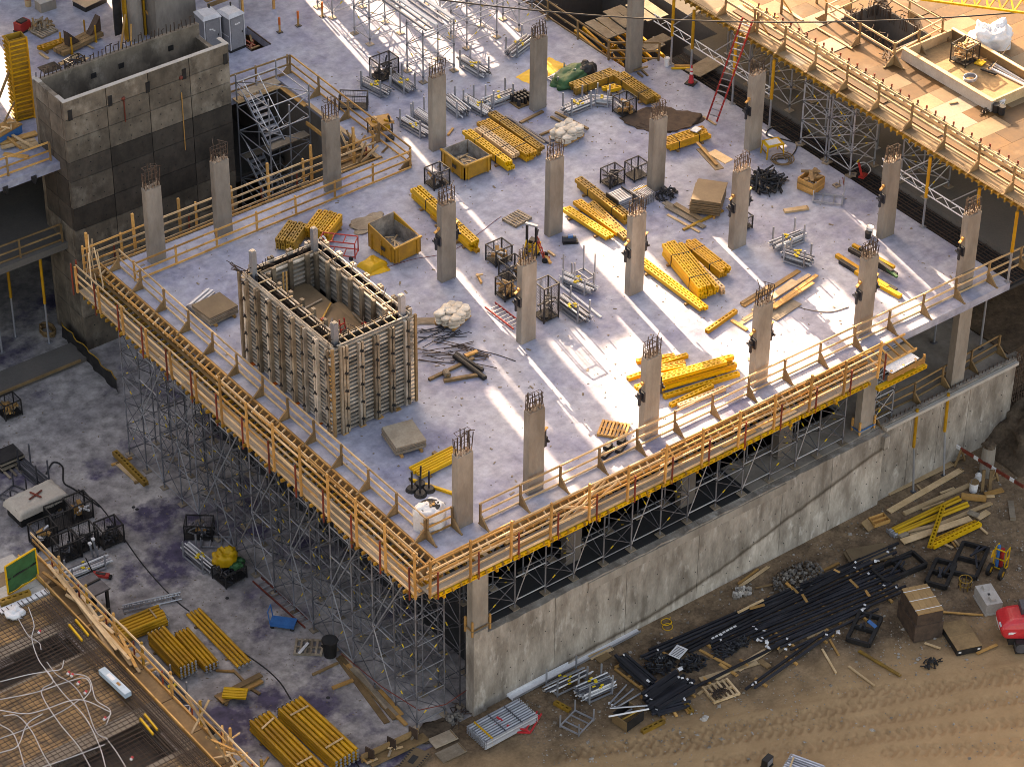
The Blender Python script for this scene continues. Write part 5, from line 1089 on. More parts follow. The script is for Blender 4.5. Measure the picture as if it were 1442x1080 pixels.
# yellow stacker (walk-behind forklift)
t = thing('pallet_stacker', 'yellow and black walk-behind pallet stacker with a red hand truck', 'forklift', at(748, 362), R(28))
for y in (-.25, .25): bar(t, 'fork', 'yellow_bright', (-1.6, y, .1), (-.1, y, .12), .14, .08); box(t, 'mast', 'black', (0, y, .95), (.12, .10, 1.9)); bar(t, 'stay', 'yellow_bright', (-.5, y, .1), (-.05, y, 1.0), .06, .06)
box(t, 'battery_box', 'yellow_bright', (.3, 0, .45), (.45, .6, .5)); box(t, 'mast_top', 'steel', (0, 0, 1.95), (.16, .66, .1)); box(t, 'cover', 'black', (.32, 0, .78), (.35, .45, .2)); bar(t, 'tiller', 'black', (.5, 0, .6), (.85, 0, 1.15), .05, .05)
for x, y in ((.3, -.3), (.3, .3), (-1.5, -.25), (-1.5, .25)): rod(t, 'wheel', 'black', (x, y - .05, .09), (x, y + .05, .09), .1, 10)
t = thing('hand_truck', 'red two-wheel hand truck parked behind the pallet stacker', 'hand truck', at(766, 366), R(-40))
for y in (-.2, .2): rod(t, 'side_tube', 'red', (0, y, .15), (-.35, y, 1.25), .03); rod(t, 'wheel', 'black', (.05, y * 1.4 - .04, .14), (.05, y * 1.4 + .04, .14), .15, 12)
for k in range(4): rod(t, 'cross_tube', 'red', (-.09 * k, -.2, .3 + k * .28), (-.09 * k, .2, .3 + k * .28), .025)
box(t, 'toe_plate', 'red', (.15, 0, .06), (.3, .45, .03))
t = thing('motor', 'blue-black electric pump lying on the deck behind the stacking frame', 'pump', ctr(793, 328, 813, 348, .3), R(-30)); rod(t, 'motor_body', 'black_blue', (-.4, 0, .2), (.3, 0, .2), .18, 10); box(t, 'base', 'black', (0, 0, .05), (.8, .4, .08)); box(t, 'terminal_box', 'blue', (0, 0, .4), (.25, .2, .12))
jumble('heap of black couplers at the foot of the cage column', ctr(922, 263, 955, 283, .25), .65, .45, .3, ['black', 'black_blue'], 90, seed=5, name='coupler_heap', cat='couplers', part='couplers')
for k in range(1): pass
for k, (x, y, lb) in enumerate(((855, 640, 'left'), (875, 632, 'right'))):
    t = thing('black_clamp', 'black steel clamp lying behind the front rail, %s one of two' % lb, 'clamp', at(x, y), R(20 + k * 8), 0 or 'black clamps by the rail'); box(t, 'jaw', 'black', (0, 0, .15), (.9, .3, .2)); box(t, 'jaw', 'black', (.2, .1, .3), (.4, .3, .25)); rod(t, 'handle', 'black', (-.3, 0, .2), (.8, .2, .25), .05)
jumble('tangle of black netting and rope right of the plywood stack', ctr(1058, 236, 1100, 278, .4), .95, .85, .4, ['black', 'black_blue'], 120, seed=11, name='netting', cat='netting', part='net', ln=1.1, th=.07); t = thing('black_pipe', 'black plastic pipes lying on the tangled netting', 'pipe', at(1062, 246))
for k in range(5): rod(t, 'pipe', 'black', (k * .12, -k * .1, .25 + J(.1)), at(1100 - k * 3, 268 - k * 7) - at(1062, 246) + Vector((0, 0, .3)), .06, 6)
t = thing('slatted_crate', 'square slatted wooden crate with boards on top on the right deck', 'crate', ctr(1122, 241, 1162, 274, .75), R(12))
for k in range(6): 
    for s, c in (((1.0, .05, .1), (0, -.5, .1 + k * .115)), ((.05, 1.0, .1), (-.5, 0, .1 + k * .115)), ((1.0, .05, .1), (0, .5, .1 + k * .115)), ((.05, 1.0, .1), (.5, 0, .1 + k * .115))): box(t, 'slat', 'wood', c, s)
for k in range(5): box(t, 'loose_board', 'wood_brown', (J(.2), J(.2), .80 + k * .04), (1.0, .2, .06), J(1.2))
t = thing('work_table', 'yellow folding worktable with a white sheet on top beside the column', 'table', ctr(1074, 196, 1102, 222, .8), R(-15)); box(t, 'table_top', 'yellow_bright', (0, 0, .75), (1.0, .75, .07)); box(t, 'white_sheet', 'white', (0, 0, .795), (.7, .5, .015))
for x in (-1, 1):
    for y in (-1, 1): bar(t, 'leg', 'yellow_bright', (x * .45, y * .32, .72), (x * .5, y * .36, 0), .06, .06); bar(t, 'leg_brace', 'yellow_bright', (x * .46, -.3, .3), (x * .46, .3, .32), .04, .04)
t = thing('coil', 'yellow rope coil on the deck beside the worktable', 'rope', at(1101, 228)); add(t, 'rope', new_mesh('rope', *tube_path([(math.cos(a * .5) * (.28 + .01 * a), math.sin(a * .5) * (.28 + .01 * a), .04 + .004 * a) for a in range(40)], .035), 'wood_brown', True))
t = thing('saw_bench', 'tan saw bench with tools beside the stair opening rail', 'bench', ctr(517, 160, 553, 198, .9), R(-15)); box(t, 'bench_top', 'wood', (0, 0, .85), (1.3, .9, .08))
for x in (-.55, .55):
    for y in (-.38, .38): box(t, 'leg', 'black', (x, y, .42), (.06, .06, .84))
box(t, 'shelf', 'wood_brown', (0, 0, .35), (1.1, .7, .04)); rod(t, 'saw_blade', 'black', (.4, -.3, 1.05), (.43, -.3, 1.05), .2, 14)
for k in range(6): box(t, 'tool', rng.choice(['wood_brown', 'black', 'wood_pale', 'yellow']), (J(.5), J(.35), .94), (.25, .12, .1), J(2))
box(t, 'yellow_case', 'yellow_bright', (.3, -.1, .46), (.4, .3, .2)); lump('small black bag under the saw bench', at(549, 197), .25, .2, .25, 'black', name='bag', cat='bag', part='bag')
bucket('white bucket with black lid at the foot of the right deck column', at(1224, 331), r=.2, h=.5, m='white', m2='white'); bucket('black bucket beside the white one at the column foot', at(1222, 335), r=.17, h=.35, m='black'); bucket('tall white jug by the brown pit rail', at(939, 93), r=.15, h=.5)
t = thing('traffic_cone', 'orange traffic cone with white bands on the back deck', 'cone', at(973, 118)); v, f = cyl(12, .17, .035)
add(t, 'cone', new_mesh('cone', [(a, b, c * 1.15) for a, b, c in v], f, 'red_bright')); box(t, 'base', 'black', (0, 0, .04), (.55, .55, .08), .4)
for z, r_ in ((.62, .10), (.85, .075)): v, f = cyl(12, r_ + .006, r_ - .012); add(t, 'white_band', new_mesh('white_band', [(a, b, z + c * .13) for a, b, c in v], f, 'white'))
for k, (x, y) in enumerate(((394, 46), (420, 37), (454, 24))):
    t = thing('delineator', 'orange topped post on the back deck, %s of three' % ['leftmost', 'middle', 'rightmost'][k], 'post', at(x, y), 0, 'orange topped posts'); rod(t, 'post', 'wood', (0, 0, 0), (0, 0, .5), .06, 8); rod(t, 'top', 'orange', (0, 0, .5), (0, 0, .95), .07, 8); box(t, 'foot', 'black', (0, 0, .02), (.3, .3, .04))
lump('spread of wet earth on the deck below the old yellow beams', ctr(890, 152, 975, 188), 1.7, 1.2, .05, 'earth_mat', seed=9, name='earth_patch', cat='earth', part='earth', rz=-.6, flat=.9, rough=.5); lump('low mound of tan sand between the skip and the yellow beam stacks', ctr(490, 300, 545, 330), 1.0, .7, .04, 'wood_grey', seed=19, name='sand_patch', cat='sand', part='sand', flat=.9, rough=.5)
scrap_bars('bent thin rebar and stirrups scattered before the formwork box', at(640, 500), R(-40), 2.2, 22, 1.1, 'rebar'); scrap_bars('dark steel bars beside the wrapped sacks and formwork box', at(620, 470), R(-20), 2.4, 14, .8, 'black_blue')
t = thing('black_drain_pipe', 'black corrugated pipe lying on timbers before the formwork box', 'pipe', at(640, 505)); rod(t, 'pipe', 'black', (0, 0, .18), at(683, 535) - at(640, 505) + Vector((0, 0, .1)), .14, 10); rod(t, 'pipe', 'black', (.2, .15, .15), at(678, 528) - at(640, 505) + Vector((.2, .15, .1)), .1, 8)
t = thing('pipe_roll', 'short tan pipe roll beside the black corrugated pipe', 'pipe', at(629, 532)); rod(t, 'roll', 'wood_grey', (0, -.1, .18), (.1, .25, .18), .17, 12); rod(t, 'roll_core', 'wood_brown', (-.01, -.13, .18), (0, -.1, .18), .08, 10)
cable('long thin rebar lying free on the deck', [(668, 492), (700, 500), (726, 509)], .02, 0, 'rebar', 'rebar_rod', 'rebar'); cable('bent cable on the sunny deck by the loose planks', [(1115, 428), (1135, 436), (1168, 440), (1195, 433)], .02, 0, 'waler'); cable('thin red line across the deck beside the second skip', [(535, 380), (580, 366), (640, 352), (706, 305)], .012, 0, 'rust_red', 'string_line', 'string line'); cable('black air hose looping from the pour strip to the worktable', [(1085, 226), (1112, 222), (1122, 205), (1105, 198), (1080, 192), (1085, 182), (1110, 178)], .035, 0, 'black', 'hose', 'hose')
t = thing('red_stand', 'small red steel stand beside the pour strip', 'stand', at(1214, 250), R(20)); bar(t, 'upright', 'red', (0, 0, 0), (-.15, .2, .9), .12, .12); box(t, 'foot', 'red', (.1, 0, .05), (.5, .3, .1)); cable('white hose loop by the red stand', [(1218, 250), (1226, 240), (1218, 230), (1204, 232)], .03, -.02, 'white', 'hose', 'hose')
for k, (x, y) in enumerate(((1178, 262), (1163, 230), (1201, 247), (1125, 204))):
    t = thing('timber_pad', 'square timber pad on the deck by the plywood shoring, %s from the ladder' % ORD[3 - k], 'timber pad', at(x, y), R(20 * k), 'timber pads'); t['group'] = 'timber pads'; box(t, 'pad', 'wood_grey', (0, 0, .04), (.35, .35, .07)); box(t, 'top_plate', 'steel_dark', (0, 0, .085), (.15, .15, .015))
t = thing('white_sign', 'white sign lying on the yellow beams near the ladder', 'sign', at(980, 183, .62)); box(t, 'board', 'white', (0, 0, .03), (.5, .4, .03), .3); box(t, 'frame', 'steel', (0, 0, .01), (.54, .44, .02), .3)
t = thing('yellow_tool', 'yellow level and timbers lying by the pit rail', 'tool', at(960, 97)); bar(t, 'level', 'yellow_bright', (-.5, .3, .05), (.5, -.4, .05), .15, .08); bar(t, 'timber', 'wood', (-.2, .4, .05), (.6, -.2, .05), .12, .1)
t = thing('thin_stakes', 'cluster of three survey stakes on the right deck near the crate', 'stakes', at(1187, 262)); 
for k in range(3): rod(t, 'stake', 'rust_red' if k == 1 else 'waler', (k * .2 - .2, J(.15), 0), (k * .2 - .2, J(.15), .4 + .1 * k), .025)
t = thing('floor_drain', 'small dark drain cover in the left part of the deck', 'drain', (-9.68, 17.82, -.1)); box(t, 'cover', 'black', (0, 0, .05), (.3, .3, .03)); box(t, 'cover_frame', 'wood_brown', (0, 0, .02), (.34, .34, .03))
cable('black cable loop on the right deck near the column with the bucket', [(1198, 358), (1210, 352), (1224, 344), (1232, 348)], .02, 0, 'waler')
# ================================================================== SCAFFOLD FRAMES ON THE BACK DECK
for i, (x, y, lb) in enumerate(((10.5, 31.8, 'nearest'), (10.5, 36.9, 'second from the near end'), (10.5, 40.6, 'left rear'), (14.6, 33.3, 'right hand'), (15.6, 37.2, 'right rear'), (18.2, 33.2, 'farthest right'))):
    scaffold_tower('%s pale scaffold frame standing on the back deck' % lb, x, y, x + 2.1, y + 1.5, 0, 3.3, 1.45, 'scaffold frames on the back deck', 'steel', .038)
t = thing('scaffold_beams', 'aluminium beams laid on top of the back deck scaffold frames', 'beams', (10.5, 31.8, 3.3))
for k in range(6): bar(t, 'beam', 'steel', (.1 + k * .38, -.2, .06), (.1 + k * .38 + J(.1), 7.0, .08), .10, .12) if k not in (2, 5) else bar(t, 'beam', 'white', (.1 + k * .38, -.1, .10), (.1 + k * .38, 4.5, .10), .22, .10)
for k in range(4): rod(t, 'tube', 'steel', (-.4, k * 1.6, -.5), (6.2, k * 1.7 + .6, -.5), .036)
# ================================================================== STAIR TOWER IN THE OPENING
st = thing('stair_tower', 'scaffold stair tower with steel treads standing in the opening beside the core tower', 'stairs', (1.3, 33.2, GROUND))
for x in (0, 1.3, 2.6):
    for y in (0, 3.2): rod(st, 'leg', 'steel', (x, y, 0), (x, y, 13.4 if x != 1.3 else 12.6), .045)
for k in range(9):
    z = .5 + k * 1.55
    for y in (0, 3.2): rod(st, 'ledger', 'steel', (0, y, z), (2.6, y, z), .034)
    for x in (0, 2.6): rod(st, 'ledger', 'steel', (x, 0, z), (x, 3.2, z), .034)
    rod(st, 'brace', 'steel', (0 if k % 2 else 2.6, 0, z), (2.6 if k % 2 else 0, 0, z + 1.5), .028); rod(st, 'brace', 'steel', (0, 0 if k % 2 else 3.2, z), (0, 3.2 if k % 2 else 0, z + 1.5), .028)
for f_ in range(6):
    z0 = f_ * 2.0 + .2; xo = .15 if f_ % 2 else 1.5
    for k in range(8):
        s = (k + .5) / 8; yy = .5 + 2.1 * (s if f_ % 2 else 1 - s); box(st, 'tread', 'steel', (xo + .5, yy, z0 + s * 2.0), (.95, .26, .04))
    for dx in (0, 1.0): bar(st, 'stringer', 'steel', (xo + dx, .4 if f_ % 2 else 2.7, z0), (xo + dx, 2.7 if f_ % 2 else .4, z0 + 2.0), .05, .16); rod(st, 'handrail', 'white', (xo + dx, .4 if f_ % 2 else 2.7, z0 + 1), (xo + dx, 2.7 if f_ % 2 else .4, z0 + 3.0), .028)
    box(st, 'landing', 'wood_grey', (1.3, 3.0 if f_ % 2 else .25, z0 + 2.0), (2.5, .6, .05))
box(st, 'top_landing', 'wood_pale', (1.3, 3.4, 11.75), (2.8, 1.0, .06)); box(st, 'top_landing', 'wood', (3.1, 2.0, 11.6), (.8, 2.6, .06))
# crossed timbers on the corner of the opening
t = thing('timber_bracing', 'tangle of pale timber braces at the right corner of the stair opening', 'timber', (3.6, 28.4, -.6))
for k in range(12): a = Vector((J(.5), J(.9), rng.uniform(-.4, .3))); bar(t, 'brace', rng.choice(['wood', 'wood_pale', 'wood_brown']), a, a + Vector((J(.9), J(1.2), rng.uniform(.8, 2.3))), .06, .11)
bar(t, 'sole_plate', 'wood_pale', (.55, -1.6, .58), (.6, 5.4, .58), .25, .06); bar(t, 'brace', 'wood', (.1, -1.0, -.2), (.2, 5, -.3), .1, .2)
tri = thing('corner_platform', 'triangular dark platform edge at the right corner of the opening', 'platform', (3.2, 28.3, -.5)); box(tri, 'sheet', 'wood_brown', (0, 0, 0), (2.0, 2.4, .05)); 
for k in range(5): bar(tri, 'joist', 'wood_brown', (-.9, -1.1 + k * .55, .06), (1.0, -1.1 + k * .55, .06), .08, .1)
scaffold_tower('slim scaffold tower deep in the stair opening by the slab edge', 2.9, 27.6, 3.9, 28.8, GROUND, -.6, 1.6, 'scaffolds in the stair opening', 'steel_dark', .036)
for k, x in enumerate((-18.5, -17.2, -15.8, -14.6, -13.4, -12.1, -10.9)):
    t = thing('basement_prop', 'yellow prop under the slab left of the core tower, %s from the left' % ORD[k], 'prop', (x, 37.6 + (k % 3) * .8, GROUND), 0, 'props left of the core tower'); rod(t, 'inner_tube', 'steel', (0, 0, .04), (0, 0, 2.8), .06, 8); rod(t, 'outer_tube', 'yellow', (0, 0, 2.7), (0, 0, 6.3), .085, 8); box(t, 'foot_plate', 'steel', (0, 0, .03), (.28, .28, .04))
box(struct('rubble_sill', slab_mesh('rubble_sill', 'conc_dark', [(-60, 34.9, -9.9, 36.6)], [], GROUND, GROUND + .3)), 'kerb', 'wood_brown', (-15, 34.85, GROUND + .3), (9, .12, .12))
t = thing('black_silt_fence', 'low black sheeting fence along the foot of the core tower', 'fence', at(92, 478, GROUND))
P = [at(x, y, GROUND) - at(92, 478, GROUND) for x, y in ((88, 476), (112, 500), (140, 528), (168, 556))]
v, f = [], []
for i, p in enumerate(spline(P, 5)):
    for k, z in enumerate((0, .5, 1.0)): v.append((p.x + .08 * math.sin(i * 1.9 + k), p.y + .06 * math.cos(i * 1.3), z + .05 * math.sin(i)))
for i in range(len(v) // 3 - 1):
    for k in range(2): f.append((i * 3 + k, i * 3 + 3 + k, i * 3 + 4 + k, i * 3 + 1 + k))
add(t, 'sheeting', new_mesh('sheeting', v, f, 'black', True)); add(t, 'yellow_edge_rope', new_mesh('yellow_edge_rope', *tube_path([Vector(v[i * 3 + 2]) for i in range(len(v) // 3)], .035), 'yellow_old', True))
t = thing('rope_heap', 'heap of tan rope and cable at the foot of the core tower', 'rope', at(68, 470, GROUND)); add(t, 'rope', new_mesh('rope', *tube_path([(math.cos(a * .7) * (.3 + .02 * (a % 7)), math.sin(a * .7) * (.5 + .03 * (a % 5)), .06 + .008 * a) for a in range(50)], .045), 'wood_brown', True))
# ================================================================== TOP LEFT: SLAB BEHIND THE CORE TOWER
t = thing('column_form', 'tall yellow steel column form standing on the slab left of the core tower', 'formwork', at(37, 168, .0) + Vector((0, .3, 0)), R(-8))
fh = 5.0
for nm, c, s in (('panel', (0, -.32, fh / 2), (.95, .05, fh)), ('panel', (-.46, 0, fh / 2), (.05, .7, fh)), ('panel', (.46, 0, fh / 2), (.05, .7, fh)), ('panel', (0, .32, fh / 2), (.95, .05, fh))): box(t, nm, 'yellow_old', c, s)
for k in range(19): z = .12 + k * (fh - .2) / 18; box(t, 'rib', 'yellow', (0, -.38, z), (1.05, .10, .06)); box(t, 'rib', 'yellow', (-.52, 0, z), (.10, .85, .06))
for x in (-.5, .5): box(t, 'flange', 'yellow', (x, -.38, fh / 2), (.07, .14, fh))
bar(t, 'push_pull_prop', 'wood_brown', (-.5, 0, 3.0), (-2.4, -.6, 0), .1, .1); bar(t, 'push_pull_prop', 'wood_brown', (-.4, -.3, 1.4), (-2.0, -1.2, 0), .08, .08)
t = thing('timber_rack', 'yellow trestles carrying rusty timbers on the slab behind the core tower', 'trestle', ctr(74, 45, 147, 72, .6), R(12))
for x in (-.9, .9): box(t, 'bearer', 'yellow', (x, 0, .08), (.1, 1.0, .1)); box(t, 'stake', 'yellow', (x, -.45, .55), (.07, .07, 1.1)); box(t, 'stake', 'yellow', (x, .45, .55), (.07, .07, 1.1))
for k in range(3): box(t, 'beam', 'wood_brown', (0, -.3 + k * .3, .26), (3.0, .26, .24))
for x, s in ((-.5, 1), (1.2, -1)): add(t, 'rusty_bracket', new_mesh('rusty_bracket', [(-.35, -.2, .4), (.45, -.2, .4), (-.35, -.2, 1.3), (-.35, .2, .4), (.45, .2, .4), (-.35, .2, 1.3)], [(0, 1, 2), (5, 4, 3), (0, 3, 4, 1), (1, 4, 5, 2), (2, 5, 3, 0)], 'rebar'), Matrix.Translation((x, 0, 0)) @ Matrix.Rotation(0 if s > 0 else math.pi, 4, 'Z'))
pallet('broken pallet behind the yellow column form', ctr(47, 28, 78, 58, .3), R(10)); jumble('heap of brown timber scrap behind the yellow column form', ctr(44, 28, 72, 45, .3), .7, .5, .4, ['wood_brown', 'wood_grey'], 60, seed=12, part='scrap', ln=.6, th=.1)
t = thing('red_engine', 'small red engine box behind the yellow column form', 'engine', ctr(21, 30, 42, 46, .5), R(15)); box(t, 'housing', 'red', (0, 0, .35), (.8, .55, .5)); box(t, 'cover', 'black', (0, 0, .63), (.5, .4, .1)); box(t, 'skid', 'black', (0, 0, .06), (.9, .6, .1))
beam_bundle('short yellow beams lying left of the trestles', (55, 72), (92, 60), 2, 1, m='yellow', bw=.2)
pp('scattered offcuts on the slab behind the core tower', [((56, 76), (68, 84), .15, .08, 'wood_pale', 0), ((78, 66), (90, 78), .2, .06, 'wood_pale', 0), ((84, 92), (110, 78), .3, .06, 'wood_pale', 0), ((112, 90), (124, 82), .2, .06, 'wood_pale', 0), ((118, 62), (132, 70), .12, .06, 'wood_pale', 0)])
mesh_cage('small black frame with yellow fittings behind the core tower', ctr(92, 80, 118, 100, .4), R(10), 1.0, .5, .45, fill='scrap'); drape('dark round rubber mat behind the core tower', ctr(58, 89, 82, 103), 0, 1.1, .9, .03, 'black', n=12, name='mat', cat='mat')
bucket('tan paint pail at the top left of the slab', at(40, 9), r=.2, h=.5, m='wood_pale', m2='red')
t = thing('concrete_plinth', 'small concrete plinth at the top left of the slab', 'plinth', ctr(52, 0, 76, 12, .6)); box(t, 'block', 'conc', (0, 0, .3), (1.0, .7, .6)); box(t, 'cap', 'conc_block', (0, 0, .61), (1.04, .74, .03))
t = thing('dark_skip', 'dark flat steel tray at the top left of the slab', 'tray', ctr(108, -6, 145, 12, .3), R(10)); box(t, 'tray', 'black', (0, 0, .15), (1.6, 1.1, .3)); box(t, 'rim', 'steel_dark', (0, 0, .31), (1.66, 1.16, .04))
t = thing('column_in_form', 'concrete column with yellow form strips and props behind the core tower', 'column', at(188, 62) + Vector((0, .3, 0))); rod(t, 'shaft', 'conc', (.45, .2, 0), (.45, .2, 6), .48, 14); box(t, 'form_strip', 'yellow', (-.12, .2, 3), (.12, .3, 6)); box(t, 'form_strip', 'yellow', (1.05, .2, 3), (.12, .3, 6)); box(t, 'form_leaf', 'black', (-.45, .45, 2.9), (.5, .1, 5))
for a, b_ in (((-.2, 0, 1.8), (-1.6, -1.4, 0)), ((0, -.2, 1.2), (-1.0, -1.7, 0)), ((1.1, 0, 1.6), (2.0, -.6, 0))): bar(t, 'prop', 'wood', a, b_, .1, .1)
t = thing('wall_block', 'thick concrete wall rising behind the core tower at the top edge', 'wall', (2.4, 44.4, 0)); box(t, 'wall', 'conc', (0, 2.0, 2.0), (2.6, 4.4, 4.0)); box(t, 'capping', 'wood_brown', (0, -.22, 3.9), (2.7, .1, .3))
t = thing('wood_platform', 'brown timber edge platform above the portable toilets', 'platform', (6.0, 43.6, 1.8))
for k in range(4): bar(t, 'board', 'wood_brown', (-2.0, k * .3, .1), (2.6, k * .3 + .1, .1), .26, .06)
for k in range(3): box(t, 'post', 'wood', (-1.8 + k * 2.1, -.15, -.9), (.12, .12, 1.8)); 
bar(t, 'rail', 'wood', (-2.0, -.2, .5), (2.7, -.2, .6), .06, .14); bar(t, 'rail', 'wood_brown', (-2.0, -.2, -.1), (2.7, -.2, 0), .06, .25)
def toilet(label, c, rz):
    c = Vector(c); c.z = 0; t = thing('portable_toilet', label, 'toilet', c, rz, 'portable toilets')
    box(t, 'skid', 'black', (0, 0, .07), (1.1, 1.2, .14)); box(t, 'cabin', 'toilet', (0, 0, 1.15), (1.05, 1.15, 2.05)); dr_ = box(t, 'door', 'toilet', (-.02, -.59, 1.12), (.80, .03, 1.85)); sub(box(t, 'door_handle', 'black', (.32, -.615, 1.1), (.06, .03, .12)), dr_)
    for x in (-.49, .49): box(t, 'corner_trim', 'toilet_roof', (x, -.58, 1.15), (.06, .04, 2.0))
    v = [(-.58, -.64, 0), (.58, -.64, 0), (.58, .64, 0), (-.58, .64, 0), (-.42, -.45, .16), (.42, -.45, .16), (.42, .45, .16), (-.42, .45, .16)]; add(t, 'roof', new_mesh('roof', v, [(0, 3, 2, 1), (4, 5, 6, 7), (0, 1, 5, 4), (1, 2, 6, 5), (2, 3, 7, 6), (3, 0, 4, 7)], 'toilet_roof'), Matrix.Translation((0, 0, 2.18)))
    for k, (dx, dz) in enumerate(((-.15, 1.55), (-.02, 1.52), (.09, 1.42)) if 'left' in label else ((-.1, 1.7), (.02, 1.7), (.14, 1.72))): box(t, 'decal', 'white', (dx, -.612, dz), (.12, .008, .09), 0, 0, .4)
    rod(t, 'vent_pipe', 'black', (.3, .35, 2.3), (.3, .35, 2.55), .05, 8)
    for z in (.5, 1.0): box(t, 'side_rib', 'toilet_roof', (-.535, 0, z), (.02, 1.0, .05))
    return t
toilet('grey portable toilet with three white decals, left one', (3.05, 41.9, 0), R(-6)); toilet('grey portable toilet with the door facing the deck, right one', (4.2, 41.35, 0), R(4))
t = thing('floor_hole_edge', 'dark floor opening with loose boards beside the portable toilets', 'floor opening', (5.4, 41.4, -.3)); 
for k in range(5): bar(t, 'board', rng.choice(['wood_brown', 'rust_red', 'wood_grey']), (J(.4), J(.8), J(.1)), (J(.5), J(.9), J(.1)), .12, .06)
for k in range(2): bar(t, 'edge_strip', 'rebar', ((-.62, .63)[k], -1.2, .33), ((-.62, .63)[k], 1.2, .33), .06, .06)
t = thing('dark_post', 'thin grey post right of the portable toilets', 'post', (6.6, 44.2, 0)); rod(t, 'pole', 'steel', (0, 0, 0), (0, 0, 3), .06, 8); box(t, 'base', 'steel_dark', (0, 0, .02), (.3, .3, .03))
pp('pile of pale boards by the rail left of the core tower', [((0, 205), (52, 190), .4, .1, 'wood', .05), ((2, 212), (50, 200), .3, .06, 'wood_pale', .12), ((5, 218), (40, 222), .3, .06, 'wood', .0), ((18, 196), (48, 214), .15, .08, 'wood_pale', .2), ((30, 210), (54, 205), .5, .05, 'wood_pale', .1), ((0, 190), (30, 215), .12, .1, 'wood', .2)])
t = thing('timber_box', 'orange topped box with a blue side at the left edge of the slab', 'box', ctr(-8, 172, 21, 200, .6), R(15)); box(t, 'body', 'blue', (0, 0, .25), (1.7, .9, .5)); box(t, 'lid', 'wood', (0, 0, .53), (1.75, .95, .06)); 
for k in range(4): box(t, 'tool', 'wood_pale', (J(.6), J(.3), .6), (.5, .1, .06), J(2))
for k, x in enumerate((-11.9, -10.2)): t = thing('hanging_bracket', 'dark bracket hung on the slab edge left of the core tower, %s' % ('outer', 'inner')[k], 'bracket', (x - 1.0, 36.66, -.4)); box(t, 'plate', 'black', (0, 0, 0), (.3, .06, .35)); box(t, 'hook', 'black', (0, -.05, -.12), (.12, .1, .3))
# ================================================================== THINGS ON THE PLYWOOD DECK
lump('big crumpled white plastic sheet heap on the upper deck', at(1393, 50, UPPER + .5), 1.2, 1.0, 1.1, 'white', UPPER + .0, 21, 'plastic_heap', 'plastic sheet', .5, 'sheet', flat=.45)
mesh_cage('wire cage heaped with firewood-like offcuts on the upper deck tray', ctr(1338, 56, 1380, 94, 1.0, UPPER), R(8), 1.15, 1.0, .95, UPPER + .05, 'wood'); 
wp = thing('offcut_heap', 'timber offcuts piled above the rim of the upper deck cage', 'timber', ctr(1338, 56, 1380, 94, 1.0, UPPER) + Vector((0, 0, .75)))
for k in range(26): bar(wp, 'offcut', rng.choice(['wood', 'wood_brown', 'wood_pale']), (J(.4), J(.35), rng.uniform(-.1, .35)), (J(.5), J(.45), rng.uniform(0, .45)), .10, .07)
t = thing('shovel', 'yellow plastic shovel lying in the upper deck tray', 'shovel', at(1380, 90, UPPER + .08)); box(t, 'blade', 'yellow_bright', (0, 0, .06), (.5, .45, .05), .3); rod(t, 'shaft', 'wood', (.1, .1, .08), at(1408, 75, UPPER + .1) - at(1380, 90, UPPER + .08), .025); 
t = thing('broom', 'push broom with black brush in the upper deck tray', 'broom', at(1392, 103, UPPER + .08)); box(t, 'brush', 'black', (0, 0, .08), (.12, .9, .1), .3); rod(t, 'shaft', 'wood_pale', (0, 0, .1), at(1421, 73, UPPER + .1) - at(1392, 103, UPPER + .08) + Vector((0, 0, .4)), .022)
for k in range(3): t = thing('white_pipe', 'white plastic pipe in the upper deck tray, %s of three' % ('nearest', 'middle', 'farthest')[k], 'pipe', at(1393 + k * 3, 96 - k * 3, UPPER + .1), 0, 'white pipes in the tray'); rod(t, 'pipe', 'white' if k != 1 else 'steel_dark', (0, 0, .02), at(1446, 122 - k * 2, UPPER + .1) - at(1393 + k * 3, 96 - k * 3, UPPER + .1) + Vector((0, 0, .02)), .07, 8); rod(t, 'socket', 'black', (-.02, .03, .02), (.04, -.06, .03), .085, 8)
t = thing('hose_coil', 'grey hose coil in the upper deck tray', 'hose', at(1366, 114, UPPER + .08)); add(t, 'hose', new_mesh('hose', *tube_path([(math.cos(a * .45) * .36, math.sin(a * .45) * .30, .06 + .006 * a) for a in range(34)], .05), 'steel', True))
bucket('white bucket beside two black ones on the upper deck', at(1409, 150, UPPER), UPPER, .2, .4, 'white'); bucket('left black bucket on the upper deck', at(1402, 158, UPPER), UPPER, .19, .45, 'black'); bucket('right black bucket on the upper deck', at(1410, 161, UPPER), UPPER, .19, .48, 'black')
scrap_bars('small heap of rebar ties by the upper deck buckets', at(1387, 158, UPPER), .4, .8, 14, .3, 'rebar', .02, UPPER, 'tie_heap', 'rebar'); scrap_bars('rebar bundle lying by the corner of the plywood deck opening', at(1250, 80, UPPER), 1.0, 1.6, 10, .35, 'rebar', .022, UPPER + .02, 'rebar_bundle', 'rebar')
for k, (a, b_) in enumerate((((1225, 108), (1290, 150)), ((1150, 40), (1200, 70)), ((1300, 165), (1340, 190)))): plank('long batten lying on the plywood deck, %s' % ('middle one', 'near the opening', 'near the buckets')[k], a, b_, UPPER, .10, .06, 'wood_pale')
plank('dark twig-like offcut on the plywood deck', (1337, 147), (1349, 145), UPPER, .08, .05, 'wood_brown')
pp('boards stacked at the back corner of the plywood deck', [((1040, 10), (1090, 40), .3, .08, 'wood_pale', 0), ((1055, 5), (1095, 28), .2, .08, 'wood', .08), ((1100, 10), (1130, 30), .2, .06, 'wood_pale', 0), ((1064, 30), (1080, 20), .12, .1, 'wood_brown', .1)], UPPER)
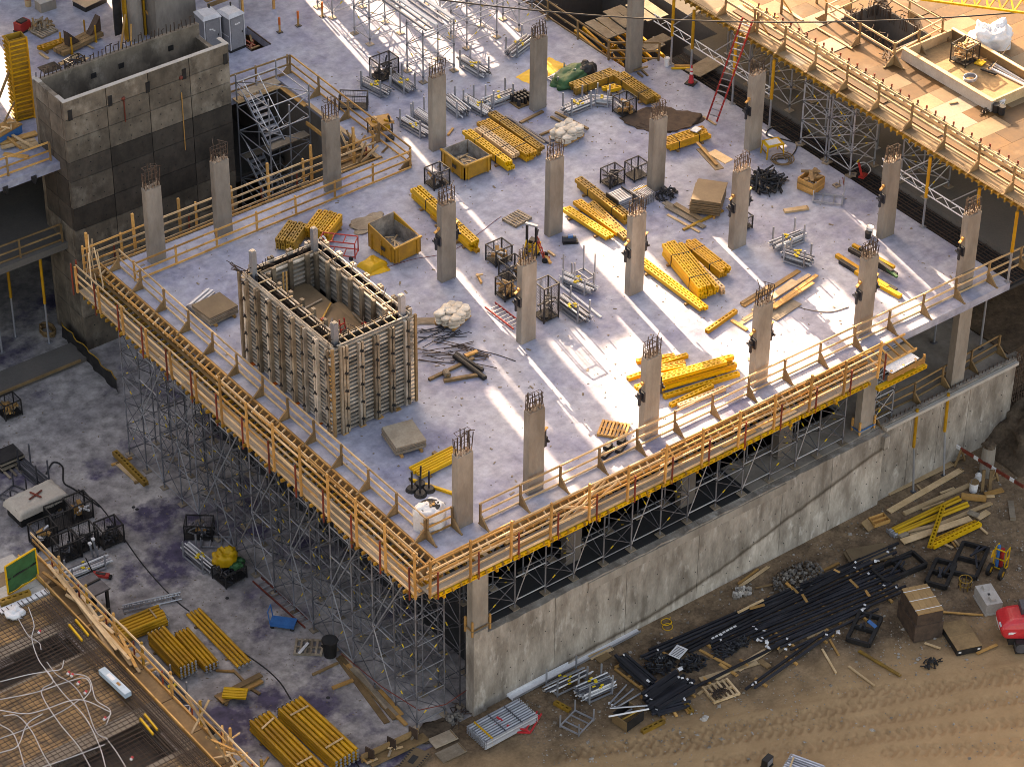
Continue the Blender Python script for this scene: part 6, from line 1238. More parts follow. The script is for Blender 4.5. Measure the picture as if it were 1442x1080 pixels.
for k, (x, y) in enumerate(((1066, 48), (1100, 20), (1150, 5))): t = thing('rail_stay', 'short braced timber post at the back of the plywood deck, %s' % ('nearest the ladder', 'middle', 'farthest back')[k], 'post', at(x, y, UPPER), 0, 'braced posts on the plywood deck'); bar(t, 'post', 'wood_brown', (0, 0, 0), (0, 0, 1.3), .1, .1); bar(t, 'stay', 'wood', (0, 0, .9), (.5, -.3, 0), .08, .08)
# pit at the back: timber falsework below the tall column
t = thing('pit_falsework', 'yellow beams and grey boards over the pit behind the tall back column', 'formwork', (22.0, 30.5, -.9))
for k in range(6): box(t, 'board', 'wood_grey', (.2 + k * .75, .4 + J(.2), .75 + J(.05)), (.68, 2.2, .05), J(.08))
for k in range(7): bar(t, 'beam', 'yellow', (-.8 + k * .6, -2.6, -.9 + J(.2)), (-.4 + k * .6, 2.6, -.5), .14, .2)
for k in range(9): bar(t, 'brace', 'yellow_bright' if k % 2 else 'wood', (J(1.4) - .2, J(2.5), -2.5), (J(1.4) + .2, J(2.5), -.6), .1, .12)
for k in range(4): rod(t, 'prop', 'steel_dark', (-.8 + k, -2.0, -4.0), (-.8 + k, -2.0, .6), .05)
plank_pile('grey boards laid across the pour strip beside the pit', [((905, 68), (940, 52), .8, .06, 'wood_grey', .0), ((912, 75), (935, 64), .3, .06, 'wood_grey', .06), ((975, 105), (1012, 84), 1.1, .05, 'wood_grey', .02)], 0)
# crane parts that cross the top of the picture
A, B = at(560, -8, 16), at(1500, 12, 16); o0 = A.copy()
P = [A.lerp(B, k / 14) + Vector((0, 0, -1.1 * 4 * (k / 14) * (1 - k / 14))) - o0 for k in range(15)]
o = bpy.data.objects.new('hoist_cable', new_mesh('hoist_cable', *tube_path(P, .035, 6), 'black', True)); COL.objects.link(o); o.location = o0; tag(o, 'thin dark cable sagging across the top of the picture', 'cable')
A, B = at(1285, -2, 20), at(1500, 26, 20); t = thing('crane_jib', 'yellow lattice crane jib crossing the top right corner', 'crane', A); d = B - A; sdv = Vector((-d.y, d.x, 0)).normalized() * .9
for k, off in enumerate((Vector((0, 0, 0)), sdv + Vector((0, 0, .2)))): bar(t, 'chord', 'yellow_bright', off - d * .3, off + d, .09, .09)
n = 12
for k in range(n): bar(t, 'lacing', 'yellow', d * (k / n), d * ((k + .5) / n) + sdv + Vector((0, 0, .2)), .07, .07); bar(t, 'lacing', 'yellow', d * ((k + .5) / n) + sdv + Vector((0, 0, .2)), d * ((k + 1) / n), .07, .07)
# ================================================================== LOWER LEFT: SLAB BEING REINFORCED
LZ = -6.5
EX = -24.0
tr1, tr2 = (9.6, 11.4), (1.6, 4.1)
dk_ = struct('rebar_slab', slab_mesh('rebar_slab', 'ply_grey', [(-45, -6, EX, 17.2)], [(-45, tr1[0], EX - .6, tr1[1]), (-45, tr2[0], EX - .6, tr2[1])], LZ - .12, LZ - .06))
struct('rebar_slab_trench', slab_mesh('rebar_slab_trench', 'black', [(-45, tr1[0] - .1, EX - .5, tr1[1] + .1), (-45, tr2[0] - .1, EX - .5, tr2[1] + .1)], [], LZ - 1.0, LZ - .8))
mat('conduit', (0.55, 0.53, 0.54), 0.5, 0.1)
mat('ply_wet', (0.36, 0.20, 0.075), 0.45, 0.25, (0.12, 0.07, 0.03), 0.9, fine=0.2, fscale=3, col3=(0.07, 0.045, 0.028), scale3=0.7, sharp3=(0.5, 0.62))
y = -5.9
while y < 17:
    x = EX - .02
    while x > -34:
        if not any(a - .9 < y < b for a, b in (tr1, tr2)): box(dk_, 'plywood_sheet', 'ply_wet' if y < 13.2 else ('ply_pale' if rng.random() < .7 else 'conc_block'), (x - 1.2, y + .45, LZ - .045 + rng.uniform(0, .004)), (2.39, .88, .02))
        x -= 2.4
    y += .9
b = MB()
for k in range(74): yy = -4.8 + k * .25; b.rod((-36, yy, LZ + .06), (EX - .05, yy + J(.04), LZ + .06), .018)
for k in range(44): xx = EX - .15 - k * .25; b.rod((xx, -5, LZ + .09), (xx + J(.05), 14.2, LZ + .09), .018)
for k in range(14): xx = EX - .12 - k * .075; b.rod((xx, -5, LZ + .12 + J(.03)), (xx + J(.1), 13.5, LZ + .12), .02)
for a, c in (tr1, tr2):
    for k in range(9): yy = a + .1 + k * (c - a - .2) / 8; b.rod((-36, yy, LZ - .2 + J(.1)), (EX - .3, yy, LZ - .2), .024)
    for k in range(44): xx = EX - .4 - k * .25; b.rod((xx, a + .05, LZ - .1), (xx, c - .05, LZ - .1), .018)
o = bpy.data.objects.new('rebar_grid', b.me('rebar_grid', 'rebar')); COL.objects.link(o); tag(o, 'dark rebar grid laid over the plywood of the lower left slab', 'rebar mat')
CON = [[(62, 940), (88, 975), (120, 1010), (140, 1050), (150, 1085)], [(66, 932), (80, 950), (100, 962), (118, 985), (135, 1030), (152, 1040)], [(0, 960), (40, 950), (70, 945), (86, 942), (90, 930)], [(0, 985), (50, 975), (95, 960), (120, 955), (128, 970), (118, 985)], [(0, 1000), (35, 1005), (60, 1000), (110, 985), (150, 1000), (156, 1005), (150, 1012)],
       [(0, 1020), (20, 1035), (35, 1080)], [(5, 1008), (25, 1008), (45, 1030), (60, 1060), (75, 1085)], [(40, 855), (48, 880), (45, 900), (55, 930), (75, 958), (60, 970), (62, 985), (85, 1020), (110, 1050), (130, 1085)], [(25, 870), (40, 895), (55, 905), (58, 915)], [(0, 1060), (25, 1050), (38, 1020), (60, 1005)], [(60, 1080), (90, 1070), (130, 1055), (148, 1048)], [(150, 1040), (165, 1060), (180, 1085)], [(0, 1040), (40, 1025), (90, 1000), (112, 985)], [(100, 948), (125, 955), (135, 985), (155, 1000), (150, 1020)]]
for k, c in enumerate(CON): cable('white plastic conduit snaking over the lower left rebar, %s' % ['long run to the bottom edge', 'run beside the box', 'upper bundle strand', 'looped strand', 'strand ending in a red cap', 'leftmost bend', 'left diagonal', 'strand from the plastic bag', 'short stub near the bag', 'left bottom strand', 'bottom edge strand', 'last strand by the walkway', 'lower bundle strand', 'outer loop'][k], c, .022, LZ + .14, 'conduit', 'conduit', 'conduit', 6, 'white conduits on the rebar')
for k, (x, y) in enumerate(((55, 890), (96, 948), (101, 951), (110, 962), (120, 975), (147, 1012), (185, 1068))): t = thing('pipe_plug', 'red cap on a conduit over the rebar, %s from the back' % ORD[k], 'cap', at(x, y, LZ + .2), 0, 'red conduit caps'); rod(t, 'cap', 'red_bright', (0, 0, 0), (.1, .06, .02), .06, 8); rod(t, 'collar', 'white', (-.04, -.02, 0), (0, 0, 0), .07, 8)
t = thing('white_box', 'long pale blue packaging box lying on the rebar by the walkway', 'box', ctr(142, 938, 182, 985, .25, LZ + .15), R(-87)); box(t, 'carton', 'pale_blue', (0, 0, .16), (2.1, .34, .26)); box(t, 'label', 'white', (-.3, 0, .295), (.5, .2, .01)); box(t, 'tape', 'wood', (.3, 0, .298), (.25, .12, .012))
lump('clear white plastic bag on the lower left slab', at(21, 865, LZ), .42, .35, .35, 'white', LZ, 31, 'plastic_bag', 'bag', .5, 'bag')
beam_bundle('old yellow beam lying on the lower left slab', (0, 849), (42, 835), 1, 1, LZ, 'yellow_old', .3, .25, bearers=False); plank('white board beside the yellow beam on the lower left slab', (0, 862), (68, 832), LZ, .35, .06, 'white')
for k, (x, y) in enumerate(((98, 884), (107, 877), (198, 1016), (204, 1010))): t = thing('yellow_strip', 'bright yellow rail standing along the lower left slab edge, %s' % ('rear left', 'rear right', 'near left', 'near right')[k], 'rail', at(x, y, LZ), 0, 'yellow edge rails'); d = at(x + 18, y + 22, LZ) - at(x, y, LZ); bar(t, 'rail', 'yellow_bright', (0, 0, .2), d + Vector((0, 0, .2)), .08, .12); box(t, 'foot', 'yellow_old', (0, 0, .08), (.1, .1, .16))
t = thing('safety_screen', 'green mesh safety screen in a yellow frame on the lower left slab', 'screen', at(54, 812, LZ)); d = at(12, 838, LZ) - at(54, 812, LZ); d.z = 0
for a, c in ((Vector((0, 0, .05)), Vector((0, 0, 1.75))), (d + Vector((0, 0, .05)), d + Vector((0, 0, 1.75))), (Vector((0, 0, .05)), d + Vector((0, 0, .05))), (Vector((0, 0, 1.75)), d + Vector((0, 0, 1.75)))): bar(t, 'frame_bar', 'yellow_bright', a, c, .07, .07)
v, f = [], []
for j in range(7):
    for i in range(13): p = d * (i / 12); v.append((p.x + .03 * math.sin(i * 1.7 + j), p.y + .03 * math.cos(j * 1.9 + i), .1 + 1.6 * j / 6))
for j in range(6):
    for i in range(12): a = j * 13 + i; f.append((a, a + 1, a + 14, a + 13))
add(t, 'mesh_cloth', new_mesh('mesh_cloth', v, f, 'green', True)); bar(t, 'middle_strap', 'black', Vector((0, 0, .9)), d + Vector((0, 0, .9)), .05, .08)
# edge formwork and rails of that slab
t = thing('edge_formwork', 'pale timber edge formwork and guard rail along the lower left slab', 'formwork', (EX, -5, LZ), 0, 'formwork along the slab edge')
for k in range(9):
    a, c = k * 2.45 + .02, k * 2.45 + 2.42
    box(t, 'side_form', 'wood', (.05, (a + c) / 2, .0), (.07, c - a, .42)); box(t, 'walkway_plank', 'wood_brown', (.55, (a + c) / 2, -.35), (.8, c - a, .05)); box(t, 'stringer', 'wood', (.98, (a + c) / 2, -.3), (.08, c - a, .2))
    for z in (.45, .95): bar(t, 'rail', 'wood_pale' if z > .5 else 'wood', (.95 + J(.03), a - .2, z + J(.05)), (.95 + J(.03), c + .25, z + J(.05)), .05, .12)
    bar(t, 'post', 'yellow_old' if k % 2 else 'wood', (1.0, a + .1, -.4), (1.0, a + .1, 1.3 + J(.2)), .10, .10); rod(t, 'rail_bracket', 'rust_red', (1.02, a + .9, -.4), (1.02, a + .9, .6), .04)
for k in range(16): bar(t, 'loose_board', rng.choice(['wood', 'wood_pale', 'wood_pale']), (rng.uniform(.1, 1.2), rng.uniform(12, 20.5), rng.uniform(-.3, .1)), (rng.uniform(.2, 1.4), rng.uniform(12, 20.5), rng.uniform(-.2, .3)), .14, .06)
for k in range(14): bar(t, 'loose_board', rng.choice(['wood', 'wood_pale', 'wood_brown']), (rng.uniform(.1, 1.4), rng.uniform(3.0, 8.0), rng.uniform(-.3, .5)), (rng.uniform(.3, 1.5), rng.uniform(3, 8.5), rng.uniform(-.2, 1.2)), .10, .05)
for k in range(20): box(t, 'joist_end', 'wood_pale' if k % 2 else 'wood', (1.15, 12 + k * .5, -.4), (.5, .1, .12))
t = thing('slab_support', 'dark supports under the lower left slab edge', 'formwork', (EX, -5, GROUND))
for k in range(11): rod(t, 'prop', 'steel_dark', (.5, k * 2.1, 0), (.5, k * 2.1, LZ - GROUND - .4), .06)
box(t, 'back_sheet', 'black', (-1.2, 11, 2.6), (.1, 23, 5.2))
# ================================================================== CONCRETE YARD
G = GROUND + .035
def gc(x0, y0, x1, y1, h=0.0): return ctr(x0, y0, x1, y1, h, G)
mesh_cage('wire cage full of timber at the left edge of the yard', gc(-4, 550, 30, 597, .9), 0, 1.0, .9, .9, G, 'wood')
t = thing('pallet_stack', 'dark stack of pallets and sacks at the left edge of the yard', 'pallets', gc(-8, 623, 30, 667, .8))
for k in range(5): box(t, 'pallet_layer', 'wood_grey' if k % 2 else 'black', (J(.06), J(.05), .1 + k * .15), (1.4, 1.1, .08))
for k in range(4): box(t, 'slat', 'wood_grey', (.5 - k * .35, -.75, .1), (.12, .9, .06))
pipe_rack('steel props in a rack behind the tarpaulin-covered pile', (30, 650), (66, 682), G, .7, .6, (7, 3), frame_m='steel_dark', pipe_m='steel_dark', yel=False, posts=.9, over=.3); empty_rack('grey empty frame left of the tarpaulin-covered pile', gc(0, 672, 34, 712, .5), R(20), 1.2, .9, .9, G, 'steel_dark')
t = thing('covered_pile', 'crate pile under a pale tarpaulin with a brown cross', 'tarpaulin pile', gc(8, 672, 95, 745, 1.0), R(2)); box(t, 'crate', 'black', (0, 0, .45), (2.7, 1.35, .85))
for x in (-.9, .9): box(t, 'bearer', 'wood_brown', (x, 0, .05), (.2, 1.5, .1))
n = 26; v, f = [], []
for j in range(n + 1):
    for i in range(n + 1):
        x, y = (i / n - .5) * 3.2, (j / n - .5) * 1.85; e = min(i, n - i, j, n - j) / (n * .10); k = min(1, e); v.append((x * (1 - .06 * (1 - k)), y * (1 - .08 * (1 - k)), .62 + .36 * k ** .5 + .06 * noise.noise(Vector((x * 2.6, y * 2.6, 2))) + .05 * noise.noise(Vector((x * 7, y * 5, 5)))))
for j in range(n):
    for i in range(n): a = j * (n + 1) + i; f.append((a, a + 1, a + n + 2, a + n + 1))
add(t, 'tarpaulin', new_mesh('tarpaulin', v, f, 'tarp_white', True)); bar(t, 'cross_strap', 'rust_red', (-.45, -.12, 1.06), (.45, .12, 1.06), .10, .03); bar(t, 'cross_strap', 'rust_red', (-.12, .36, 1.07), (.12, -.36, 1.07), .10, .03)
for k, (bx, lb, fl) in enumerate((((90, 692, 131, 742), 'tall back cage of the yard group beside the tarpaulin', 'card'), ((134, 728, 174, 775), 'rightmost cage of the yard group with white fittings', 'dark'), ((62, 706, 105, 752), 'middle cage of the yard group', 'none'), ((42, 733, 80, 775), 'left cage of the yard group below the tarpaulin', 'card'), ((72, 750, 116, 795), 'front cage of the yard group with shelves', 'dark'), ((100, 738, 136, 780), 'dark cage in the middle of the yard group', 'dark'))): mesh_cage(lb, gc(*bx, .95), R(-3), 1.15, .95, 1.05, G, fl, 'black cages in the yard group', .034)
t = thing('hydrant_posts', 'pair of grey steel posts standing before the yard cages', 'posts', at(131, 784, G)); 
for k in range(2): rod(t, 'post', 'steel', (k * .3, k * .2, 0), (k * .3 - .1, k * .2, .9), .06, 8); box(t, 'head', 'white', (k * .3 - .1, k * .2, .93), (.16, .16, .1))
pipe_rack('long grey pipes with yellow nuts in front of the yard cages', (88, 812), (152, 786), G, .8, .5, (8, 2), posts=.4); pipe_rack('long pipes with yellow nuts beside the yellow sheet crate', (262, 770), (300, 802), G, .8, .55, (8, 3)); mesh_cage('black cage with a steel ladder frame by the scaffold feet', gc(261, 722, 300, 766, .9), R(-40), 1.4, .9, .85, G, 'scrap'); empty_rack('pale steel frame next to the cage by the scaffold feet', gc(285, 740, 322, 775, .7), R(-38), 1.4, .8, .7, G)
mesh_cage('black crate carrying a bunched yellow sheet by the scaffold', gc(298, 785, 348, 825, .8), R(5), 1.3, 1.1, .65, G, 'dark'); lump('bunched bright yellow sheet on the black crate in the yard', gc(298, 772, 335, 806, 1.3) + Vector((0, 0, .0)), .62, .5, .75, 'yellow_bright', G + .62, 14, 'yellow_sheet', 'sheet', .6, 'cloth'); lump('dark green sheet beside the bunched yellow one', gc(325, 790, 345, 806, .8), .4, .35, .3, 'green', G + .55, 15, 'green_sheet', 'sheet', .5, 'cloth')
beam_bundle('lone old yellow beam lying near the scaffold feet', (163, 640), (206, 684), 1, 1, G, 'yellow_old', .3, .25); pp('pale plank and block beside the lone yellow beam', [((164, 652), (194, 679), .28, .06, 'wood_pale', .02), ((157, 656), (186, 646), .12, .1, 'wood', 0)], G)
t = thing('pallet_jack', 'small red pallet jack standing in the yard', 'pallet jack', at(142, 812, G), R(-50)); box(t, 'body', 'red', (0, 0, .14), (.9, .28, .14)); box(t, 'grip_plate', 'black', (0, 0, .22), (.5, .16, .03)); rod(t, 'handle', 'black', (-.4, 0, .2), (-.7, 0, 1.1), .03); rod(t, 'wheel', 'black', (.5, -.12, .08), (.5, .12, .08), .08, 10)
t = thing('site_booth', 'small dark booth with a grey roof beside the lower left slab', 'booth', gc(108, 824, 146, 875, 1.6), R(3)); box(t, 'roof', 'steel_dark', (0, 0, 1.85), (1.5, 1.5, .1))
for x in (-.62, .62):
    for y in (-.62, .62): box(t, 'post', 'black', (x, y, .9), (.14, .14, 1.8))
box(t, 'back_panel', 'black', (0, .62, .9), (1.2, .06, 1.7)); box(t, 'side_panel', 'black', (-.62, 0, .9), (.06, 1.2, 1.7)); box(t, 'counter', 'wood_grey', (.2, -.5, .6), (.9, .4, .06)); box(t, 'roof_ridge', 'black', (0, .1, 1.93), (1.5, .1, .06))
tb = tube_bundle
tb('bundle of yellow tubes laid left to right behind the others in the yard', (163, 895), (229, 868), 5, 4, G, r=.085); tb('thick square bundle of yellow tubes with steel end plates in the yard', (221, 897), (265, 944), 5, 5, G, r=.08, timber=0); tb('lower bundle of yellow tubes beside the thick square one', (256, 893), (298, 940), 4, 3, G, r=.08, timber=0); tb('low flat row of long yellow tubes next to the cable', (272, 863), (344, 937), 4, 1, G, r=.085, timber=0)
tb('big long bundle of yellow tubes at the bottom edge, left one', (366, 1017), (446, 1098), 5, 4, G, r=.095); tb('big long bundle of yellow tubes at the bottom edge, right one', (408, 998), (488, 1072), 6, 4, G, r=.095)
t = thing('lattice_girder', 'long aluminium lattice girder behind the yellow tubes in the yard', 'girder', at(174, 864, G)); d = at(256, 845, G) - at(174, 864, G); nn = Vector((-d.y, d.x, 0)).normalized() * .35
for off in (Vector((0, 0, .1)), nn + Vector((0, 0, .1)), nn * .5 + Vector((0, 0, .4))): rod(t, 'chord', 'steel', off, d + off, .045)
for k in range(11): rod(t, 'lacing', 'steel', d * (k / 11) + Vector((0, 0, .1)), d * ((k + .5) / 11) + nn * .5 + Vector((0, 0, .4)), .022); rod(t, 'lacing', 'steel', d * ((k + .5) / 11) + nn * .5 + Vector((0, 0, .4)), d * ((k + 1) / 11) + nn + Vector((0, 0, .1)), .022)
pipe_rack('dark blue grey pipes by the lower left walkway', (226, 952), (258, 986), G, .8, .5, (8, 2), pipe_m='steel_dark'); empty_rack('silver frames lying by the lower left walkway', gc(218, 985, 270, 1015, .3), R(-40), 1.5, .8, .4, G)
t = thing('wooden_crate', 'open wooden crate with tools at the bottom of the yard', 'crate', gc(268, 1016, 306, 1058, .5), R(12))
for c_, s in (((0, -.5, .3), (1.2, .05, .5)), ((0, .5, .3), (1.2, .05, .5)), ((-.58, 0, .3), (.05, .95, .5)), ((.58, 0, .3), (.05, .95, .5))): box(t, 'side', 'wood_grey', c_, s)
box(t, 'floor_board', 'black', (0, 0, .08), (1.1, .95, .05))
for k in range(5): bar(t, 'tool', rng.choice(['steel', 'white', 'wood']), (J(.4), J(.3), .2), (J(.4), J(.3), .5), .08, .05)
pp('short timbers stacked crosswise under yellow pieces in the yard', [((306, 985), (352, 962), .5, .1, 'wood_brown', 0), ((310, 990), (368, 960), .4, .1, 'wood', .1), ((330, 975), (368, 955), .3, .1, 'wood_brown', .2), ((304, 945), (330, 947), .1, .1, 'wood', 0), ((328, 944), (348, 965), .12, .1, 'wood_brown', 0), ((340, 962), (366, 978), .15, .1, 'wood_brown', 0), ((318, 994), (322, 984), .14, .12, 'wood_brown', 0)], G)
t = thing('yellow_tiles', 'small stack of bright yellow slats on the crossed timbers in the yard', 'slats', at(331, 977, G + .3), R(-42)); 
for k in range(7): box(t, 'slat', 'yellow_bright', (0, -.3 + k * .1, .06 + .02 * (k % 2)), (1.15, .085, .1))
ladder('long rusty red ladder lying on the yard beside the scaffold', at(362, 817, G) + Vector((0, 0, .08)), at(436, 886, G) + Vector((0, 0, .25)), .5, 'rust_red', 'steel', 12)
t = thing('blue_cart', 'small blue platform cart on wheels in the yard', 'cart', gc(384, 860, 414, 892, .5), R(-48)); box(t, 'bed', 'blue', (0, 0, .32), (1.25, .6, .06)); rod(t, 'push_bar', 'blue', (-.6, -.28, .3), (-.68, -.28, 1.05), .03); rod(t, 'push_bar', 'blue', (-.6, .28, .3), (-.68, .28, 1.05), .03); rod(t, 'push_bar', 'blue', (-.68, -.28, 1.05), (-.68, .28, 1.05), .03); box(t, 'skirt', 'blue', (0, -.3, .24), (1.2, .03, .14))
for x in (-.5, .5):
    for y in (-.25, .25): rod(t, 'wheel', 'black', (x, y - .04, .1), (x, y + .04, .1), .11, 10)
pallet('pallet topped with white boards by the black bin', gc(412, 893, 458, 928, .2), R(-40), G, 1.4, 1.1, 'wood_grey', 6); plank('white board lying on the pallet by the black bin', (421, 920), (434, 905), G + .16, .14, .03, 'white')
t = thing('rubbish_bin', 'round black rubbish bin with a rim at the scaffold foot', 'bin', at(465, 922, G)); v, f = cyl(18, .30, .36); add(t, 'body', new_mesh('body', [(a, b_, c * .95) for a, b_, c in v], f, 'black', False)); v, f = cyl(18, .40, .40); add(t, 'rim', new_mesh('rim', [(a, b_, .93 + c * .06) for a, b_, c in v], f, 'black')); 
for s in (-1, 1): box(t, 'handle', 'black', (s * .42, 0, .8), (.08, .2, .06))
v, f = cyl(18, .33, .33); add(t, 'opening', new_mesh('opening', [(a, b_, .99 + c * .004) for a, b_, c in v], f, 'shade_black'))
pp('long pile of brown planks lying along the scaffold foot', [((477, 926), (545, 1018), .3, .06, 'wood_brown', 0), ((480, 925), (556, 1014), .25, .06, 'wood_brown', .06), ((486, 934), (562, 1012), .25, .06, 'wood', .0), ((490, 938), (572, 1023), .2, .08, 'wood', .08), ((495, 944), (560, 1010), .2, .06, 'wood_grey', .12), ((535, 975), (566, 1010), .2, .06, 'wood', .14), ((440, 951), (476, 934), .12, .1, 'wood_brown', 0), ((468, 970), (497, 959), .16, .12, 'wood', 0), ((484, 922), (545, 1000), .2, .08, 'wood_grey', .1)], G)
cable('long black cable snaking across the yard', [(110, 690), (140, 712), (172, 755), (205, 800), (250, 848), (292, 878), (330, 910), (372, 940), (395, 962), (410, 986)], .035, G, 'black'); cable('thick black hose arching behind the yard cages', [(65, 668), (75, 652), (88, 658), (90, 680), (105, 690), (140, 714)], .045, G, 'black', 'hose', 'hose'); cable('black cable leaving the bottom yellow tubes', [(490, 1068), (500, 1072), (508, 1084)], .03, G)
for k, (x, y) in enumerate(((188, 714), (193, 717), (462, 982), (320, 842))): t = thing('floor_bolt_hole', 'small dark hole in the yard slab, %s' % ('left of the pair', 'right of the pair', 'by the brown planks', 'by the low cage')[k], 'hole', at(x, y, G), 0, 'holes in the yard slab'); v, f = cyl(10, .1, .1); add(t, 'pit', new_mesh('pit', [(a, b_, c * .006) for a, b_, c in v], f, 'shade_black'))
for k, (x, y, a) in enumerate(((305, 1066, 80), (340, 1072, 60), (370, 1078, 40))): plank('short offcut at the bottom of the yard, %s' % ('leftmost', 'middle', 'rightmost')[k], (x, y), (x + 8, y - 12), G, .1, .06, 'wood')
# formwork leftovers at the yard edge
t = thing('formwork_ledge', 'brown formwork ledge with small angle plates at the bottom yard edge', 'formwork', at(520, 1078, G)); d = at(600, 1040, G) - at(520, 1078, G)
bar(t, 'ledge', 'wood_brown', Vector((0, 0, .15)), d + Vector((0, 0, .15)), .5, .1); bar(t, 'back_board', 'wood_brown', Vector((-.2, .35, .3)), d + Vector((-.2, .35, .3)), .06, .5)
for k in range(3): p = d * (.1 + k * .38); box(t, 'angle_plate', 'rebar', p + Vector((-.1, .25, .5)), (.06, .5, .6), .3)
for k in range(8): p = d * rng.random(); bar(t, 'offcut', rng.choice(['wood', 'wood_grey', 'wood_pale']), p + Vector((J(.2), J(.2), .24)), p + Vector((J(.6), J(.5), .28)), .1, .06)
t = thing('slotted_plate', 'tan slotted steel plate with a square hole at the bottom edge', 'plate', gc(560, 1058, 606, 1086), R(24)); box(t, 'plate', 'ply_pale', (0, 0, .1), (1.5, .9, .06)); box(t, 'hole', 'shade_black', (0, .05, .134), (.55, .3, .01))
for k in range(9): box(t, 'slot', 'shade_black', (-.65 + k * .16, .40, .134), (.07, .1, .01)); box(t, 'slot', 'shade_black', (-.65 + k * .16, -.40, .134), (.07, .1, .01))
plank('upper wide brown board beside the slotted plate', (608, 1050), (640, 1036), G, .7, .06, 'wood_grey', .1); plank('lower wide brown board beside the slotted plate', (618, 1068), (652, 1052), G, .7, .06, 'wood_grey')
lump('sandy heap with broken concrete by the wall corner', at(612, 1030, GROUND), .9, .6, .12, 'soil', GROUND, 17, 'sand_heap', 'sand', .5, 'sand', flat=.7); jumble('small pile of broken concrete at the wall corner', at(640, 1012, GROUND), .5, .35, .2, ['conc', 'conc_dark'], 40, GROUND, 27, 'rubble_pile', 'rubble', 'rubble', None, .2, .16); scrap_bars('knot of dark rebar at the foot of the wall corner', at(643, 1010, GROUND), .5, 1.2, 16, .4, 'rebar', .025, GROUND, 'rebar_knot', 'rebar', 1.2)
cable('rusty red line strung round the scaffold foot', [(480, 920), (590, 1000), (660, 970)], .025, G + 1.2, 'rust_red', 'string_line', 'string line', 2)
# ================================================================== DIRT IN FRONT OF THE WALL
D = GROUND + .03
def dc(x0, y0, x1, y1, h=0.0): return ctr(x0, y0, x1, y1, h, D)
d6 = lambda x, y: (680 + x / 3.6, 780 + y / 3.6)
d4 = lambda x, y: (1040 + x / 3.587, 780 + y / 3.587)
d9 = lambda x, y: (860 + x / 4.91, 780 + y / 4.91)
dr = lambda x, y: (1220 + x / 5.4, 620 + y / 5.4)
t = tube_bundle('big bundle of silver tubes with a yellow band in front of the wall corner', (672, 1040), (742, 1002), 10, 5, D, .05, 'tube_silver', 'bundles of silver tubes', 'steel', 0)
for k in (-.1, .2, -.35): box(t, 'band', 'yellow_bright' if k == -.35 else 'steel_dark', (3.2 * k, 0, .36), (.07 if k == -.35 else .04, 1.40, .54))
t = thing('red_trestle', 'red steel stair stringer frame lying by the silver tubes', 'steel frame', at(728, 1030, D)); 
for a, b_ in (((-.9, .6, .5), (.3, -.3, .2)), ((.3, -.3, .2), (1.5, .4, .15)), ((-.7, .3, .2), (.4, -.5, .1)), ((.4, -.5, .1), (1.6, .2, .1)), ((-.9, .6, .5), (-.7, .3, .2)), ((-.3, .2, .5), (-.2, 0, .1)), ((.3, -.3, .2), (.4, -.5, .1)), ((.9, .05, .2), (1.0, -.15, .1)), ((1.3, .3, .2), (1.4, .1, .1)), ((-.6, .8, .7), (-.1, .1, .2)), ((-.5, .1, .6), (.1, .4, .3))): bar(t, 'bar', 'red_bright', a, b_, .07, .07)
t = thing('steel_strip', 'long white steel channel lying along the foot of the wall', 'steel', at(718, 984, D)); dd = at(898, 888, D) - at(718, 984, D); bar(t, 'web', 'white', (0, 0, .05), dd + Vector((0, 0, .05)), .34, .05); bar(t, 'flange', 'white', (-.06, .17, .14), dd + Vector((-.06, .17, .14)), .04, .2); bar(t, 'flange', 'steel', (.06, -.17, .08), dd + Vector((.06, -.17, .08)), .04, .1)
t = thing('wall_base_plate', 'pale steel plate with bolts at the foot of the wall corner', 'plate', at(668, 1000, D)); dd = at(704, 982, D) - at(668, 1000, D); bar(t, 'plate', 'conc_block', Vector((0, 0, .25)), dd + Vector((0, 0, .25)), .08, .42)
for k in range(6): p = dd * ((k + .5) / 6); rod(t, 'bolt', 'black', p + Vector((0, -.06, .14 + .2 * (k % 2))), p + Vector((0, -.04, .14 + .2 * (k % 2))), .05, 6)
pipe_rack('silver prop rack nearest the wall foot', d6(320, 690), d6(530, 590), D, .9, .5, (5, 2), fill=.8, posts=.55); pipe_rack('full silver prop rack with yellow band in the dirt', d6(490, 710), d6(650, 640), D, .95, .75, (8, 5), posts=.45); empty_rack('empty grey stacking frame in the dirt near the tyre tracks', dc(787, 992, 838, 1035, .5), R(18), 1.25, 1.05, .75, D); 
t = thing('open_crate', 'open black steel crate with loose tubes across it in the dirt', 'crate', dc(860, 988, 908, 1030, .6), R(8))
for c_, s in (((0, -.48, .33), (1.15, .04, .55)), ((0, .48, .33), (1.15, .04, .55)), ((-.57, 0, .33), (.04, .96, .55)), ((.57, 0, .33), (.04, .96, .55)), ((0, 0, .08), (1.1, .95, .05))): box(t, 'side', 'black' if c_[1] else 'wood_brown', c_, s)
for a, b_, m in (((-.9, .4, .66), (.8, -.6, .68), 'white'), ((-.5, .7, .72), (.9, -.4, .70), 'steel'), ((-.5, 0, .4), (.3, -.3, .66), 'yellow_old'), ((-.3, .3, .3), (.4, .1, .5), 'steel')): rod(t, 'tube', m, a, b_, .045, 6)
for k in range(3): t = thing('loose_tube', 'loose silver tube in the dirt behind the black crate, %s' % ('left', 'middle', 'right')[k], 'tube', at(858 + k * 4, 992 + k * 3, D), 0, 'loose silver tubes'); rod(t, 'tube', 'steel', (0, 0, .06), at(882 + k * 6, 968 + k * 3, D) - at(858, 992, D) + Vector((0, 0, .2)), .045); rod(t, 'collar', 'white', (0, 0, .06), (.05, .08, .066), .06)
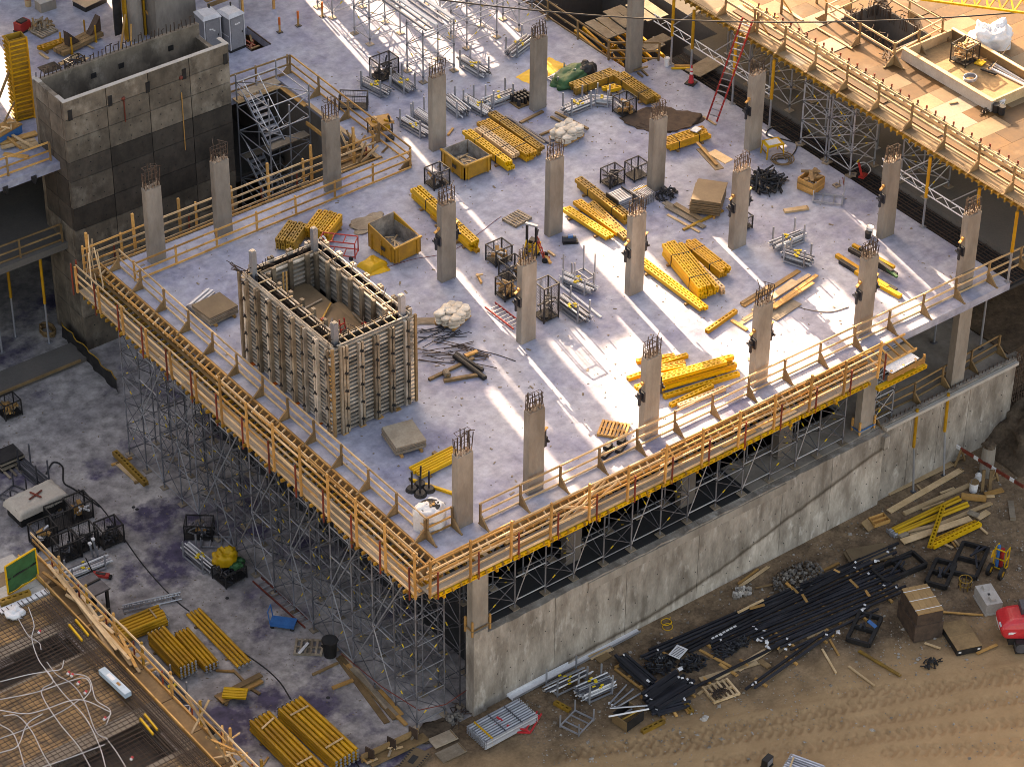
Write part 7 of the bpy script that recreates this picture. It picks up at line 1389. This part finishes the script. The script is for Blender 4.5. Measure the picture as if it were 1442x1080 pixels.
for k, (a, b_, lb) in enumerate((((360, 748), (438, 790), 'left of the empty frame'), ((795, 905), (910, 848), 'beside the tyre tracks'), ((1005, 730), (1065, 810), 'under the black bundle'), ((795, 580), (835, 615), 'by the long black bundles'))): beam_bundle('short yellow perforated beam in the dirt ' + lb, d6(*a), d6(*b_), 1, 1, D, 'yellow_old', .24, .18, bearers=False)
# black bundles of reinforcing sleeves and long black bars
def black_bundle(label, a, b_, n, wd, r=.06, lay=2, m='black_blue', tags=3):
    c, rz, L = frame(a, b_, D + .15); c.z = D; t = thing('black_bundle', label, 'black bars', c, rz, 'bundles of black bars')
    for s in (-.38, 0, .38): box(t, 'bearer', 'wood', (L * s, 0, .05), (.12, wd + .5, .1))
    for j in range(lay):
        for i in range(n): y = -wd / 2 + wd * (i + .5 * (j % 2)) / max(1, n - 1); dx = J(.35); bar(t, 'bar', m, (-L / 2 + dx, y + J(.04), .12 + r + j * 1.7 * r), (L / 2 + dx, y + J(.06), .12 + r + j * 1.7 * r), r * 1.9, r * 1.7)
    for k in range(tags): box(t, 'paper_tag', 'white', (rng.choice((-1, 1)) * L * rng.uniform(.40, .5), J(wd / 2), .16 + lay * 1.8 * r), (.14, .10, .01), J(2), J(.5))
    return t
bbk = black_bundle
bbk('longest black bar bundle, farthest up against the wall side', d9(240, 700), (1262, 772), 3, .42, .06, 1); bbk('second long black bar bundle from the wall', d9(500, 680), (1218, 790), 3, .42, .06, 1); bbk('third long black bar bundle with white strip', d9(700, 625), (1245, 798), 4, .6, .055, 1); bbk('middle long black bars left of the brown crate', (1050, 892), (1262, 808), 4, .75, .055, 1); bbk('next to nearest long black bars', (1075, 905), (1268, 825), 4, .85, .055, 1); bbk('nearest long black bars of the big group', (1100, 912), (1225, 855), 3, .7, .055, 1)
bbk('pair of long thin black bars pointing at the tyre tracks', (1058, 968), (1170, 888), 2, .25, .06, 1); bbk('thin long black bar lying across the timbers', (980, 965), (1115, 898), 1, .1, .06, 1, tags=1)
bbk('short black bundle nearest the silver racks', d6(690, 530), d6(850, 665), 5, .45, .07); bbk('wide blue black bundle in the dirt', d6(830, 760), d6(1000, 640), 6, .75, .08, 2, tags=4); bbk('second blue black bundle behind the pallet', d6(865, 785), d6(1060, 670), 5, .6, .08, 2); bbk('small flat black bundle by the yellow beam', d6(880, 800), d6(1040, 755), 4, .5, .06, 1)
for k, (x0, y0, x1, y1, lb) in enumerate(((905, 920, 952, 948, 'biggest, left of the paper sheet'), (960, 920, 992, 945, 'right of the biggest'), (1008, 905, 1032, 925, 'small one before the long bars'), (1030, 895, 1055, 915, 'beside the white tags'))): jumble('tangled black coupler heap in the dirt, ' + lb, dc(x0, y0, x1, y1, .3), .85 - .15 * k * .8, .6 - .1 * k, .34, ['black', 'black_blue'], 150 - 25 * k, D, 40 + k, 'coupler_heap', 'couplers', 'couplers', 'black coupler heaps', .38, .07)
t = thing('paper_sheet', 'white printed sheet lying on the long black bars', 'sign', at(955, 918, D + .35), R(20)); box(t, 'sheet', 'white', (0, 0, .02), (.85, .6, .02)); 
for k in range(7): box(t, 'print_line', 'black', (-.32 + k * .1, 0, .033), (.03, .46, .004))
t = thing('white_strip', 'row of white clips along a black bar bundle', 'clips', at(1002, 899, D + .3)); dd = at(1038, 880, D + .3) - at(1002, 899, D + .3)
for k in range(7): p = dd * (k / 7); bar(t, 'clip', 'white', p, p + dd * .1, .08, .04)
for k, (x, y, lb) in enumerate(((958, 942, 0), (1080, 905, 0), (1082, 912, 0), (1070, 902, 0), (1235, 790, 0), (1215, 858, 0), (1180, 890, 0), (930, 925, 0))): 
    t = thing('paper_label', 'crumpled white paper label on the dirt, %s from the left' % ORD[[1, 3, 4, 2, 7, 6, 5, 0][k]], 'paper', at(x, y, D + .25), R(k * 37), 'white paper labels'); box(t, 'sheet', 'white', (0, 0, .03), (.24, .18, .01), 0, .4); box(t, 'fold', 'white', (.1, .05, .06), (.12, .16, .01), 0, -.5)
pallet('pale timber pallet with dark stain lying in the dirt', dc(990, 958, 1040, 990), R(-10), D, 1.45, 1.2, 'wood_pale', 6); jumble('dark wire nest lying on the pale pallet', dc(1000, 970, 1028, 984, .3), .42, .25, .08, ['rebar'], 70, D + .15, 51, 'wire_nest', 'wire', 'wire', None, .4, .03)
PL = [((668, 585), (808, 690), .12, 'wood', 'long thin batten beside the short black bundle'), ((1098, 490), (1258, 575), .14, 'wood', 'batten under the couplers'), ((1180, 640), (1440, 485), .2, 'wood_pale', 'long pale board crossing above the pallet'), ((1100, 640), (1400, 550), .28, 'wood_pale', 'wide pale board behind the pallet'), ((1090, 715), (1150, 670), .14, 'wood_pale', 'short board left of the pale pallet'), ((1290, 320), (1420, 255), .12, 'wood_pale', 'short pale batten on the long black bars'), ((1350, 300), (1425, 280), .14, 'wood', 'stub batten on the long black bars'), ((1300, 170), (1450, 65), .16, 'wood_pale', 'pale board leaning along the wall foot'), ((1295, 155), (1395, 80), .12, 'wood', 'thin board along the wall foot'), ((905, 505), (945, 530), .12, 'wood', 'small offcut under the black bars'), ((540, 530), (655, 478), .3, 'wood_pale', 'pale board on the white channel'), ((580, 545), (640, 510), .4, 'wood_brown', 'brown board by the white channel end'), ((1200, 560), (1290, 620), .16, 'wood', 'batten near the triangular offcut')]
for a, b_, wd, m, lb in PL: plank(lb, d6(*a), d6(*b_), D, wd, .06, m, rng.uniform(.05, .3) if 'black bars' in lb else .02)
PL = [((345, 428), (448, 385), .14, 'wood_pale', 'pale offcut before the long black bars'), ((422, 483), (492, 604), .10, 'wood_pale', 'thin batten standing out toward the tracks'), ((460, 435), (506, 515), .10, 'wood', 'second thin batten toward the tracks'), ((608, 492), (818, 618), .16, 'yellow_old', 'long olive batten near the tracks'), ((556, 570), (686, 668), .10, 'wood_pale', 'pale split lath near the tracks'), ((1203, 505), (1305, 460), .14, 'wood', 'short plank near the flat crate'), ((1010, 295), (1235, 312), .10, 'wood', 'lath behind the flat crate'), ((995, 340), (1065, 358), .12, 'wood_brown', 'dark lath left of the flat crate'), ((940, 452), (1020, 480), .10, 'wood_pale', 'lath at the left corner of the flat crate'), ((410, 355), (472, 357), .12, 'wood', 'stub board by the blue tag'), ((385, 108), (508, 48), .14, 'wood', 'stub board on top of the farthest bars'), ((85, 175), (280, 135), .06, 'wood_brown', 'thin stick by the gravel heap'), ((0, 590), (195, 460), .2, 'wood_pale', 'pale board end behind the triangular offcut'), ((105, 540), (155, 575), .3, 'wood_brown', 'brown block beside the triangular offcut')]
for a, b_, wd, m, lb in PL: plank(lb, d4(*a), d4(*b_), D, wd, .06, m, .02)
for k, (a, b_) in enumerate((((240, 160), (275, 195)), ((265, 180), (300, 215)), ((560, 145), (600, 185)), ((640, 200), (660, 230)), ((320, 220), (345, 260)), ((480, 95), (510, 110)))): plank('small tan spacer under the long black bars, %s' % ('far left', 'left', 'far right', 'right', 'middle', 'back')[k], d4(*a), d4(*b_), D, .14, .08, 'wood', .15)
# right hand corner: planks, yellow tubes, barrier
plank('long scaffold plank lying along the new wall carrying the prop feet', dr(160, 412), dr(652, 182), D, .36, .06, 'wood_pale', .05); plank('second long scaffold plank in front of the new wall', dr(170, 545), dr(725, 225), D, .34, .06, 'wood_pale'); plank('third long board right of the scaffold planks', dr(285, 565), dr(790, 345), D, .22, .14, 'wood_pale'); plank('short board on the third long board', dr(560, 415), dr(665, 375), D, .12, .05, 'wood_pale', .1); plank('thin batten beside the yellow tubes', dr(425, 530), dr(590, 470), D, .10, .08, 'wood_pale')
for k, (a, b_) in enumerate((((190, 690), (700, 445)), ((205, 700), (715, 465)), ((215, 715), (765, 490)), ((235, 725), (775, 510)))): t = thing('yellow_prop', 'long yellow telescopic prop lying in the dirt, %s from the wall' % ORD[k], 'prop', at(*dr(*a), D), 0, 'yellow props in the dirt'); dd = at(*dr(*b_), D) - at(*dr(*a), D); rod(t, 'outer_tube', 'yellow_bright', (0, 0, .12 + .05 * (k % 2)), dd + Vector((0, 0, .14)), .085, 8); u = dd.normalized(); rod(t, 'end_plate', 'steel', -u * .25 + Vector((0, 0, .12)), Vector((0, 0, .12)), .07, 8); box(t, 'foot_plate', 'steel', -u * .26 + Vector((0, 0, .13)), (.04, .22, .22), math.atan2(u.y, u.x))
beam_bundle('yellow perforated beam laid across the yellow props', dr(485, 795), dr(590, 480), 1, 1, D + .25, 'yellow_bright', .24, .16, bearers=False); beam_bundle('yellow perforated beam lying below the boards', dr(490, 815), dr(845, 640), 1, 1, D + .1, 'yellow_bright', .26, .2, bearers=False); beam_bundle('plain yellow beam behind the perforated one', dr(520, 765), dr(840, 620), 1, 1, D + .1, 'yellow', .2, .2, bearers=False)
pp('pale boards piled right of the yellow props', [(dr(310, 700), dr(670, 620), .2, .08, 'wood_pale', .02), (dr(330, 730), dr(660, 650), .2, .06, 'wood_pale', .05), (dr(270, 785), dr(790, 610), .4, .06, 'wood_pale', .1), (dr(560, 645), dr(950, 485), .25, .06, 'wood_pale', .05), (dr(840, 610), dr(925, 560), .35, .06, 'wood_pale', .12), (dr(770, 570), dr(850, 600), .35, .06, 'wood_grey', .2), (dr(835, 640), dr(920, 715), .12, .06, 'wood_pale', .02), (dr(520, 765), dr(660, 825), .1, .06, 'wood_pale', .05), (dr(635, 755), dr(680, 815), .1, .06, 'wood', .02), (dr(660, 755), dr(710, 810), .1, .06, 'wood_pale', .02), (dr(250, 745), dr(310, 715), .3, .15, 'wood_grey', 0)], D)
t = thing('square_log', 'short square orange timber by the buckets', 'timber', at(*dr(720, 440), D)); dd = at(*dr(910, 460), D) - at(*dr(720, 440), D); bar(t, 'timber', 'wood', (0, 0, .14), dd + Vector((0, 0, .14)), .28, .24); box(t, 'end_mark', 'wood_brown', Vector((0, 0, .14)) - dd.normalized() * .004, (.02, .2, .18), math.atan2(dd.y, dd.x))
t = thing('wooden_tray', 'small wooden box tray lying at the wall corner of the dirt', 'box', at(*dr(95, 620), D), R(-10))
for c_, s in (((0, -.3, .12), (.95, .05, .22)), ((0, .3, .12), (.95, .05, .22)), ((-.45, 0, .12), (.05, .6, .22)), ((.45, 0, .12), (.05, .6, .22)), ((0, 0, .12), (.9, .06, .2)), ((0, 0, .03), (.9, .6, .03))): box(t, 'board', 'wood', c_, s)
add(t, 'lid', unit('cube', 'wood_brown'), M_box((-.75, -.1, .15), (.5, .6, .04), .3, .5))
ss('two wide plywood sheets lying in the dirt by the black frames', dc(1190, 768, 1258, 802, .1), R(-22), 2.1, 1.2, 2, D, 'ply_pale', .05, jit=.12)
t = thing('barrier', 'red and white striped barrier board on two trestles by the earth bank', 'barrier', at(*dr(700, 170), D)); dd = at(*dr(1210, 480), D) - at(*dr(700, 170), D)
for k in range(15): bar(t, 'stripe', 'rust_red' if k % 4 else 'white', dd * (k / 15 - .06) + Vector((0, 0, .95)), dd * ((k + 1) / 15 - .06) + Vector((0, 0, .95)), .06, .2)
for s in (.02, .52):
    for q in (-1, 1): p = dd * s; nn = Vector((-dd.y, dd.x, 0)).normalized() * .4 * q; bar(t, 'trestle_leg', 'wood_brown', p + nn + Vector((0, 0, 0)), p + Vector((0, 0, .95)), .1, .1)
    bar(t, 'trestle_brace', 'wood_brown', dd * s - nn * .6 + Vector((0, 0, .35)), dd * s + nn * .6 + Vector((0, 0, .35)), .06, .1)
t = thing('leaning_stakes', 'two dark timber stakes standing beside the buckets', 'stakes', at(*dr(880, 390), D)); bar(t, 'stake', 'wood_brown', (0, 0, 0), (.1, .15, 1.3), .16, .1); bar(t, 'stake', 'wood_brown', (.35, -.2, 0), (.5, 0, 1.2), .16, .1); bar(t, 'foot_board', 'wood', (-.1, -.3, .05), (.9, -.6, .08), .3, .08); bar(t, 'foot_board', 'wood_pale', (-.4, -.3, .05), (.2, -.7, .06), .14, .08)
bucket('tan lidded white bucket by the stakes', at(*dr(812, 385), D), D, .24, .62, 'white', 'wood_brown'); t = thing('water_jug', 'white jug with a dark cap behind the lidded bucket', 'jug', at(*dr(848, 300), D)); v, f = cyl(12, .2, .17); add(t, 'body', new_mesh('body', [(a, b_, c * .35) for a, b_, c in v], f, 'white')); v, f = cyl(10, .14, .05); add(t, 'neck', new_mesh('neck', [(a, b_, .35 + c * .18) for a, b_, c in v], f, 'white')); rod(t, 'cap', 'black', (0, 0, .53), (0, 0, .6), .05, 8)
plank('grey drilled board lying near the concrete block', dr(1095, 465), dr(1115, 610), D, .3, .08, 'wood_grey'); plank('small triangular splinter board by the new wall', dr(385, 345), dr(420, 380), D, .1, .06, 'wood_pale')
# black steel frames
def steel_frame(label, c, rz, L, wd, m='black', cat='steel frame', nb=2):
    c = Vector(c); c.z = D; t = thing('steel_skid', label, cat, c, rz, 'black steel frames in the dirt')
    for y in (-wd / 2, wd / 2): box(t, 'side_beam', m, (0, y, .16), (L, .16, .26))
    for k in range(nb + 1): box(t, 'cross_beam', m, (-L / 2 + L * k / nb, 0, .16), (.14, wd, .24))
    for k in range(3): bar(t, 'loose_bar', 'black_blue', (J(L / 2), J(wd / 2), .3), (J(L / 2), J(wd / 2), .36), .1, .08)
    return t
steel_frame('large black steel frame behind the brown crate', dc(1232, 782, 1300, 818, .2), R(-5), 2.6, 1.1); steel_frame('second black frame right of the large one', dc(1298, 790, 1352, 825, .3), R(30), 1.9, 1.0); steel_frame('third black frame with yellow marks by the yellow cart', dc(1338, 772, 1392, 806, .3), R(30), 2.4, 1.3); steel_frame('low black frame with a blue tag in the dirt', dc(1188, 868, 1246, 905, .2), R(30), 2.1, 1.1)
t = thing('blue_tag', 'blue plastic tag on the low black frame', 'tag', at(1228, 880, D + .3)); box(t, 'plate', 'blue', (0, 0, .08), (.22, .5, .03), .2, .3); box(t, 'clip', 'black', (0, .28, .1), (.1, .08, .06))
t = thing('yellow_wheel_cart', 'yellow two-wheel welding cart with red bottle by the black frames', 'cart', at(1404, 806, D), R(20)); 
for y in (-.35, .3): rod(t, 'wheel', 'black', (-.3, y - .08, .3), (-.3, y + .08, .3), .33, 16); rod(t, 'hub', 'yellow', (-.3, y - .09, .3), (-.3, y + .09, .3), .16, 12)
for x, y in ((.1, -.3), (.1, .3), (.55, -.3), (.55, .3)): box(t, 'frame_bar', 'yellow_bright', (x, y, .75), (.05, .05, 1.3))
for z in (.2, .8, 1.38): box(t, 'frame_rail', 'yellow_bright', (.33, -.3, z), (.5, .05, .05)); box(t, 'frame_rail', 'yellow_bright', (.33, .3, z), (.5, .05, .05)); box(t, 'frame_rail', 'yellow_bright', (.1, 0, z), (.05, .6, .05))
rod(t, 'gas_bottle', 'red', (.35, 0, .2), (.35, 0, 1.3), .12, 10); rod(t, 'gas_bottle', 'blue', (.2, .15, .2), (.2, .15, 1.55), .09, 10); box(t, 'tool_tray', 'black', (.35, 0, .18), (.5, .55, .05)); box(t, 'spare_panel', 'yellow', (-.1, .3, 1.2), (.35, .04, .4), 0, 0, .4)
t = thing('wire_ring', 'ring of tan rebar ties standing behind the concrete block', 'rebar', at(1358, 828, D)); 
for k in range(10): a = k * .628; rod(t, 'bar', 'yellow_old' if k % 2 else 'rebar', (.3 * math.cos(a), .3 * math.sin(a), 0), (.32 * math.cos(a), .32 * math.sin(a), .6), .025)
for z in (.3, .6): add(t, 'ring', new_mesh('ring', *tube_path([(.32 * math.cos(a * .4), .32 * math.sin(a * .4), z) for a in range(17)], .025), 'yellow_old'))
# crates, block, red machine
t = thing('brown_crate', 'tall brown strapped crate with plank lid standing in the dirt', 'crate', dc(1264, 815, 1330, 905, 2.0), R(-20)); cx, cy, ch = 1.35, 1.95, 1.75
box(t, 'lower_box', 'rebar', (0, 0, .5), (cx + .14, cy + .1, 1.0)); box(t, 'upper_box', 'rebar', (0, 0, 1.35), (cx, cy, .72))
for k in range(4): box(t, 'lid_plank', 'cardboard', (-.5 + k * .335, 0, ch), (.325, cy + .04, .05))
for s in (-.7, 0, .7): box(t, 'strap', 'white', (0, s, ch + .03), (cx + .05, .035, .012)); box(t, 'strap', 'white', (cx / 2 + .012, s, 1.35), (.012, .035, .75))
for k in range(3): box(t, 'side_slat', 'black', (cx / 2 + .075, -.6 + k * .6, .5), (.02, .3, .8)); 
t = thing('flat_crate', 'low flat brown crate lying beside the tall one', 'crate', dc(1326, 868, 1380, 926, .4), R(-20)); box(t, 'body', 'black', (0, 0, .18), (1.28, 2.0, .34))
for k in range(2): box(t, 'lid', 'wood_brown', (0, -.5 + k * 1.0, .37), (1.3, .99, .04))
for k, (x, y) in enumerate(((-.5, -1.0), (.5, -1.0))): box(t, 'corner_tag', 'white', (x, y - .005, .2), (.14, .01, .1))
t = thing('concrete_block', 'pale interlocking concrete block with two studs near the red machine', 'concrete block', dc(1369, 822, 1414, 866, .7), R(-22)); box(t, 'body', 'conc_block', (0, 0, .35), (.85, 1.5, .7))
for y in (-.42, .42): v, f = cyl(4, .24, .18); add(t, 'stud', new_mesh('stud', [(a, b_, c * .14) for a, b_, c in v], f, 'conc_block'), Matrix.Translation((0, y, .7)) @ Matrix.Rotation(R(45), 4, 'Z'))
box(t, 'lifting_slot', 'black', (0, 0, .702), (.12, .16, .006)); box(t, 'chamfer', 'conc_block', (0, 0, .05), (.9, 1.55, .1))
t = thing('red_machine', 'red compact construction machine cut off by the right edge', 'machine', at(1462, 884, D + .6) + Vector((0, 0, -.6)), R(-34)); t.scale = (1.45, 1.45, 1.3)

v = [(-1.3, -.6, .5), (1.6, -.75, .5), (1.6, .75, .5), (-1.3, .6, .5), (-1.45, -.5, .95), (1.6, -.75, 1.15), (1.6, .75, 1.15), (-1.45, .5, .95), (-1.1, -.42, 1.25), (1.6, -.55, 1.6), (1.6, .55, 1.6), (-1.1, .42, 1.25)]
add(t, 'bonnet', new_mesh('bonnet', v, [(0, 3, 2, 1), (0, 1, 5, 4), (1, 2, 6, 5), (2, 3, 7, 6), (3, 0, 4, 7), (4, 5, 9, 8), (5, 6, 10, 9), (6, 7, 11, 10), (7, 4, 8, 11), (8, 9, 10, 11)], 'red_bright')); bv = t.children[0].modifiers.new('bevel', 'BEVEL') if t.children else None
if bv: bv.width = .16; bv.segments = 4
box(t, 'side_lettering', 'white', (.1, -.70, .85), (.7, .02, .12), .03)
box(t, 'chassis', 'black', (.2, 0, .38), (2.6, 1.1, .3)); box(t, 'vent_grille', 'black', (.0, 0, 1.48), (.8, .6, .05)); box(t, 'control_box', 'steel_dark', (-.55, .1, 1.45), (.3, .5, .25)); box(t, 'white_stripe', 'white', (-.9, -.56, .8), (.5, .02, .1), .03); box(t, 'white_stripe', 'white', (-1.40, 0, .8), (.02, .6, .08)); box(t, 'warning_plate', 'yellow_bright', (.3, -.68, 1.25), (.3, .02, .3)); rod(t, 'headlight', 'steel', (-1.42, -.3, 1.0), (-1.36, -.3, 1.02), .1, 10); rod(t, 'exhaust', 'black', (-.2, -.3, 1.4), (-.2, -.3, 1.9), .05, 8)
for y in (-.65, .65): box(t, 'track', 'black', (.3, y, .28), (2.4, .32, .5)); rod(t, 'track_wheel', 'steel_dark', (-.7, y - .17, .28), (-.7, y + .17, .28), .22, 12)
# bottom edge and litter
t = thing('work_light', 'black floodlight box at the bottom edge of the dirt', 'lamp', at(1080, 1078, D), R(15)); box(t, 'housing', 'black', (0, 0, .3), (.55, .3, .45)); box(t, 'glass', 'steel', (0, -.16, .3), (.42, .02, .3)); box(t, 'stand', 'black', (0, 0, .04), (.5, .4, .06))
tube_bundle('silver pipes with a timber at the bottom edge of the picture', (1108, 1078), (1152, 1094), 9, 3, D, .05, 'tube_silver', 'bundles of silver tubes', 'steel', 1)
jumble('small tangle of black straps near the tyre tracks', dc(1300, 925, 1324, 942, .2), .5, .35, .18, ['black'], 40, D, 61, 'strap_tangle', 'straps', 'straps'); lump('pale broken concrete by the tyre tracks', at(992, 1012, D), .2, .14, .12, 'conc_block', D, 62, 'rubble_piece', 'rubble', .5, 'rubble'); jumble('grey rubble strewn beside the wall foot', dc(1095, 795, 1155, 830, .2), 1.5, 1.0, .2, ['conc', 'soil', 'conc_dark'], 210, D, 63, 'rubble_spread', 'rubble', 'rubble', None, .22, .14); jumble('pale rubble stones at the wall foot', dc(1035, 826, 1056, 842, .1), .5, .35, .2, ['conc_block', 'conc'], 36, D, 64, 'rubble_stones', 'rubble', 'stones', None, .25, .18)
for k in range(2): t = thing('rope_ring', 'yellow rope ring on the dirt near the wall, %s' % ('upper', 'lower')[k], 'rope', at(938 + k * 2, 876 + k * 7, D), 0, 'yellow rope rings'); add(t, 'rope', new_mesh('rope', *tube_path([(.26 * math.cos(a * .4), .24 * math.sin(a * .4), .03 + .01 * math.sin(a)) for a in range(17)], .022), 'yellow_bright', True)); rod(t, 'rope_tail', 'yellow_bright', (.24, .05, .02), (.42, .16, .02), .02)
t = thing('paper_triangle', 'triangular white board offcut by the pale board end', 'board', at(1098, 912, D + .05)); add(t, 'board', new_mesh('board', [(-.3, -.3, 0), (.35, -.2, 0), (.1, .45, 0), (-.3, -.3, .04), (.35, -.2, .04), (.1, .45, .04)], [(2, 1, 0), (3, 4, 5), (0, 1, 4, 3), (1, 2, 5, 4), (2, 0, 3, 5)], 'ply_pale')); box(t, 'cleat', 'wood', (0, 0, .06), (.4, .06, .04), .3)
# stones strewn over the gravel
st_ = MB(); SV = [(0, 0, 1), (1, 0, 0), (0, 1, 0), (-1, 0, 0), (0, -1, 0), (0, 0, -1)]; SF = [(0, 1, 2), (0, 2, 3), (0, 3, 4), (0, 4, 1), (5, 2, 1), (5, 3, 2), (5, 4, 3), (5, 1, 4)]
for k in range(5200):
    px, py = rng.uniform(655, 1442), rng.uniform(640, 1078); p = at(px, py, GROUND)
    if p.y > -.3 or p.x < -9.5: continue
    if p.y < -9 - .1 * p.x and rng.random() < .75: continue
    s = rng.uniform(.02, .055) if rng.random() < .93 else rng.uniform(.06, .13)
    st_.put(SV, SF, Matrix.Translation((p.x, p.y, GROUND + .02)) @ Matrix.Rotation(rng.random() * 6, 4, 'Z') @ Matrix.Diagonal((s * rng.uniform(.7, 1.5), s, s * .7, 1)))
mat('stone', (0.20, 0.165, 0.13), 0.9, 0, (0.34, 0.30, 0.26), 1.3, sharp=(.45, .55), fine=.3)
o = bpy.data.objects.new('gravel', st_.me('gravel', 'stone')); COL.objects.link(o); o['kind'] = 'stuff'; o['label'] = 'loose gravel strewn over the dirt in front of the wall'; o['category'] = 'gravel'

# sweepings, chips and offcuts lying about the deck
db = MB(); r_ = random.Random(5)
for k in range(1500):
    x, y = r_.uniform(-12, 22.3), r_.uniform(-.2, 36)
    if x < 4.6 and y > 26: continue
    s = r_.uniform(.015, .05) if r_.random() < .9 else r_.uniform(.05, .1)
    db.box((x, y, .012), (s * r_.uniform(.6, 3.2), s, .02), r_.uniform(0, 3.1))
o = bpy.data.objects.new('deck_debris', db.me('deck_debris', 'wood_grey')); COL.objects.link(o); o['kind'] = 'stuff'; o['label'] = 'small chips and sweepings scattered over the deck'; o['category'] = 'debris'
db = MB()
for k in range(1100):
    p = at(r_.uniform(0, 640), r_.uniform(520, 1078), G)
    if p.x > -12.9 or (p.x < -22 and p.y < 18): continue
    s = r_.uniform(.02, .06); db.box((p.x, p.y, G + .01), (s * r_.uniform(.6, 2.5), s, .02), r_.uniform(0, 3.1))
o = bpy.data.objects.new('yard_debris', db.me('yard_debris', 'wood_grey')); COL.objects.link(o); o['kind'] = 'stuff'; o['label'] = 'small chips and litter scattered over the concrete yard'; o['category'] = 'debris'
